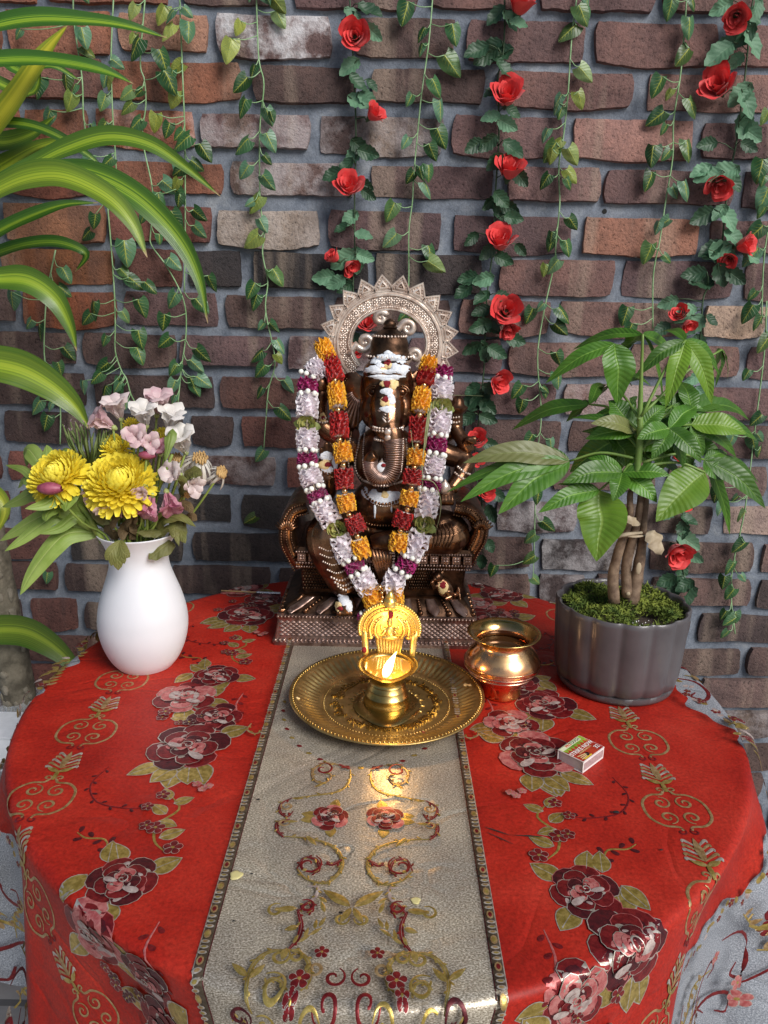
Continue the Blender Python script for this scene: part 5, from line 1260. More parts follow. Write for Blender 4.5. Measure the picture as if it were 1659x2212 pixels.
# ================================================================== VASE AND BOUQUET
VC = Vector((-.352, .075, 0))
def build_vase():
    m, N, L, b = newmat('frosted_white_glass'); b.inputs['Base Color'].default_value = (.76, .78, .84, 1); b.inputs['Roughness'].default_value = .42; b.inputs['Subsurface Weight'].default_value = .3; b.inputs['Subsurface Radius'].default_value = (.02, .02, .02); b.inputs['Subsurface Scale'].default_value = .5
    t = thing('vase', 'white frosted glass vase with a flared neck holding the mixed bouquet', 'vase', VC)
    pr = [(0, .0004), (.036, .0004), (.041, .002), (.050, .014), (.0580, .032), (.0630, .052), (.0645, .070), (.0625, .090), (.0570, .112), (.0500, .132), (.0440, .150), (.0415, .164), (.0425, .176), (.0470, .190), (.0530, .2015), (.0560, .2065), (.0548, .2075), (.0515, .202), (.0455, .190), (.0410, .176), (.0400, .164), (.0425, .150), (.0485, .132), (.0555, .112), (.061, .090), (.063, .07), (.0565, .032), (.04, .012), (0, .010)]
    P = crom([(r, 0, z) for r, z in pr], 3); mb = MB(); mb.lathe([(max(0, p.x), p.z) for p in P], n=64); mb.build('vase_body', m, t)
build_vase()
RIM = VC + Vector((0, 0, .19))
LEAFG = lambda n, a, b, r=.45, tr=.2: mat(n, a, b, 30, rough=r, trans=tr, bump=.3, bscale=120, bdist=.001, randv=.2)
STEM = mat('flower_stem', (.13, .20, .03), (.24, .30, .06), 40, rough=.55)
def vein_leaf_material(name, base, mid, edge, rough=.38, nveins=9, trans=.22, rv=.22):
    m, N, L, b = newmat(name); uv = N.new('ShaderNodeUVMap').outputs[0]; sp_ = N.new('ShaderNodeSeparateXYZ'); L.new(uv, sp_.inputs[0])
    d = math_(N, L, 'ABSOLUTE', math_(N, L, 'SUBTRACT', sp_.outputs[0], .5)); co = coords(N); n1 = noise(N, L, 35, 5, .6, co)
    c = ramp(N, [(.35, base), (.65, edge)]); L.new(n1.outputs[0], c.inputs[0])
    rm = ramp(N, [(.012, (1, 1, 1)), (.045, (0, 0, 0))]); L.new(d, rm.inputs[0])
    ph = math_(N, L, 'SUBTRACT', math_(N, L, 'MULTIPLY', sp_.outputs[1], nveins), math_(N, L, 'MULTIPLY', d, 3.2)); fr = math_(N, L, 'FRACT', ph); vv = math_(N, L, 'ABSOLUTE', math_(N, L, 'SUBTRACT', fr, .5))
    rv_ = ramp(N, [(.44, (0, 0, 0)), (.5, (.4, .4, .4))]); L.new(vv, rv_.inputs[0]); mk = math_(N, L, 'MAXIMUM', rm.outputs[0], rv_.outputs[0])
    cc = mixc(N, L, mk, c.outputs[0], mid); oi = N.new('ShaderNodeObjectInfo'); h = N.new('ShaderNodeHueSaturation'); mr = N.new('ShaderNodeMapRange'); mr.inputs[3].default_value = 1 - rv; mr.inputs[4].default_value = 1 + rv; L.new(oi.outputs['Random'], mr.inputs[0]); L.new(mr.outputs[0], h.inputs['Value']); L.new(cc, h.inputs['Color'])
    L.new(h.outputs[0], b.inputs['Base Color']); b.inputs['Roughness'].default_value = rough
    hh = math_(N, L, 'ADD', math_(N, L, 'MULTIPLY', vv, -1.0), math_(N, L, 'MULTIPLY', rm.outputs[0], -.6)); bumpn(N, L, hh, .5, .0015, b)
    tr = N.new('ShaderNodeBsdfTranslucent'); L.new(h.outputs[0], tr.inputs[0]); mx = N.new('ShaderNodeMixShader'); mx.inputs[0].default_value = trans; L.new(b.outputs[0], mx.inputs[1]); L.new(tr.outputs[0], mx.inputs[2]); L.new(mx.outputs[0], N['Material Output'].inputs[0]); return m
def B5(x, y, Y): return at(.3 * x, 829 + .3 * y, Y)
def bouquet():
    rg = random.Random(21); G = 'flowers standing in the white vase'
    YELP = mat('yellow_petal', (.86, .69, .03), (.94, .82, .10), 50, rough=.5, trans=.22, randv=.08)
    def stem(t, p, rim_off, r=.0022):
        A = t.location; q = RIM + Vector(rim_off); mid = p.lerp(q, .5) + Vector((0, 0, -.006)); mb = MB(); mb.tube([v - A for v in crom([p, mid, q, VC + Vector((rim_off[0] * .3, rim_off[1] * .3, .03))], 4)], r, 7); mb.build('stem', STEM, t)
    # chrysanthemums: every petal its own piece
    def petal_me(curl, L_, w):
        mb = MB(); mid = [Vector((0, L_ * t - .2 * L_ * curl * t ** 3, curl * L_ * .55 * t * t)) for t in np.linspace(0, 1, 6)]; blade(mb, mid, w, (0, 0, 1), 2, -.5, prof=lambda f: .45 + .70 * math.sin(math.pi * min(1, f * .70 + .05)) - (.35 if f > .99 else 0)); return mb.build('petal', YELP, data_only=True)
    PM = [petal_me(1.1, .019, .0028), petal_me(.95, .023, .0031), petal_me(.75, .026, .0033), petal_me(.45, .027, .0034), petal_me(-.15, .027, .0033)]
    def mum(label, c, rad, tilt, n, off, squash=1.0):
        t = thing('chrysanthemum', label, 'flower', c, G); stem(t, c - Vector((0, 0, .004)), off, .003)
        T = frame(tilt, (0, 1, 0)); mb = MB(); mb.ball((0, 0, -.004), (rad * .35, rad * .35, rad * .28), 12, 8); mb.build('flower_base', YELP, t)
        for k in range(n):
            f = (k + .5) / n; el = math.acos(1 - 1.35 * f) ; a = k * 2.39996 + rg.uniform(-.1, .1)        # from the crown outwards
            d = Vector((math.sin(el) * math.cos(a), math.sin(el) * math.sin(a), math.cos(el)))
            i = min(4, int(f * 5 + rg.uniform(-.3, .3)) if f > .05 else 0); i = max(0, i); me = PM[i]; s_ = rad / .040 * rg.uniform(.9, 1.08) * (.70 + .30 * f)
            yax = d; zax = (Vector((0, 0, 1)) - d * d.z); zax = zax.normalized() if zax.length > .05 else Vector((1, 0, 0)); xax = yax.cross(zax)
            Mx = Matrix(((xax.x, yax.x, zax.x), (xax.y, yax.y, zax.y), (xax.z, yax.z, zax.z))); pos = Vector((d.x, d.y, d.z * .75)) * rad * .34
            link('petal', me, t, mtx=(T @ Matrix.Diagonal((1, 1, squash))).to_4x4() @ Matrix.Translation(pos) @ (Mx * s_).to_4x4())
    mum('big yellow chrysanthemum in front over the vase rim', B5(862, 715, .045), .052, (.05, -.55, .83), 290, (-.005, -.02, 0), .86)
    mum('yellow chrysanthemum leaning out beside the maroon bud', B5(418, 668, .050), .046, (-.3, -.55, .78), 270, (-.025, -.01, 0), .86)
    mum('half hidden yellow chrysanthemum behind the two large ones', B5(835, 465, .085), .026, (.0, -.6, .8), 110, (-.01, .01, 0))
    mum('small yellow chrysanthemum among the pale trumpet blooms', B5(945, 300, .105), .015, (0, -.5, .86), 70, (0, .01, 0))
    mum('small yellow chrysanthemum behind the white trumpet blooms', B5(1165, 375, .11), .016, (.3, -.5, .8), 70, (.01, .01, 0))
    # trumpet blooms
    PK = [mat('pale_pink_petal', (.76, .62, .62), (.82, .72, .70), 60, rough=.5, trans=.3), mat('blush_petal', (.66, .44, .48), (.78, .62, .62), 60, rough=.5, trans=.3), mat('white_petal_soft', (.80, .77, .72), (.84, .80, .78), 50, rough=.5, trans=.3), mat('faded_pink_petal', (.48, .16, .25), (.66, .38, .42), 80, rough=.55, trans=.25)]
    GT = mat('bloom_throat', (.34, .42, .12), (.48, .54, .22), 40, rough=.5, trans=.2)
    def trumpet(label, c, d, L_, mi, off, droop=0):
        t = thing('alstroemeria', label, 'flower', c, G); d = Vector(d).normalized(); F = frame(d, (.2, .3, 1)); stem(t, c - d * L_ * .3, off, .0016)
        mb = MB(); mb.lathe([(.0016, -.008), (.0042, -.004), (.0036, 0), (0, .001)], n=8); o = mb.build('calyx', GT, t); o.matrix_basis = F.to_4x4() @ Matrix.Translation((0, 0, -L_ * .25))
        for k in range(6):
            a = k * math.pi / 3 + rg.uniform(-.2, .2); open_ = rg.uniform(.42, .68) * (1 if k % 2 else .75); mid = []
            for f in np.linspace(0, 1, 8):
                r_ = L_ * (.05 + open_ * f ** 1.8); z = L_ * (-.28 + 1.15 * f - .28 * f ** 3 - droop * f * f * .3); mid.append(F @ Vector((r_ * math.cos(a), r_ * math.sin(a), z)))
            mb = MB(); nn = F @ Vector((-math.cos(a), -math.sin(a), .3)); blade(mb, mid, L_ * rg.uniform(.24, .32), nn, 4, .35, prof=lambda f: .25 + .85 * math.sin(math.pi * min(1, f * .72 + .08)) ** 1.4 - (.5 if f > .99 else 0), wave=.25, wseed=rg.uniform(0, 6)); mb.build('petal', PK[mi], t)
    for lab, x, y, Y, d, L_, mi, off in (
            ('pale pink trumpet bloom standing highest of the fanned pair', 850, 200, .085, (-.15, -.35, .9), .036, 0, (-.01, .0, 0)), ('blush trumpet bloom tilted outward beside the spiky green bud', 765, 285, .075, (-.75, -.35, .55), .034, 1, (-.015, 0, 0)),
            ('white trumpet bloom facing forward among the pink ones', 1040, 250, .075, (.0, -.45, .85), .038, 2, (0, 0, 0)), ('blush trumpet bloom with a frilled mouth above the white one', 1130, 170, .095, (.15, -.3, .92), .038, 1, (.01, .01, 0)),
            ('white trumpet bloom opening toward the brick wall', 1222, 275, .085, (.3, -.35, .88), .036, 2, (.015, 0, 0)), ('blush bloom nodding over the middle yellow chrysanthemum', 985, 385, .065, (.1, -.8, .35), .030, 1, (0, -.01, 0)),
            ('faded pink bloom tucked under the blush ones', 1075, 430, .065, (.3, -.8, .2), .026, 1, (.01, -.01, 0)), ('large white bloom beside the wilted daisies', 1320, 440, .075, (-.1, -.45, .85), .042, 2, (.02, 0, 0)),
            ('pale pink bloom drooping below the white one', 1265, 650, .055, (-.3, -.75, .3), .030, 0, (.02, -.01, 0)), ('small pale pink bloom under the wilted daisy', 1375, 715, .06, (.5, -.7, -.2), .026, 0, (.025, 0, 0)),
            ('purple pink wilted bloom hanging by the big yellow flower', 1080, 860, .040, (-.2, -.5, -.8), .034, 3, (.01, -.02, 0)), ('purple pink wilted bloom hanging beside the neck leaves', 1215, 830, .042, (.35, -.5, -.75), .034, 3, (.015, -.02, 0)),
            ('shrivelled blush bloom on the rim of the big yellow flower', 1030, 765, .030, (-.1, -.9, -.3), .020, 1, (.005, -.02, 0)), ('small cream bloom hanging under the big yellow flower', 735, 860, .030, (.3, -.6, -.7), .024, 0, (-.01, -.02, 0)),
            ('mauve bud opening among the blush blooms', 1150, 480, .07, (.1, -.6, .6), .024, 3, (.01, 0, 0))):
        trumpet(lab, B5(x, y, Y), d, L_, mi, off)
    # wilted daisies
    DW = mat('daisy_ray', (.76, .73, .66), (.82, .80, .75), 40, rough=.55, trans=.3); DC = mat('daisy_brown', (.34, .20, .07), (.52, .34, .14), 60, rough=.8)
    mb = MB(); blade(mb, [Vector((0, .026 * f, -.012 * f * f)) for f in np.linspace(0, 1, 5)], .0026, (0, 0, 1), 2, .3, prof=lambda f: .6 + .5 * f - (.8 if f > .99 else 0)); ray_me = mb.build('daisy_petal', DW, data_only=True)
    def daisy(label, c, d, s_, off, n=26, drop=.9):
        t = thing('wilted_daisy', label, 'flower', c, G); F = frame(d, (0, .3, 1)); stem(t, c, off, .0016)
        mb = MB()
        for k in range(26): a = k * 2.4; r_ = .0085 * s_ * math.sqrt(k / 26); mb.ball(F @ Vector((r_ * math.cos(a), r_ * math.sin(a), .003 * s_)), (.0018, .0018, .0035), 5, 4)
        mb.build('daisy_disc', DC, t)
        for k in range(n):
            a = 2 * math.pi * k / n + rg.uniform(-.15, .15); down = drop * rg.uniform(.5, 1.2); M = F.to_4x4() @ Matrix.Rotation(a, 4, 'Z') @ Matrix.Translation((0, .006 * s_, 0)) @ Matrix.Rotation(-down, 4, 'X') @ Matrix.Diagonal((s_ * rg.uniform(.8, 1.1), s_ * rg.uniform(.8, 1.1), s_, 1)); link('daisy_petal', ray_me, t, mtx=M)
    daisy('wilted white daisy with a brown centre leaning to the wall', B5(1440, 545, .075), (.3, -.55, .75), 1.25, (.025, 0, 0)); daisy('wilted white daisy half behind the blush blooms', B5(1265, 545, .085), (.1, -.5, .85), 1.05, (.02, 0, 0))
    daisy('wilted daisy hanging alone on a long bent stem', B5(1590, 640, .07), (.55, -.55, .45), .95, (.04, 0, 0), 20, 1.2); daisy('withered daisy hanging below the pale pink bloom', B5(1345, 780, .06), (.1, -.6, -.4), .8, (.03, 0, 0), 16)
    # maroon buds, spiky green head
    BUD = mat('maroon_bud', (.20, .03, .06), (.34, .08, .13), 60, rough=.5)
    for lab, x, y, Y, s_, off in (('maroon bud against the leaning yellow chrysanthemum', 355, 752, .012, .85, (-.03, -.02, 0)), ('small maroon bud among the blush blooms', 1058, 512, .055, .62, (.0, -.01, 0))):
        c = B5(x, y, Y); t = thing('flower_bud', lab, 'bud', c, G); stem(t, c, off, .0018)
        for k in range(5):
            mb = MB(); rows = []
            for f in np.linspace(0, 1, 7):
                r_ = .0115 * s_ * math.sin(math.pi * (.1 + .8 * f)) ** .7; rows.append([Vector((-.016 * s_ + .034 * s_ * f, r_ * math.cos(k * 1.257 + b_) * 1.0, r_ * math.sin(k * 1.257 + b_) * .82)) * (1 + .03 * k) for b_ in np.linspace(-.75, .75, 6)])
            mb.grid(rows); mb.build('bud_scale', BUD, t)
    c = B5(640, 430, .085); t = thing('spiky_seed_head', 'spiky dark green seed head behind the yellow chrysanthemums', 'seed head', c, G); SPK = mat('spiky_green', (.06, .10, .02), (.16, .20, .06), 60, rough=.7); SPT = mat('spike_tip', (.30, .22, .24), rough=.8); stem(t, c + Vector((0, 0, -.03)), (-.015, .01, 0))
    for k in range(34):
        x = rg.uniform(-.030, .030); mb = MB(); p0 = Vector((x * .35, rg.uniform(-.006, .006), -.030)); p1 = Vector((x * .8, rg.uniform(-.012, .008), rg.uniform(-.01, .01))); p2 = Vector((x * 1.1, rg.uniform(-.012, .008), rg.uniform(.016, .032))); mb.tube([p0, p1, p2], [.0012, .0016, .0007], 5); mb.build('spike', SPK, t)
        if k % 2: mb = MB(); mb.tube([p2, p2 + Vector((rg.uniform(-.003, .003), 0, .004))], [.0009, .0003], 5); mb.build('spike_tip', SPT, t)
    # leaves
    LG = vein_leaf_material('lily_leaf', (.20, .30, .05), (.34, .42, .12), (.28, .38, .09), .5, 0.01, .3); OL = vein_leaf_material('olive_leaf', (.13, .14, .03), (.22, .22, .07), (.18, .17, .05), .6, 7, .2); BR = vein_leaf_material('withered_leaf', (.12, .075, .03), (.22, .15, .07), (.17, .11, .05), .75, 7, .15)
    foli = thing('lily_foliage', 'drooping pale green lily leaves spilling over the vase rim', 'foliage', RIM, G); A = RIM
    def lf(t, pts, w, m, nrm=(0, -.75, .6), Y0=.06, Y1=.03, nm='leaf', **k):
        n = len(pts); P = crom([B5(x, y, Y0 + (Y1 - Y0) * i / (n - 1)) - t.location for i, (x, y) in enumerate(pts)], 5); mb = MB(); blade(mb, P, w, nrm, 6, .25, prof=lambda f: max(.02, math.sin(math.pi * min(1, .06 + .94 * f) ** .8) ** .75), **k); mb.build(nm, m, t)
    for pts, w, Y1 in (([(690, 1075), (500, 1085), (380, 1180), (240, 1360), (145, 1520)], .0165, .01), ([(640, 1030), (420, 960), (300, 1020), (150, 1130), (35, 1205)], .011, .02), ([(640, 1040), (430, 920), (280, 970), (120, 1060), (0, 1132)], .013, .05), ([(500, 830), (260, 790), (140, 840), (15, 888)], .012, .07), ([(640, 980), (470, 800), (330, 870), (180, 900)], .012, .0), ([(560, 930), (520, 770), (490, 850), (470, 920)], .014, .01), ([(690, 1060), (560, 960), (430, 1040), (290, 1082)], .010, .02), ([(640, 1000), (420, 900), (350, 940), (330, 990)], .012, .01), ([(330, 640), (250, 520), (200, 480), (190, 600)], .012, .09), ([(330, 560), (345, 500), (335, 440)], .008, .08), ([(230, 690), (170, 620), (40, 585)], .006, .08), ([(240, 740), (180, 690), (130, 752)], .007, .08), ([(560, 700), (480, 500), (440, 480)], .007, .09)):
        lf(foli, pts, w, LG, Y1=Y1)
    for pts in ([(700, 1085), (650, 960), (560, 860)], [(740, 1140), (700, 1060), (620, 980)]):
        mb = MB(); mb.tube([B5(x, y, .05) - A for x, y in pts] + [], [.005, .004, .003], 8); mb.build('stalk', STEM, foli)
    oli = thing('olive_foliage', 'olive and withered brown leaves crowding the vase mouth', 'foliage', RIM + Vector((.02, 0, 0)), G)
    for pts, w, m in (([(1290, 960), (1300, 1060), (1335, 1150)], .0095, OL), ([(1240, 1140), (1200, 1165), (1120, 1230), (1070, 1265)], .0125, OL), ([(1270, 960), (1265, 1040), (1240, 1110)], .010, OL), ([(1120, 1100), (1240, 1040), (1290, 1170)], .007, OL), ([(860, 900), (740, 960), (640, 860)], .012, OL), ([(1000, 1100), (900, 1060), (880, 1130)], .010, BR), ([(830, 1120), (800, 1020), (870, 960)], .011, BR), ([(900, 1080), (930, 960), (880, 900)], .011, BR), ([(1040, 1080), (960, 1010), (1000, 920)], .010, BR),
                     ([(1140, 1080), (1180, 980), (1300, 960), (1410, 1030)], .008, OL), ([(1290, 1000), (1370, 960), (1420, 985)], .008, BR), ([(1180, 1060), (1080, 1080), (980, 1070)], .007, OL), ([(1300, 800), (1320, 720), (1290, 660)], .009, OL), ([(1280, 860), (1350, 880), (1390, 940)], .007, BR), ([(1330, 650), (1400, 640), (1450, 665)], .010, OL), ([(1190, 430), (1230, 370), (1190, 560)], .009, LG), ([(940, 1130), (900, 1040), (960, 940)], .009, BR)):
        lf(oli, pts, w, m, wave=.3, wseed=w * 900)
    # one lobed leaf hanging over the rim
    mb = MB(); cc = B5(850, 1175, .0) - oli.location
    for (dx, dy, w) in ((0, -130, .009), (-70, -70, .008), (75, -50, .008), (-40, -105, .007), (40, -90, .007)): blade(mb, crom([cc + Vector((0, .01, .006)), cc + Vector((dx * .3 * .0007 * .5, -.004, dy * .00021 * .4)), cc + Vector((dx * .00023, -.006, dy * .00024))], 4), w, (0, -1, .2), 4, .1)
    mb.build('lobed_leaf', OL, oli)
    for (x0, y0, x1, y1) in ((930, 940, 1040, 1070), (1010, 880, 1040, 1100), (1190, 900, 1060, 1060), (1060, 940, 1060, 1120), (850, 920, 860, 1020), (1240, 510, 1130, 800)):
        mb = MB(); mb.tube([B5(x0, y0, .045) - oli.location, B5(x1, y1, .055) - oli.location], .0022, 6); mb.build('stalk', STEM, oli)
bouquet()
# ================================================================== GREY POT AND MONEY TREE
POTC = Vector((.344, .054, 0))
def C6(x, y, Y): return at(962.3 + .42 * x, 696.8 + .42 * y, Y)
def build_pot():
    rg = random.Random(31); GL = mat('grey_glaze', (.070, .063, .068), (.095, .086, .092), 14, rough=.40, coat=.25, bump=.05, bscale=30)
    t = thing('plant_pot', 'grey glazed ceramic pot with fluted sides holding moss and a small tree', 'pot', POTC)
    def fl(r, z, a):
        if r < .07 or z < .012: return r, z
        s = abs(math.sin(a * 7 + .35)); return r * (1 - .055 * (1 - s ** .55)), z
    prof = [(0, .0005), (.076, .0005), (.081, .002), (.083, .006), (.083, .0115), (.0815, .0125), (.0865, .0165), (.0885, .03), (.0905, .06), (.0920, .09), (.0935, .118), (.0937, .1235), (.0920, .1255), (.0895, .1250), (.0880, .121), (.086, .105), (.0, .100)]
    mb = MB(); mb.lathe(prof, n=196, fn=fl); mb.build('pot_wall', GL, t, True, 60)
    SO = mat('potting_soil', (.030, .020, .014), (.075, .05, .035), 120, rough=.95, bump=1, bscale=160, bdist=.004); mb = MB(); mb.lathe([(0, .114), (.05, .114), (.0835, .108)], n=48); mb.build('soil', SO, t)
    # moss: thousands of short curled strands
    MO = mat('moss', (.045, .085, .008), (.20, .24, .03), 45, rough=.85, detail=8); mb = MB()
    for k in range(5200):
        a = rg.uniform(0, 6.283); r_ = .081 * math.sqrt(rg.random()); x, y = r_ * math.cos(a), r_ * math.sin(a)
        if math.hypot(x - .012, y + .055) < .017 + .006 * math.sin(a * 5): continue
        z = .110 + .012 * (1 - (r_ / .085) ** 2) + .010 * math.sin(x * 70 + 1) * math.cos(y * 60) + rg.uniform(0, .006); d = Vector((rg.gauss(0, 1), rg.gauss(0, 1), rg.uniform(.1, 1.3))).normalized(); s_ = d.cross(Vector((rg.gauss(0, 1), rg.gauss(0, 1), rg.gauss(0, 1)))).normalized() * rg.uniform(.0007, .0013); L_ = rg.uniform(.005, .011); p = Vector((x, y, z)); q = p + d * L_ * .55; e = q + (d + Vector((rg.uniform(-1, 1), rg.uniform(-1, 1), -.4))).normalized() * L_ * .5
        mb.add([p - s_, p + s_, q + s_, q - s_, e], [(0, 1, 2, 3), (3, 2, 4)])
    o = mb.build('moss', MO, t, False); o['kind'] = 'stuff'
    mb = MB()
    for k in range(9): mb.ball((.012 + rg.uniform(-.02, .02), -.058 + rg.uniform(-.012, .012), .1165), rg.uniform(.0008, .0014), 6, 4)
    mb.build('perlite', mat('perlite', (.75, .75, .72), rough=.9), t)
build_pot()
def build_tree():
    rg = random.Random(17); BK = mat('smooth_bark', (.11, .065, .04), (.27, .185, .12), 60, rough=.7, bump=.5, bscale=90, bdist=.002, lo=.4, hi=.66); SC = mat('bark_scar', (.38, .30, .20), rough=.8)
    LM = vein_leaf_material('pachira_leaf', (.045, .135, .010), (.17, .33, .05), (.075, .19, .016), .40, 13, .16, .3); LY = vein_leaf_material('pachira_leaf_pale', (.11, .235, .014), (.24, .38, .06), (.155, .28, .022), .40, 15, .22, .2); LO = vein_leaf_material('pachira_leaf_olive', (.14, .16, .045), (.22, .25, .08), (.19, .20, .07), .42, 11, .2, .15); PT = mat('green_petiole', (.12, .22, .035), (.18, .28, .06), 40, rough=.5)
    base = POTC + Vector((0, 0, .112)); t = thing('money_tree', 'small money tree with bundled trunks and glossy palmate leaves in the grey pot', 'tree', base); A = base
    for pts, rad in (([(868, 1440), (862, 1300), (892, 1170), (945, 1010), (950, 880), (975, 840)], [.0125, .0115, .0105, .0078, .0062, .005]), ([(935, 1410), (930, 1250), (960, 1120), (990, 1010), (1005, 880), (1000, 760)], [.0115, .011, .0105, .0082, .0066, .005]), ([(958, 1445), (985, 1300), (1008, 1160), (1020, 1010), (1030, 900), (1005, 720)], [.0150, .0135, .0105, .0078, .0064, .0045])):
        P = crom([C6(x, y, .045 if i else .040) - A for i, (x, y) in enumerate(pts)], 5); mb = MB(); mb.tube(P, [r_ * .64 * (1 + rg.uniform(-.05, .05)) for r_ in lerp_list(rad, len(P))], 14); mb.build('trunk', BK, t)
    mb = MB(); mb.tube(crom([C6(985, 800, .045) - A, C6(1000, 600, .05) - A, C6(1002, 430, .055) - A, C6(1008, 250, .055) - A, C6(1015, 60, .05) - A], 5), lerp_list([.0055, .0045, .0035, .0022, .0016], 21), 9); mb.build('green_stem', PT, t)
    for (x, y, w, h) in ((993, 1265, .004, .009), (940, 1395, .003, .003), (955, 1480, .004, .003)): mb = MB(); mb.ball(C6(x, y, .031) - A, (w, .0015, h), 10, 6); mb.build('bark_scar', SC, t)
    RF = mat('raffia', (.32, .25, .16), (.46, .38, .27), 60, rough=.85); mb = MB(); mb.tube(crom([C6(880, 1105, .034) - A, C6(930, 1090, .030) - A, C6(1010, 1080, .032) - A], 5), lerp_list([.003, .005, .003], 11), 7, flat=.6); mb.tube(crom([C6(890, 1085, .034) - A, C6(960, 1100, .030) - A, C6(1030, 1095, .034) - A], 5), lerp_list([.002, .0035, .002], 11), 7, flat=.6); mb.build('tie', RF, t)
    mb = MB(); blade(mb, crom([C6(1035, 1080, .03) - A, C6(1075, 1120, .026) - A, C6(1110, 1195, .03) - A], 5), .012, (0, -.8, .5), 4, .3, wave=.4); blade(mb, crom([C6(1000, 1040, .03) - A, C6(960, 1020, .028) - A, C6(915, 1000, .03) - A], 4), .006, (0, -.8, .5), 4, .3, wave=.4); mb.build('dry_leaf', RF, t)
    pr = lambda f: max(.015, math.sin(math.pi * f ** .78) ** .85)
    hubs = [((1235, 90), .02, [((970, 285), 30, .0, LM), ((1130, 440), 40, -.02, LY), ((1370, 420), 42, -.01, LY), ((1408, 270), 28, .05, LM), ((1100, 52), 24, .08, LM), ((1415, 130), 0, 0, None)], (1010, 480)),
            ((1015, 60), .055, [((655, 140), 26, .08, LM), ((1185, 235), 32, .08, LM), ((1120, 420), 20, .10, LM), ((890, 170), 34, .09, LM)], None),
            ((872, 108), .03, [((515, 312), 36, .03, LM), ((885, 425), 68, .0, LM)], None),
            ((910, 770), .0, [((603, 825), 48, -.02, LM), ((722, 690), 26, .02, LM), ((1155, 788), 36, -.02, LM), ((860, 920), 40, -.03, LM), ((1088, 925), 46, -.02, LM)], (990, 760)),
            ((792, 862), -.005, [((478, 978), 38, -.02, LM), ((777, 1228), 98, -.035, LY), ((575, 832), 16, .02, LM)], (980, 800)),
            ((640, 712), .02, [((92, 722), 50, -.01, LO), ((400, 655), 24, .04, LM), ((8, 872), 30, .0, LM), ((78, 922), 46, -.03, LM), ((272, 985), 62, -.04, LM)], (985, 700)),
            ((1262, 525), .03, [((1085, 525), 38, .02, LM), ((1548, 572), 52, .0, LY), ((1495, 692), 32, .02, LM), ((1602, 605), 42, .05, LM), ((1325, 692), 28, .0, LM), ((1100, 470), 30, .06, LM)], (1005, 640)),
            ((1335, 770), .0, [((1083, 1024), 84, -.04, LY)], (1010, 740)), ((1330, 705), .03, [((1448, 672), 26, .03, LM), ((1645, 955), 48, -.01, LM), ((1610, 825), 26, .06, LM), ((1420, 808), 52, .0, LM), ((1462, 1090), 30, .05, LM)], (1008, 720)),
            ((740, 420), .07, [((342, 552), 36, .08, LM), ((620, 510), 34, .06, LM), ((820, 320), 26, .1, LM)], (1000, 560)), ((985, 560), .015, [((748, 520), 36, -.02, LO), ((650, 490), 20, .03, LM), ((838, 400), 62, .02, LM), ((1130, 430), 40, .02, LM), ((720, 600), 40, .0, LM)], (1000, 620)),
            ((1150, 545), .0, [((985, 600), 40, -.02, LM), ((1060, 705), 36, -.02, LM), ((1315, 722), 40, -.02, LM), ((1230, 760), 34, .0, LM), ((1290, 430), 40, .04, LM)], (1005, 660)), ((880, 600), .04, [((640, 770), 56, .03, LM), ((870, 640), 34, .02, LM), ((930, 740), 46, .0, LM), ((700, 560), 34, .06, LM)], (1000, 660)),
            ((1420, 140), .07, [((1388, 335), 26, .06, LM), ((1450, 300), 18, .08, LM), ((1370, 260), 20, .09, LM)], (1015, 470)), ((1270, 450), .06, [((1200, 300), 44, .06, LM), ((1440, 430), 44, .08, LM), ((1560, 500), 36, .09, LM)], (1010, 560)), ((830, 330), .09, [((960, 330), 30, .1, LM), ((760, 430), 30, .1, LM), ((1060, 330), 24, .11, LM)], (1000, 500))]
    for k in range(11):                                                  # inner leaves that fill the crown
        a_ = k * 2.4; rr = math.sqrt((k + .5) / 11); hx, hy = 1070 + 230 * rr * math.cos(a_), 560 + 150 * rr * math.sin(a_); n5 = 5; b0 = rg.uniform(0, 6)
        hubs.append(((hx, hy), .05 + .05 * rg.random(), [((hx + rg.uniform(150, 240) * math.cos(b0 + q * 1.257), hy + 60 + rg.uniform(110, 170) * math.sin(b0 + q * 1.257)), rg.uniform(28, 42), rg.uniform(-.03, .04), LM) for q in range(n5)], (1003, 640)))
    for (hx, hy), hY, lfs, root in hubs:
        H = C6(hx, hy, hY + .05) - A
        if root:
            r0 = C6(root[0], root[1], .05) - A; mb = MB(); mb.tube(crom([r0, r0.lerp(H, .55) + Vector((0, 0, .010)), H], 5), lerp_list([.0022, .0015], 11), 6); mb.build('petiole', PT, t)
        for (tx, ty), w, dY, m in lfs:
            if m is None: continue
            T = C6(tx, ty, hY + .05 + dY) - A; L_ = (T - H).length; mid = H.lerp(T, .5) + Vector((0, -.008, .11 * L_)) + Vector((rg.uniform(-.003, .003), 0, 0))
            q = H.lerp(T, .75) + Vector((0, -.005, .08 * L_)); mb = MB(); P = crom([H, H.lerp(T, .25) + Vector((0, -.004, .07 * L_)), mid, q, T], 4); blade(mb, P, w * .42 / 1250 * 1.0, (rg.uniform(-.25, .25), -.78, .55), 6, .22, pr, fold=.45, wave=.06, wseed=rg.uniform(0, 6)); mb.build('leaf', m, t)
build_tree()

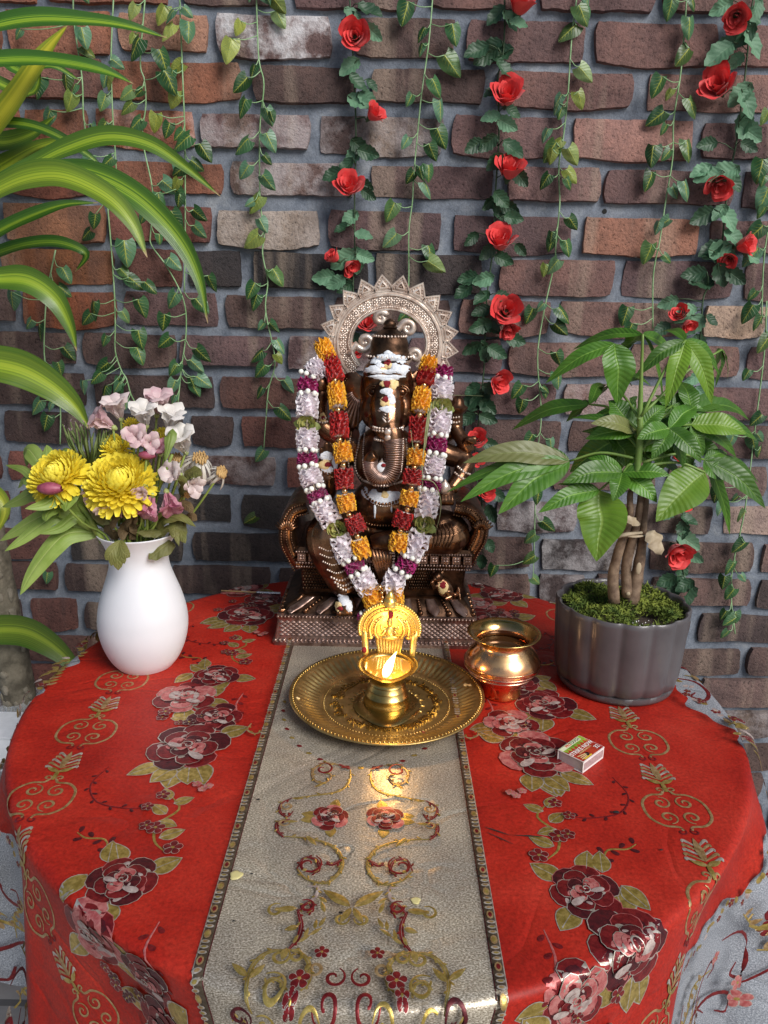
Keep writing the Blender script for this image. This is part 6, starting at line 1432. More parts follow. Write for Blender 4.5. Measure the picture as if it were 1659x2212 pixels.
# ================================================================== DRACAENA
def build_dracaena():
    rg = random.Random(9); m, N, L, b = newmat('striped_dracaena_leaf'); uv = N.new('ShaderNodeUVMap').outputs[0]; sp_ = N.new('ShaderNodeSeparateXYZ'); L.new(uv, sp_.inputs[0])
    mp = N.new('ShaderNodeMapping'); mp.inputs['Scale'].default_value = (22, .35, 1); L.new(uv, mp.inputs[0]); oi = N.new('ShaderNodeObjectInfo')
    ad = N.new('ShaderNodeVectorMath'); ad.operation = 'ADD'; L.new(mp.outputs[0], ad.inputs[0]); cb = N.new('ShaderNodeCombineXYZ'); L.new(math_(N, L, 'MULTIPLY', oi.outputs['Random'], 90), cb.inputs[2]); L.new(cb.outputs[0], ad.inputs[1]); st = noise(N, L, 1.0, 3, .55, ad.outputs[0])
    d = math_(N, L, 'ABSOLUTE', math_(N, L, 'SUBTRACT', sp_.outputs[0], .5)); k = math_(N, L, 'ADD', d, math_(N, L, 'MULTIPLY', math_(N, L, 'SUBTRACT', st.outputs[0], .5), .75)); rp = ramp(N, [(.02, (.26, .40, .030)), (.09, (.17, .32, .022)), (.16, (.070, .185, .016)), (.28, (.045, .135, .014)), (.5, (.034, .108, .012))]); L.new(k, rp.inputs[0])
    yel = ramp(N, [(.02, (.62, .56, .04)), (.2, (.50, .48, .03)), (.5, (.22, .30, .02))]); L.new(k, yel.inputs[0]); c = mixc(N, L, math_(N, L, 'SUBTRACT', 1.0, oi.outputs['Alpha']), rp.outputs[0], yel.outputs[0]); tip = ramp(N, [(.965, (0, 0, 0)), (.985, (1, 1, 1))]); L.new(sp_.outputs[1], tip.inputs[0]); c = mixc(N, L, tip.outputs[0], c, (.42, .30, .14))
    L.new(c, b.inputs['Base Color']); b.inputs['Roughness'].default_value = .36; b.inputs['Coat Weight'].default_value = .1; bumpn(N, L, st.outputs[0], .35, .002, b); tr = N.new('ShaderNodeBsdfTranslucent'); L.new(c, tr.inputs[0]); mx = N.new('ShaderNodeMixShader'); mx.inputs[0].default_value = .28; L.new(b.outputs[0], mx.inputs[1]); L.new(tr.outputs[0], mx.inputs[2]); L.new(mx.outputs[0], N['Material Output'].inputs[0])
    bark = mat('dracaena_bark', (.10, .085, .06), (.26, .225, .165), 30, rough=.9, bump=1.0, bscale=60, bdist=.004); bark2 = mat('bark_scale', (.20, .175, .13), (.30, .26, .20), 70, rough=.9, bump=.8, bscale=120, bdist=.002)
    foot = at(75, 1640, .35); foot.z = -.62; t = thing('dracaena', 'tall striped leaf dracaena arching in beside the wall', 'plant', foot); A = foot
    P = crom([at(-40, 1080, .35) - A, at(-8, 1240, .35) - A, at(38, 1480, .35) - A, at(66, 1640, .35) - A, Vector((0, 0, 0))], 7); mb = MB()
    mb.tube(P, [(.027 + .006 * i / len(P)) * (1 + rg.uniform(-.04, .04)) for i in range(len(P))], 18); mb.build('trunk', bark, t)
    for k in range(46):                                                  # loose bark plates
        i = rg.randrange(2, len(P) - 6); a = rg.uniform(R(190), R(350)); r_ = .0305; c = P[i] + Vector((r_ * math.cos(a), r_ * math.sin(a), rg.uniform(-.02, .02))); nn = Vector((math.cos(a), math.sin(a), 0)); s_ = Vector((-math.sin(a), math.cos(a), 0)); w, h = rg.uniform(.004, .009), rg.uniform(.006, .015)
        mb = MB(); n = 7; ring = [c + s_ * (w * math.cos(6.283 * q / n) * rg.uniform(.7, 1.1)) + Vector((0, 0, h * math.sin(6.283 * q / n) * rg.uniform(.7, 1.1))) for q in range(n)]; mb.add([c + nn * .0035] + [p + nn * .0018 for p in ring] + [p - nn * .003 for p in ring], [(0, 1 + q, 1 + (q + 1) % n) for q in range(n)] + [(1 + q, 1 + n + q, 1 + n + (q + 1) % n, 1 + (q + 1) % n) for q in range(n)]); mb.build('bark_plate', bark2, t, False)
    pr = lambda f: max(.02, min(1, .55 + 1.1 * f) * (1 - max(0, f - .45) ** 1.7 / .55 ** 1.7) ** .9)
    LV = [([(-120, 110), (-40, 60), (70, 36), (190, 40), (280, 55), (362, 82)], 27, .30, .34, 1), ([(-60, 330), (5, 240), (55, 170), (100, 105), (148, 52)], 30, .38, .42, .15), ([(-120, 150), (-20, 128), (80, 124), (180, 138), (240, 156), (288, 181)], 24, .28, .30, 1), ([(-100, 285), (-10, 266), (60, 268), (130, 295), (195, 338), (222, 366)], 15, .40, .42, 1), ([(-80, 420), (0, 362), (70, 320), (150, 295)], 36, .42, .46, .8), ([(-20, 400), (70, 352), (140, 318), (230, 292), (320, 308), (400, 360), (476, 424)], 25, .30, .30, .9),
          ([(-110, 470), (-20, 412), (60, 378), (140, 376), (230, 420), (285, 480), (318, 556)], 36, .22, .20, .8), ([(60, 380), (150, 365), (230, 385), (310, 435), (385, 515), (428, 600), (449, 698)], 29, .26, .22, .95), ([(-90, 560), (-10, 500), (70, 462), (140, 440), (212, 438)], 21, .40, .44, 1), ([(-100, 590), (-10, 545), (60, 524), (130, 522), (185, 548), (162, 588)], 20, .36, .38, 1), ([(-70, 610), (0, 600), (60, 604), (115, 642), (148, 700), (166, 758)], 30, .26, .26, .9), ([(-140, 790), (-60, 780), (30, 792), (100, 826), (158, 874), (194, 928)], 42, .20, .20, .8), ([(-140, 1400), (-40, 1366), (40, 1362), (100, 1388), (150, 1430), (188, 1480)], 38, .30, .26, .8),
          ([(-40, 100), (40, 150), (110, 140), (175, 175)], 14, .46, .48, 1), ([(-60, 160), (60, 200), (90, 150)], 18, .46, .48, .9), ([(-70, 1090), (-20, 1062), (10, 1100), (-10, 1160)], 20, .28, .25, .5), ([(-90, 220), (-20, 300), (60, 290), (120, 250)], 30, .45, .47, .9)]
    for pts, w, Y0, Y1, al in LV:
        n = len(pts); W_ = [at(x, y, Y0 + (Y1 - Y0) * i / (n - 1)) - A for i, (x, y) in enumerate(pts)]; zt_ = max(P[0].z - .1, W_[0].z - .05); W_ = [Vector((P[0].x - .05 * (zt_ - P[0].z) / .75, P[0].y, zt_))] + W_; Q = crom(W_, 6); mb = MB(); s_ = rg.uniform(0, 6)
        blade(mb, Q, w / 1290 * .90, (rg.uniform(-.15, .15), -.85, .5), 8, -.06, pr, fold=.22, wave=.07, twist=rg.uniform(-.25, .25), wseed=s_); o = mb.build('leaf', m, t); o.color = (1, 1, 1, al)
    mb = MB(); mb.tube([P[0], P[0] + Vector((-.03, 0, .35)), P[0] + Vector((-.05, 0, .75))], [.027, .024, .02], 14); mb.build('trunk', bark, t)
    # planter wrapped in clear film at the foot
    TC = mat('terracotta', (.34, .13, .07), (.44, .19, .11), 30, rough=.85, bump=.3); pc = foot.copy(); pc.z = -.74; pl = thing('planter', 'terracotta planter holding the dracaena trunk', 'planter', pc)
    mb = MB(); mb.lathe([(0, 0), (.10, 0), (.13, .22), (.14, .225), (.145, .27), (.13, .275), (.12, .24), (0, .24)], n=40); mb.build('planter_wall', TC, pl, True, 40)
    FI = None; fm, N, L, b = newmat('clear_film'); b.inputs['Base Color'].default_value = (.85, .9, .95, 1); b.inputs['Roughness'].default_value = .12; gl = N.new('ShaderNodeBsdfTransparent'); mx = N.new('ShaderNodeMixShader'); lw = N.new('ShaderNodeLayerWeight'); lw.inputs[0].default_value = .35; mr = N.new('ShaderNodeMapRange'); mr.inputs[3].default_value = .22; mr.inputs[4].default_value = .75; L.new(lw.outputs['Facing'], mr.inputs[0]); L.new(mr.outputs[0], mx.inputs[0]); L.new(gl.outputs[0], mx.inputs[1]); L.new(b.outputs[0], mx.inputs[2]); L.new(mx.outputs[0], N['Material Output'].inputs[0])
    fo = at(60, 1560, .35); f = thing('plastic_film', 'crumpled clear plastic film wrapped round the foot of the dracaena trunk', 'plastic film', fo); rows = []
    for i in range(22):
        z = .055 - i * .0135; row = []
        for k_ in range(44):
            a = 6.283 * k_ / 44; r_ = .036 + .0030 * i + .010 * abs(math.sin(a * 5 + i * .5)) * rg.uniform(.2, 1) + rg.uniform(-.004, .004); row.append(Vector((-z * .16 + r_ * math.cos(a), r_ * math.sin(a), z + rg.uniform(-.004, .004))))
        rows.append(row)
    mb = MB(); mb.grid(rows, closed=True); mb.build('film_sheet', fm, f, False)
    cw = at(14, 1590, .24); bxm = mat('white_card', (.70, .72, .76), (.78, .80, .84), 60, rough=.6); t2 = thing('white_carton', 'small white card carton half under the plastic film', 'carton', cw)
    mb = MB(); rloft(mb, [(-.045, -.05, .028, -.04, .04), (.02, -.05, .028, -.04, .04)], rc=.002); mb.build('carton_body', bxm, t2, True, 40); mb = MB(); mb.box((-.011, 0, .0222), (.041, .042, .0018)); mb.build('carton_lid', bxm, t2, False)
build_dracaena()

# ================================================================== HANGING VINES
def vine_leaf_material():
    m, N, L, b = newmat('pothos_leaf'); uv = N.new('ShaderNodeUVMap').outputs[0]; sp_ = N.new('ShaderNodeSeparateXYZ'); L.new(uv, sp_.inputs[0]); co = coords(N); oi = N.new('ShaderNodeObjectInfo')
    d = math_(N, L, 'ABSOLUTE', math_(N, L, 'SUBTRACT', sp_.outputs[0], .5)); fr = math_(N, L, 'FRACT', math_(N, L, 'SUBTRACT', math_(N, L, 'MULTIPLY', sp_.outputs[1], 6.5), math_(N, L, 'MULTIPLY', d, 4.0))); v = math_(N, L, 'ABSOLUTE', math_(N, L, 'SUBTRACT', fr, .5))
    vm = ramp(N, [(.40, (0, 0, 0)), (.48, (1, 1, 1))]); L.new(v, vm.inputs[0]); md = ramp(N, [(.015, (1, 1, 1)), (.05, (0, 0, 0))]); L.new(d, md.inputs[0]); n1 = noise(N, L, 75, 4, .6, co); nm = ramp(N, [(.40, (0, 0, 0)), (.52, (1, 1, 1))]); L.new(n1.outputs[0], nm.inputs[0])
    near = ramp(N, [(.10, (1, 1, 1)), (.34, (0, 0, 0))]); L.new(d, near.inputs[0]); k = math_(N, L, 'MULTIPLY', math_(N, L, 'MAXIMUM', vm.outputs[0], md.outputs[0]), math_(N, L, 'MULTIPLY', nm.outputs[0], near.outputs[0])); yel = math_(N, L, 'MAXIMUM', k, math_(N, L, 'MULTIPLY', nm.outputs[0], math_(N, L, 'SUBTRACT', 1.0, oi.outputs['Alpha'])))
    base = ramp(N, [(.2, (.020, .072, .022)), (.6, (.045, .135, .045)), (.9, (.10, .22, .13))]); L.new(oi.outputs['Random'], base.inputs[0]); c = mixc(N, L, yel, base.outputs[0], (.48, .50, .07)); L.new(c, b.inputs['Base Color']); b.inputs['Roughness'].default_value = .38; bumpn(N, L, math_(N, L, 'MULTIPLY', math_(N, L, 'MAXIMUM', vm.outputs[0], md.outputs[0]), -1.0), .5, .0012, b)
    tr = N.new('ShaderNodeBsdfTranslucent'); L.new(c, tr.inputs[0]); mx = N.new('ShaderNodeMixShader'); mx.inputs[0].default_value = .15; L.new(b.outputs[0], mx.inputs[1]); L.new(tr.outputs[0], mx.inputs[2]); L.new(mx.outputs[0], N['Material Output'].inputs[0]); return m
VLM = vine_leaf_material(); VST = mat('vine_stem', (.18, .33, .14), (.28, .44, .23), 60, rough=.5)
def heart_mesh(k):
    """a unit leaf along +Y, heart shaped at its base"""
    rg = random.Random(k); mb = MB(); rows, uvs = [], []; ben = rg.uniform(-.25, .25)
    for i in range(12):
        f = i / 11; w = .40 * max(.0, math.sin(math.pi * (f * .86 + .14) ** .72)) ** .8 if f < .995 else .004; y = f * 1.0; row, uv = [], []
        for j in range(7):
            a = 2 * j / 6 - 1; yy = y - .17 * (abs(a) ** 1.6) * (1 - f) ** 1.5; z = -.16 * abs(a) * w * 2.2 * (.6 if k % 2 else 1.2) - .28 * f * f + ben * a * w + .02 * math.sin(9 * f + 4 * a); row.append(Vector((a * w, yy, z))); uv.append((j / 6, f))
        rows.append(row); uvs.append(uv)
    mb.grid(rows, 0, uvs, flip=True); return mb.build('vine_leaf', VLM, data_only=True)
HEARTS = [heart_mesh(k) for k in range(6)]
VY = .538
def orient(tip, nrm):
    y = Vector(tip).normalized(); z = Vector(nrm); z = (z - y * z.dot(y)).normalized(); x = y.cross(z); return Matrix(((x.x, y.x, z.x), (x.y, y.y, z.y), (x.z, y.z, z.z)))
def build_vines():
    rg = random.Random(77); G = 'thin leafy vines hanging on the brick wall'
    V = [('leafy vine hanging behind the topmost dracaena leaf', [(245, -30), (245, 0), (240, 120), (243, 240), (249, 330), (252, 395)], [(230, 173, 40, .6), (223, 220, 40, .9), (220, 277, 38, .9), (230, 350, 36, 1), (190, 352, 38, 1), (205, 480, 36, 1)]),
         ('vine with a yellow leaf winding down between the dracaena tips', [(313, -30), (313, 0), (303, 133), (312, 173), (315, 227), (308, 300), (328, 400), (330, 457), (325, 507), (328, 531), (363, 580), (397, 650), (402, 718), (392, 795), (384, 875)], [(285, 25, 36, .3), (287, 103, 52, 1), (355, 133, 52, 1), (369, 177, 54, 1), (272, 203, 38, .8), (272, 232, 38, .8), (290, 268, 42, 1), (367, 405, 46, 1), (387, 427, 40, 1), (380, 477, 48, 1), (377, 568, 42, 1), (370, 650, 46, 1), (354, 698, 44, 1), (354, 741, 42, 1), (437, 768, 46, 1), (424, 791, 44, 1), (374, 800, 42, 1), (374, 838, 42, 1), (440, 825, 46, 1), (420, 842, 40, 1)]),
         ('vine with yellowed leaves hanging beside the whitewashed brick', [(388, -30), (388, 0), (392, 100), (397, 227), (399, 283), (400, 400), (400, 520), (398, 630)], [(347, 30, 44, .35), (360, 67, 44, .1), (409, 67, 46, 1), (337, 267, 42, .35), (362, 282, 36, 1), (390, 307, 54, 1), (442, 330, 46, 1), (427, 357, 36, 1), (377, 217, 42, .3), (380, 147, 38, .4), (387, 370, 42, 1), (430, 465, 40, 1), (430, 500, 40, 1), (455, 614, 42, 1), (434, 661, 46, 1)]),
         ('short vine hanging behind the yellow dracaena leaf', [(158, -30), (160, 50), (177, 167), (180, 247), (187, 300)], [(180, 80, 44, 1), (140, 180, 40, .9), (150, 220, 42, .6), (78, 187, 48, 1), (100, 257, 44, 1), (37, 73, 26, 1), (173, 357, 42, 1), (183, 507, 36, 1), (190, 110, 36, .8)]),
         ('thick leafed vine ending above the pale trumpet blooms', [(232, 440), (240, 531), (247, 631), (249, 700), (249, 758), (262, 800), (273, 818), (282, 850), (292, 870)], [(270, 546, 62, 1), (295, 611, 44, 1), (200, 672, 48, 1), (185, 690, 40, 1), (303, 668, 48, 1), (302, 734, 48, 1), (303, 768, 46, 1), (218, 795, 46, 1), (205, 815, 40, 1), (222, 850, 44, 1), (255, 850, 40, 1), (325, 621, 38, 1), (268, 590, 34, .9), (272, 685, 34, .9), (177, 838, 36, 1)]),
         ('dim vine hanging behind the drooping lower dracaena leaf', [(120, 540), (104, 620), (97, 690), (97, 780), (118, 840), (130, 880), (130, 960)], [(143, 594, 42, 1), (140, 628, 38, 1), (83, 718, 44, 1), (147, 765, 42, 1), (130, 798, 36, 1), (23, 651, 48, 1), (75, 880, 46, 1), (97, 915, 46, 1), (100, 1250, 34, 1), (60, 700, 30, 1)]),
         ('vine hanging across the whitewashed brick with two yellow leaves', [(554, -30), (554, 0), (559, 127), (570, 183), (561, 283), (562, 434), (571, 500), (567, 547), (577, 597), (578, 618), (574, 674), (594, 778), (580, 840), (575, 898)], [(514, 60, 32, .0), (494, 107, 54, .1), (599, 10, 46, .7), (606, 40, 40, .6), (521, 183, 46, 1), (521, 233, 44, 1), (581, 253, 40, 1), (519, 313, 48, 1), (584, 307, 46, 1), (527, 373, 40, 1), (579, 394, 44, 1), (549, 440, 48, .6), (566, 487, 38, 1), (541, 520, 50, .4), (600, 598, 48, .9), (542, 628, 44, 1), (548, 653, 42, 1), (590, 708, 34, 1), (607, 748, 40, 1), (552, 768, 44, 1), (560, 803, 44, 1), (622, 835, 40, 1), (617, 893, 44, 1), (560, 985, 40, 1), (540, 1125, 38, .9)]),
         ('vine hanging just past the first rose garland down behind the rayed ring', [(936, -30), (934, 0), (926, 93), (911, 200), (904, 267), (894, 374), (891, 434), (883, 500), (883, 594), (880, 700)], [(877, 27, 52, 1), (981, 73, 46, 1), (976, 143, 58, .9), (944, 190, 44, 1), (954, 240, 48, 1), (953, 300, 50, 1), (933, 330, 42, 1), (928, 374, 38, 1), (886, 384, 34, 1), (926, 410, 42, 1), (843, 457, 48, .9), (843, 520, 46, .9), (931, 550, 46, 1), (941, 577, 50, .6), (880, 690, 40, 1)]),
         ('long vine hanging from the top edge down behind the money tree leaves', [(1246, -30), (1245, 0), (1235, 80), (1227, 200), (1219, 280), (1207, 360), (1209, 440), (1201, 520), (1197, 570), (1174, 678), (1161, 773), (1169, 898), (1160, 980), (1157, 1054), (1153, 1201)], [(1227, 66, 52, .9), (1261, 32, 48, .9), (1265, 160, 46, .6), (1255, 216, 40, .5), (1187, 328, 50, .9), (1177, 292, 32, 1), (1237, 340, 46, .4), (1235, 380, 40, .4), (1175, 392, 38, 1), (1239, 484, 38, 1), (1227, 536, 40, 1), (1191, 528, 38, 1), (1193, 576, 42, .9), (1144, 683, 42, 1), (1221, 680, 48, 1), (1211, 713, 44, 1), (1206, 778, 42, 1), (1209, 823, 46, 1), (1119, 848, 44, 1), (1126, 880, 40, 1), (1143, 953, 40, 1), (1190, 960, 30, 1), (1164, 1075, 42, 1), (1185, 1138, 44, 1), (1143, 1163, 40, .9), (1143, 1209, 40, .9), (1064, 1235, 36, 1), (1160, 1255, 34, .9)]),
         ('vine hanging between the wall plug and the last rose garland', [(1484, -30), (1483, 0), (1471, 152), (1455, 260), (1453, 340), (1437, 440), (1425, 520), (1411, 596), (1410, 710)], [(1447, 20, 44, 1), (1491, 60, 46, 1), (1477, 120, 48, .9), (1423, 188, 48, 1), (1499, 232, 46, .9), (1417, 256, 48, 1), (1407, 336, 48, 1), (1489, 324, 50, .9), (1405, 392, 46, 1), (1485, 412, 46, 1), (1433, 484, 36, 1), (1351, 683, 48, 1), (1359, 715, 40, 1), (1402, 550, 50, .9)]),
         ('thin dark vine trailing down beside the grey pot', [(1656, 650), (1651, 760), (1630, 932), (1609, 1100), (1583, 1222), (1580, 1300), (1588, 1369)], [(1651, 745, 46, .9), (1640, 700, 40, 1), (1634, 907, 40, 1), (1579, 957, 42, 1), (1630, 962, 42, 1), (1605, 1117, 38, .9), (1598, 1184, 44, 1), (1579, 1230, 42, 1), (1563, 1260, 40, 1), (1577, 1285, 40, 1), (1579, 1344, 42, 1), (1590, 1335, 38, 1), (1612, 810, 30, 1), (1560, 1100, 44, 1), (1545, 1070, 44, 1)]),
         ('vine with large leaves curling out past the last rose garland', [(1672, 250), (1665, 330), (1668, 430), (1650, 560), (1645, 700)], [(1643, 368, 56, 1), (1651, 432, 58, 1), (1631, 504, 52, 1), (1623, 556, 54, 1), (1614, 678, 50, 1), (1655, 255, 34, .7)])]
    W0 = Vector((0, VY, 0))
    for lab, path, leaves in V:
        P = crom([at(x, y, VY + .004 * math.sin(i * 1.7)) for i, (x, y) in enumerate(path)], 5); t = thing('pothos_vine', lab, 'vine', P[0], G); A = P[0].copy(); mb = MB(); mb.tube([p - A for p in P], .0014, 6); mb.build('stem', VST, t)
        for _k in range(len(leaves) // 2):                               # smaller leaves close to the stem
            x_, y_ = path[0]; i_ = rg.randrange(1, len(path)); f_ = rg.random(); leaves = leaves + [(path[i_ - 1][0] * (1 - f_) + path[i_][0] * f_ + rg.choice((-1, 1)) * rg.uniform(12, 26), path[i_ - 1][1] * (1 - f_) + path[i_][1] * f_ + 14, rg.uniform(24, 34), 1.0 if rg.random() < .85 else .5)]
        for (x, y, s_, al) in leaves:
            c = at(x, y, VY - rg.uniform(.004, .022)); size = s_ / 1190 * .90
            q = min(P, key=lambda p: (p - c - Vector((0, 0, .018))).length); sd = 1 if c.x > q.x else -1
            ang = rg.uniform(.1, 1.0) * sd; tip = Vector((math.sin(ang), rg.uniform(-.35, .1), -math.cos(ang))); nrm = Vector((rg.uniform(-.75, .75), -1, rg.uniform(-.1, .7))); F = orient(tip, nrm); base = c - F.col[1] * size * .5
            o = link('leaf', HEARTS[rg.randrange(6)], t, mtx=Matrix.Translation(base - A) @ (F * size).to_4x4()); o.color = (1, 1, 1, al)
            if (base - q).length < .11:
                mb = MB(); mid = base.lerp(q, .5) + Vector((0, -.006, -.006)); mb.tube([v - A for v in crom([q, mid, base], 4)], .0008, 5); mb.build('petiole', VST, t)
build_vines()

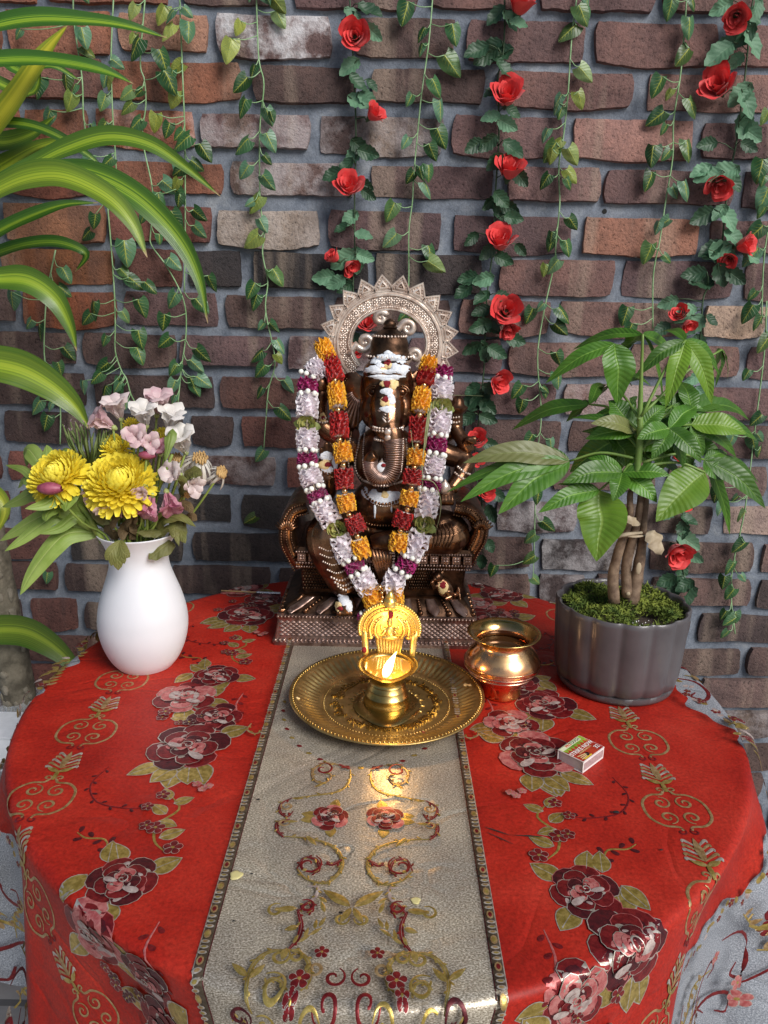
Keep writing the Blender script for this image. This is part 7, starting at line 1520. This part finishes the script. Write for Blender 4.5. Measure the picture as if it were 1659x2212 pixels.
# ================================================================== ROSE GARLANDS ON THE WALL
def build_roses():
    rg = random.Random(55); RD = mat('red_fabric_petal', (.68, .024, .026), (.82, .075, .070), 50, rough=.6, trans=.15, sheen=.2, randv=.10); LF = [vein_leaf_material('fabric_leaf_dark', (.020, .060, .028), (.05, .11, .05), (.032, .085, .040), .5, 6, .1), vein_leaf_material('fabric_leaf_pale', (.11, .25, .14), (.18, .33, .20), (.15, .30, .18), .6, 6, .2)]; WS = mat('dark_vine_stem', (.025, .055, .022), (.05, .09, .04), 40, rough=.6)
    def pet(k):
        mb = MB(); rows, uvs = [], []; r0 = .0042 + .0019 * k; H = .025 + .0005 * k; flare = .0 + .030 * k; tw = random.Random(k).uniform(-.3, .3)
        for i in range(7):
            f = i / 6; row, uv = [], []; wid = (1.62 - .05 * k) * (math.sin(math.pi * (.18 + .66 * f)) ** .7)
            for j in range(9):
                b = (2 * j / 8 - 1); r_ = r0 * (.45 + .75 * f ** .7) + flare * .016 * f ** 3 + .0012 * abs(b) * f; z = H * f - .003 * b * b * f - .010 * flare * f ** 4 * 1.6 + .0012 * math.sin(5 * b + k) * f; row.append(Vector((r_ * math.cos(b * wid * .8), r_ * math.sin(b * wid * .8), z))); uv.append((j / 8, f))
            rows.append(row); uvs.append(uv)
        mb.grid(rows, 0, uvs); return mb.build('rose_petal', RD, data_only=True)
    PT = [pet(k) for k in range(8)]
    mb = MB(); mb.lathe([(.0018, -.012), (.0035, -.008), (.0062, -.002), (.0065, .003), (.004, .006), (0, .006)], n=10); cal = mb.build('calyx', WS, data_only=True)
    def leafm(k, mi):
        r2 = random.Random(k); mb = MB(); blade(mb, [Vector((0, f, -.22 * f * f + .03 * math.sin(8 * f + k))) for f in np.linspace(0, 1, 11)], .33, (0, 0, 1), 6, -.15, lambda f: max(.03, math.sin(math.pi * f ** .8) ** .7 * (1 + .10 * (1 if int(f * 10) % 2 else -1))), wave=.12, fold=.25, wseed=k); return mb.build('rose_leaf', LF[mi], data_only=True)
    LM = [[leafm(k, 0) for k in range(3)], [leafm(9 + k, 1) for k in range(3)]]
    G = 'artificial rose garlands hanging on the brick wall'; Yr = .528
    # (x, y, size, facing) ; facing = direction the bloom opens, in the wall's x / z plane, plus depth
    GA = [('red fabric rose garland hanging down behind the rayed ring of the statue', [(752, -30), (757, 20), (762, 110), (764, 165), (768, 240), (769, 330), (766, 400), (766, 480), (766, 560), (764, 640), (790, 720)], [(767, 78, 1.25, (.0, -.9, -.25)), (806, 246, .95, (.6, -.6, .3)), (754, 404, 1.30, (.05, -.85, .25)), (722, 556, .8, (-.5, -.4, .2)), (755, 574, .8, (.3, -.4, -.5)), (795, 700, .95, (.0, -.8, .2)), (772, 760, .8, (-.2, -.8, .1))],
           [(765, 30, 1, 44), (805, 70, 1, 42), (748, 40, 0, 40), (890 - 90, 15, 0, 52), (755, 140, 1, 50), (775, 175, 0, 44), (775, 215, 1, 52), (795, 212, 1, 46), (805, 182, 0, 30), (778, 318, 0, 48), (795, 330, 0, 46), (763, 335, 1, 44), (715, 375, 0, 44), (745, 355, 0, 42), (788, 400, 0, 40), (795, 420, 0, 36), (755, 470, 1, 46), (785, 505, 1, 40), (740, 560, 1, 62), (770, 560, 1, 58), (700, 600, 1, 52), (725, 610, 1, 46), (790, 555, 1, 40), (745, 620, 0, 40), (735, 490, 0, 34), (810, 680, 0, 40), (760, 735, 0, 44)]),
          ('red fabric rose garland hanging beside the statue down to its raised hand', [(1090, -30), (1090, 60), (1085, 130), (1075, 170), (1078, 260), (1076, 330), (1070, 420), (1068, 490), (1062, 560), (1052, 640), (1048, 720), (1045, 800), (1035, 900), (1025, 1000), (1040, 1080)], [(1123, 12, 1.25, (.15, -.6, .5)), (1095, 208, 1.45, (.0, -.85, .2)), (1101, 368, 1.35, (.1, -.8, .5)), (1081, 522, 1.40, (-.05, -.8, .45)), (1094, 672, 1.45, (.0, -.9, .0)), (1098, 710, .9, (.1, -.5, -.6)), (1076, 823, 1.15, (.3, -.7, -.3)), (1031, 949, .9, (-.1, -.8, .1)), (1048, 1062, .9, (.2, -.8, -.1)), (1030, 995, .7, (.0, -.8, .1))],
           [(1070, 30, 0, 46), (1105, 40, 1, 46), (1120, 45, 1, 40), (1030, 105, 0, 52), (1050, 120, 0, 54), (1080, 110, 0, 56), (1095, 145, 0, 50), (1060, 100, 0, 48), (1062, 195, 0, 36), (1060, 250, 1, 40), (1095, 268, 1, 46), (1110, 240, 0, 36), (1025, 315, 0, 44), (1055, 310, 0, 46), (1110, 318, 0, 52), (1070, 350, 0, 44), (1125, 385, 0, 44), (1085, 430, 0, 46), (1100, 450, 0, 44), (1080, 455, 0, 44), (1060, 440, 0, 40), (1110, 470, 0, 42), (1020, 517, 0, 38), (1055, 545, 0, 44), (1088, 560, 0, 44), (1010, 600, 0, 46), (1045, 605, 1, 48), (1000, 628, 0, 46), (1040, 640, 0, 44), (1125, 540, 0, 34), (1090, 640, 0, 40), (1040, 670, 0, 44), (1040, 705, 0, 52), (1065, 705, 0, 44), (1020, 755, 0, 48), (1050, 760, 0, 54), (1075, 760, 0, 48), (1115, 735, 0, 46), (1060, 840, 0, 42), (1015, 865, 0, 58), (1035, 865, 0, 60), (1055, 880, 0, 50), (1010, 905, 0, 42), (1055, 905, 0, 44), (1020, 840, 0, 40), (1000, 960, 0, 40), (1060, 960, 0, 42), (1065, 1020, 0, 44), (1025, 1075, 0, 44), (1060, 1110, 0, 46), (1040, 1130, 0, 40), (1075, 1070, 0, 46), (1060, 1180, 0, 40), (1040, 1215, 0, 40)]),
          ('red fabric rose garland with pale green leaves hanging above the money tree', [(1632, -30), (1622, 30), (1615, 110), (1605, 200), (1592, 300), (1580, 360), (1568, 440), (1560, 520), (1545, 600), (1520, 640), (1514, 720), (1500, 800), (1490, 900), (1480, 1000), (1475, 1100), (1470, 1180), (1480, 1260)], [(1590, 36, 1.15, (-.2, -.6, -.5)), (1553, 186, 1.50, (-.45, -.7, .05)), (1555, 396, 1.20, (-.1, -.6, -.6)), (1606, 530, 1.10, (.5, -.6, -.1)), (1575, 560, .8, (-.3, -.6, -.5)), (1470, 678, .85, (-.5, -.7, .2)), (1486, 700, .7, (.1, -.6, -.6)), (1462, 985, .7, (.2, -.7, .1)), (1478, 1090, .7, (.1, -.7, .1)), (1462, 1192, 1.45, (.1, -.75, -.45))],
           [(1560, 15, 1, 46), (1620, 45, 1, 60), (1632, 90, 1, 60), (1612, 75, 0, 50), (1640, 20, 1, 50), (1555, 110, 1, 66), (1570, 95, 1, 56), (1590, 130, 1, 40), (1600, 200, 1, 58), (1618, 220, 1, 60), (1605, 265, 1, 56), (1622, 285, 1, 62), (1620, 315, 0, 40), (1530, 310, 0, 44), (1560, 370, 1, 62), (1530, 375, 1, 56), (1515, 365, 1, 46), (1575, 375, 1, 50), (1590, 390, 0, 50), (1520, 467, 0, 56), (1555, 455, 1, 44), (1578, 470, 1, 56), (1535, 535, 0, 54), (1550, 540, 1, 60), (1565, 545, 1, 70), (1590, 510, 1, 54), (1625, 545, 1, 56), (1500, 590, 0, 52), (1520, 605, 0, 60), (1560, 595, 0, 56), (1590, 598, 0, 50), (1445, 655, 1, 46), (1475, 685, 1, 42), (1500, 700, 1, 58), (1485, 668, 1, 46), (1430, 710, 0, 44), (1540, 690, 0, 34), (1510, 745, 1, 50), (1480, 770, 1, 44), (1500, 820, 1, 46), (1520, 850, 1, 44), (1460, 950, 1, 40), (1490, 1010, 1, 46), (1500, 1060, 1, 46), (1450, 1090, 1, 48), (1440, 1110, 1, 48), (1475, 1145, 0, 46), (1490, 1120, 0, 44), (1490, 1170, 1, 62), (1478, 1175, 1, 50), (1500, 1205, 1, 48), (1440, 1255, 0, 50), (1460, 1270, 0, 52), (1475, 1240, 0, 50), (1495, 1290, 0, 56), (1480, 1265, 0, 48)])]
    for lab, path, roses, leaves in GA:
        P = crom([at(x, y, .540) for x, y in path], 5); t = thing('rose_garland', lab, 'garland', P[0], G); A = P[0].copy(); mb = MB(); mb.tube([p - A for p in P], .0016, 6); mb.build('stem', WS, t)
        for (x, y, s_, d) in roses:
            s_ *= .92; d = (d[0], d[1] * .8, d[2] + .22); c = at(x, y, Yr - .006); F = frame(d, (0, .2, 1)) @ Matrix.Rotation(rg.uniform(0, 6.28), 3, 'Z'); M = Matrix.Translation(c - A) @ (F * s_).to_4x4() @ Matrix.Translation((0, 0, -.010)); o = link('rose', cal, t, mtx=M)
            for k in range(13):
                kk = min(7, k * 7 // 11); link('petal', PT[kk], o, mtx=(Matrix.Rotation(k * 2.25 + rg.uniform(-.2, .2), 4, 'Z') @ Matrix.Rotation(rg.uniform(-.08, .08), 4, 'Y')))
            q = min(P, key=lambda p: (p - c).length); mb = MB(); mb.tube([c - A - F.col[2] * .02 * s_, (c + q) / 2 - A + Vector((0, .004, 0)), q - A], .0013, 5); mb.build('stalk', WS, t)
        for (x, y, mi, s_) in leaves:
            c = at(x, y, Yr - rg.uniform(-.008, .016)); size = s_ / 1190 * 1.05; q = min(P, key=lambda p: (p - c).length); dv = c - q; dv.y = 0
            if dv.length < .006: dv = Vector((rg.uniform(-1, 1), 0, -.6))
            dv.normalize(); tip = Vector((dv.x + rg.uniform(-.4, .4), rg.uniform(-.4, .1), dv.z * .6 - .55 + rg.uniform(-.3, .3))); F = orient(tip, (rg.uniform(-.8, .8), -1, rg.uniform(-.2, .7))); base = c - F.col[1] * size * .5; link('leaf', LM[mi][rg.randrange(3)], t, mtx=Matrix.Translation(base - A) @ (F * size).to_4x4())
            mb = MB(); mb.tube([q - A, q.lerp(base, .6) - A + Vector((0, -.003, .002)), base - A], .0009, 5); mb.build('leaf_stalk', WS, t)
build_roses()
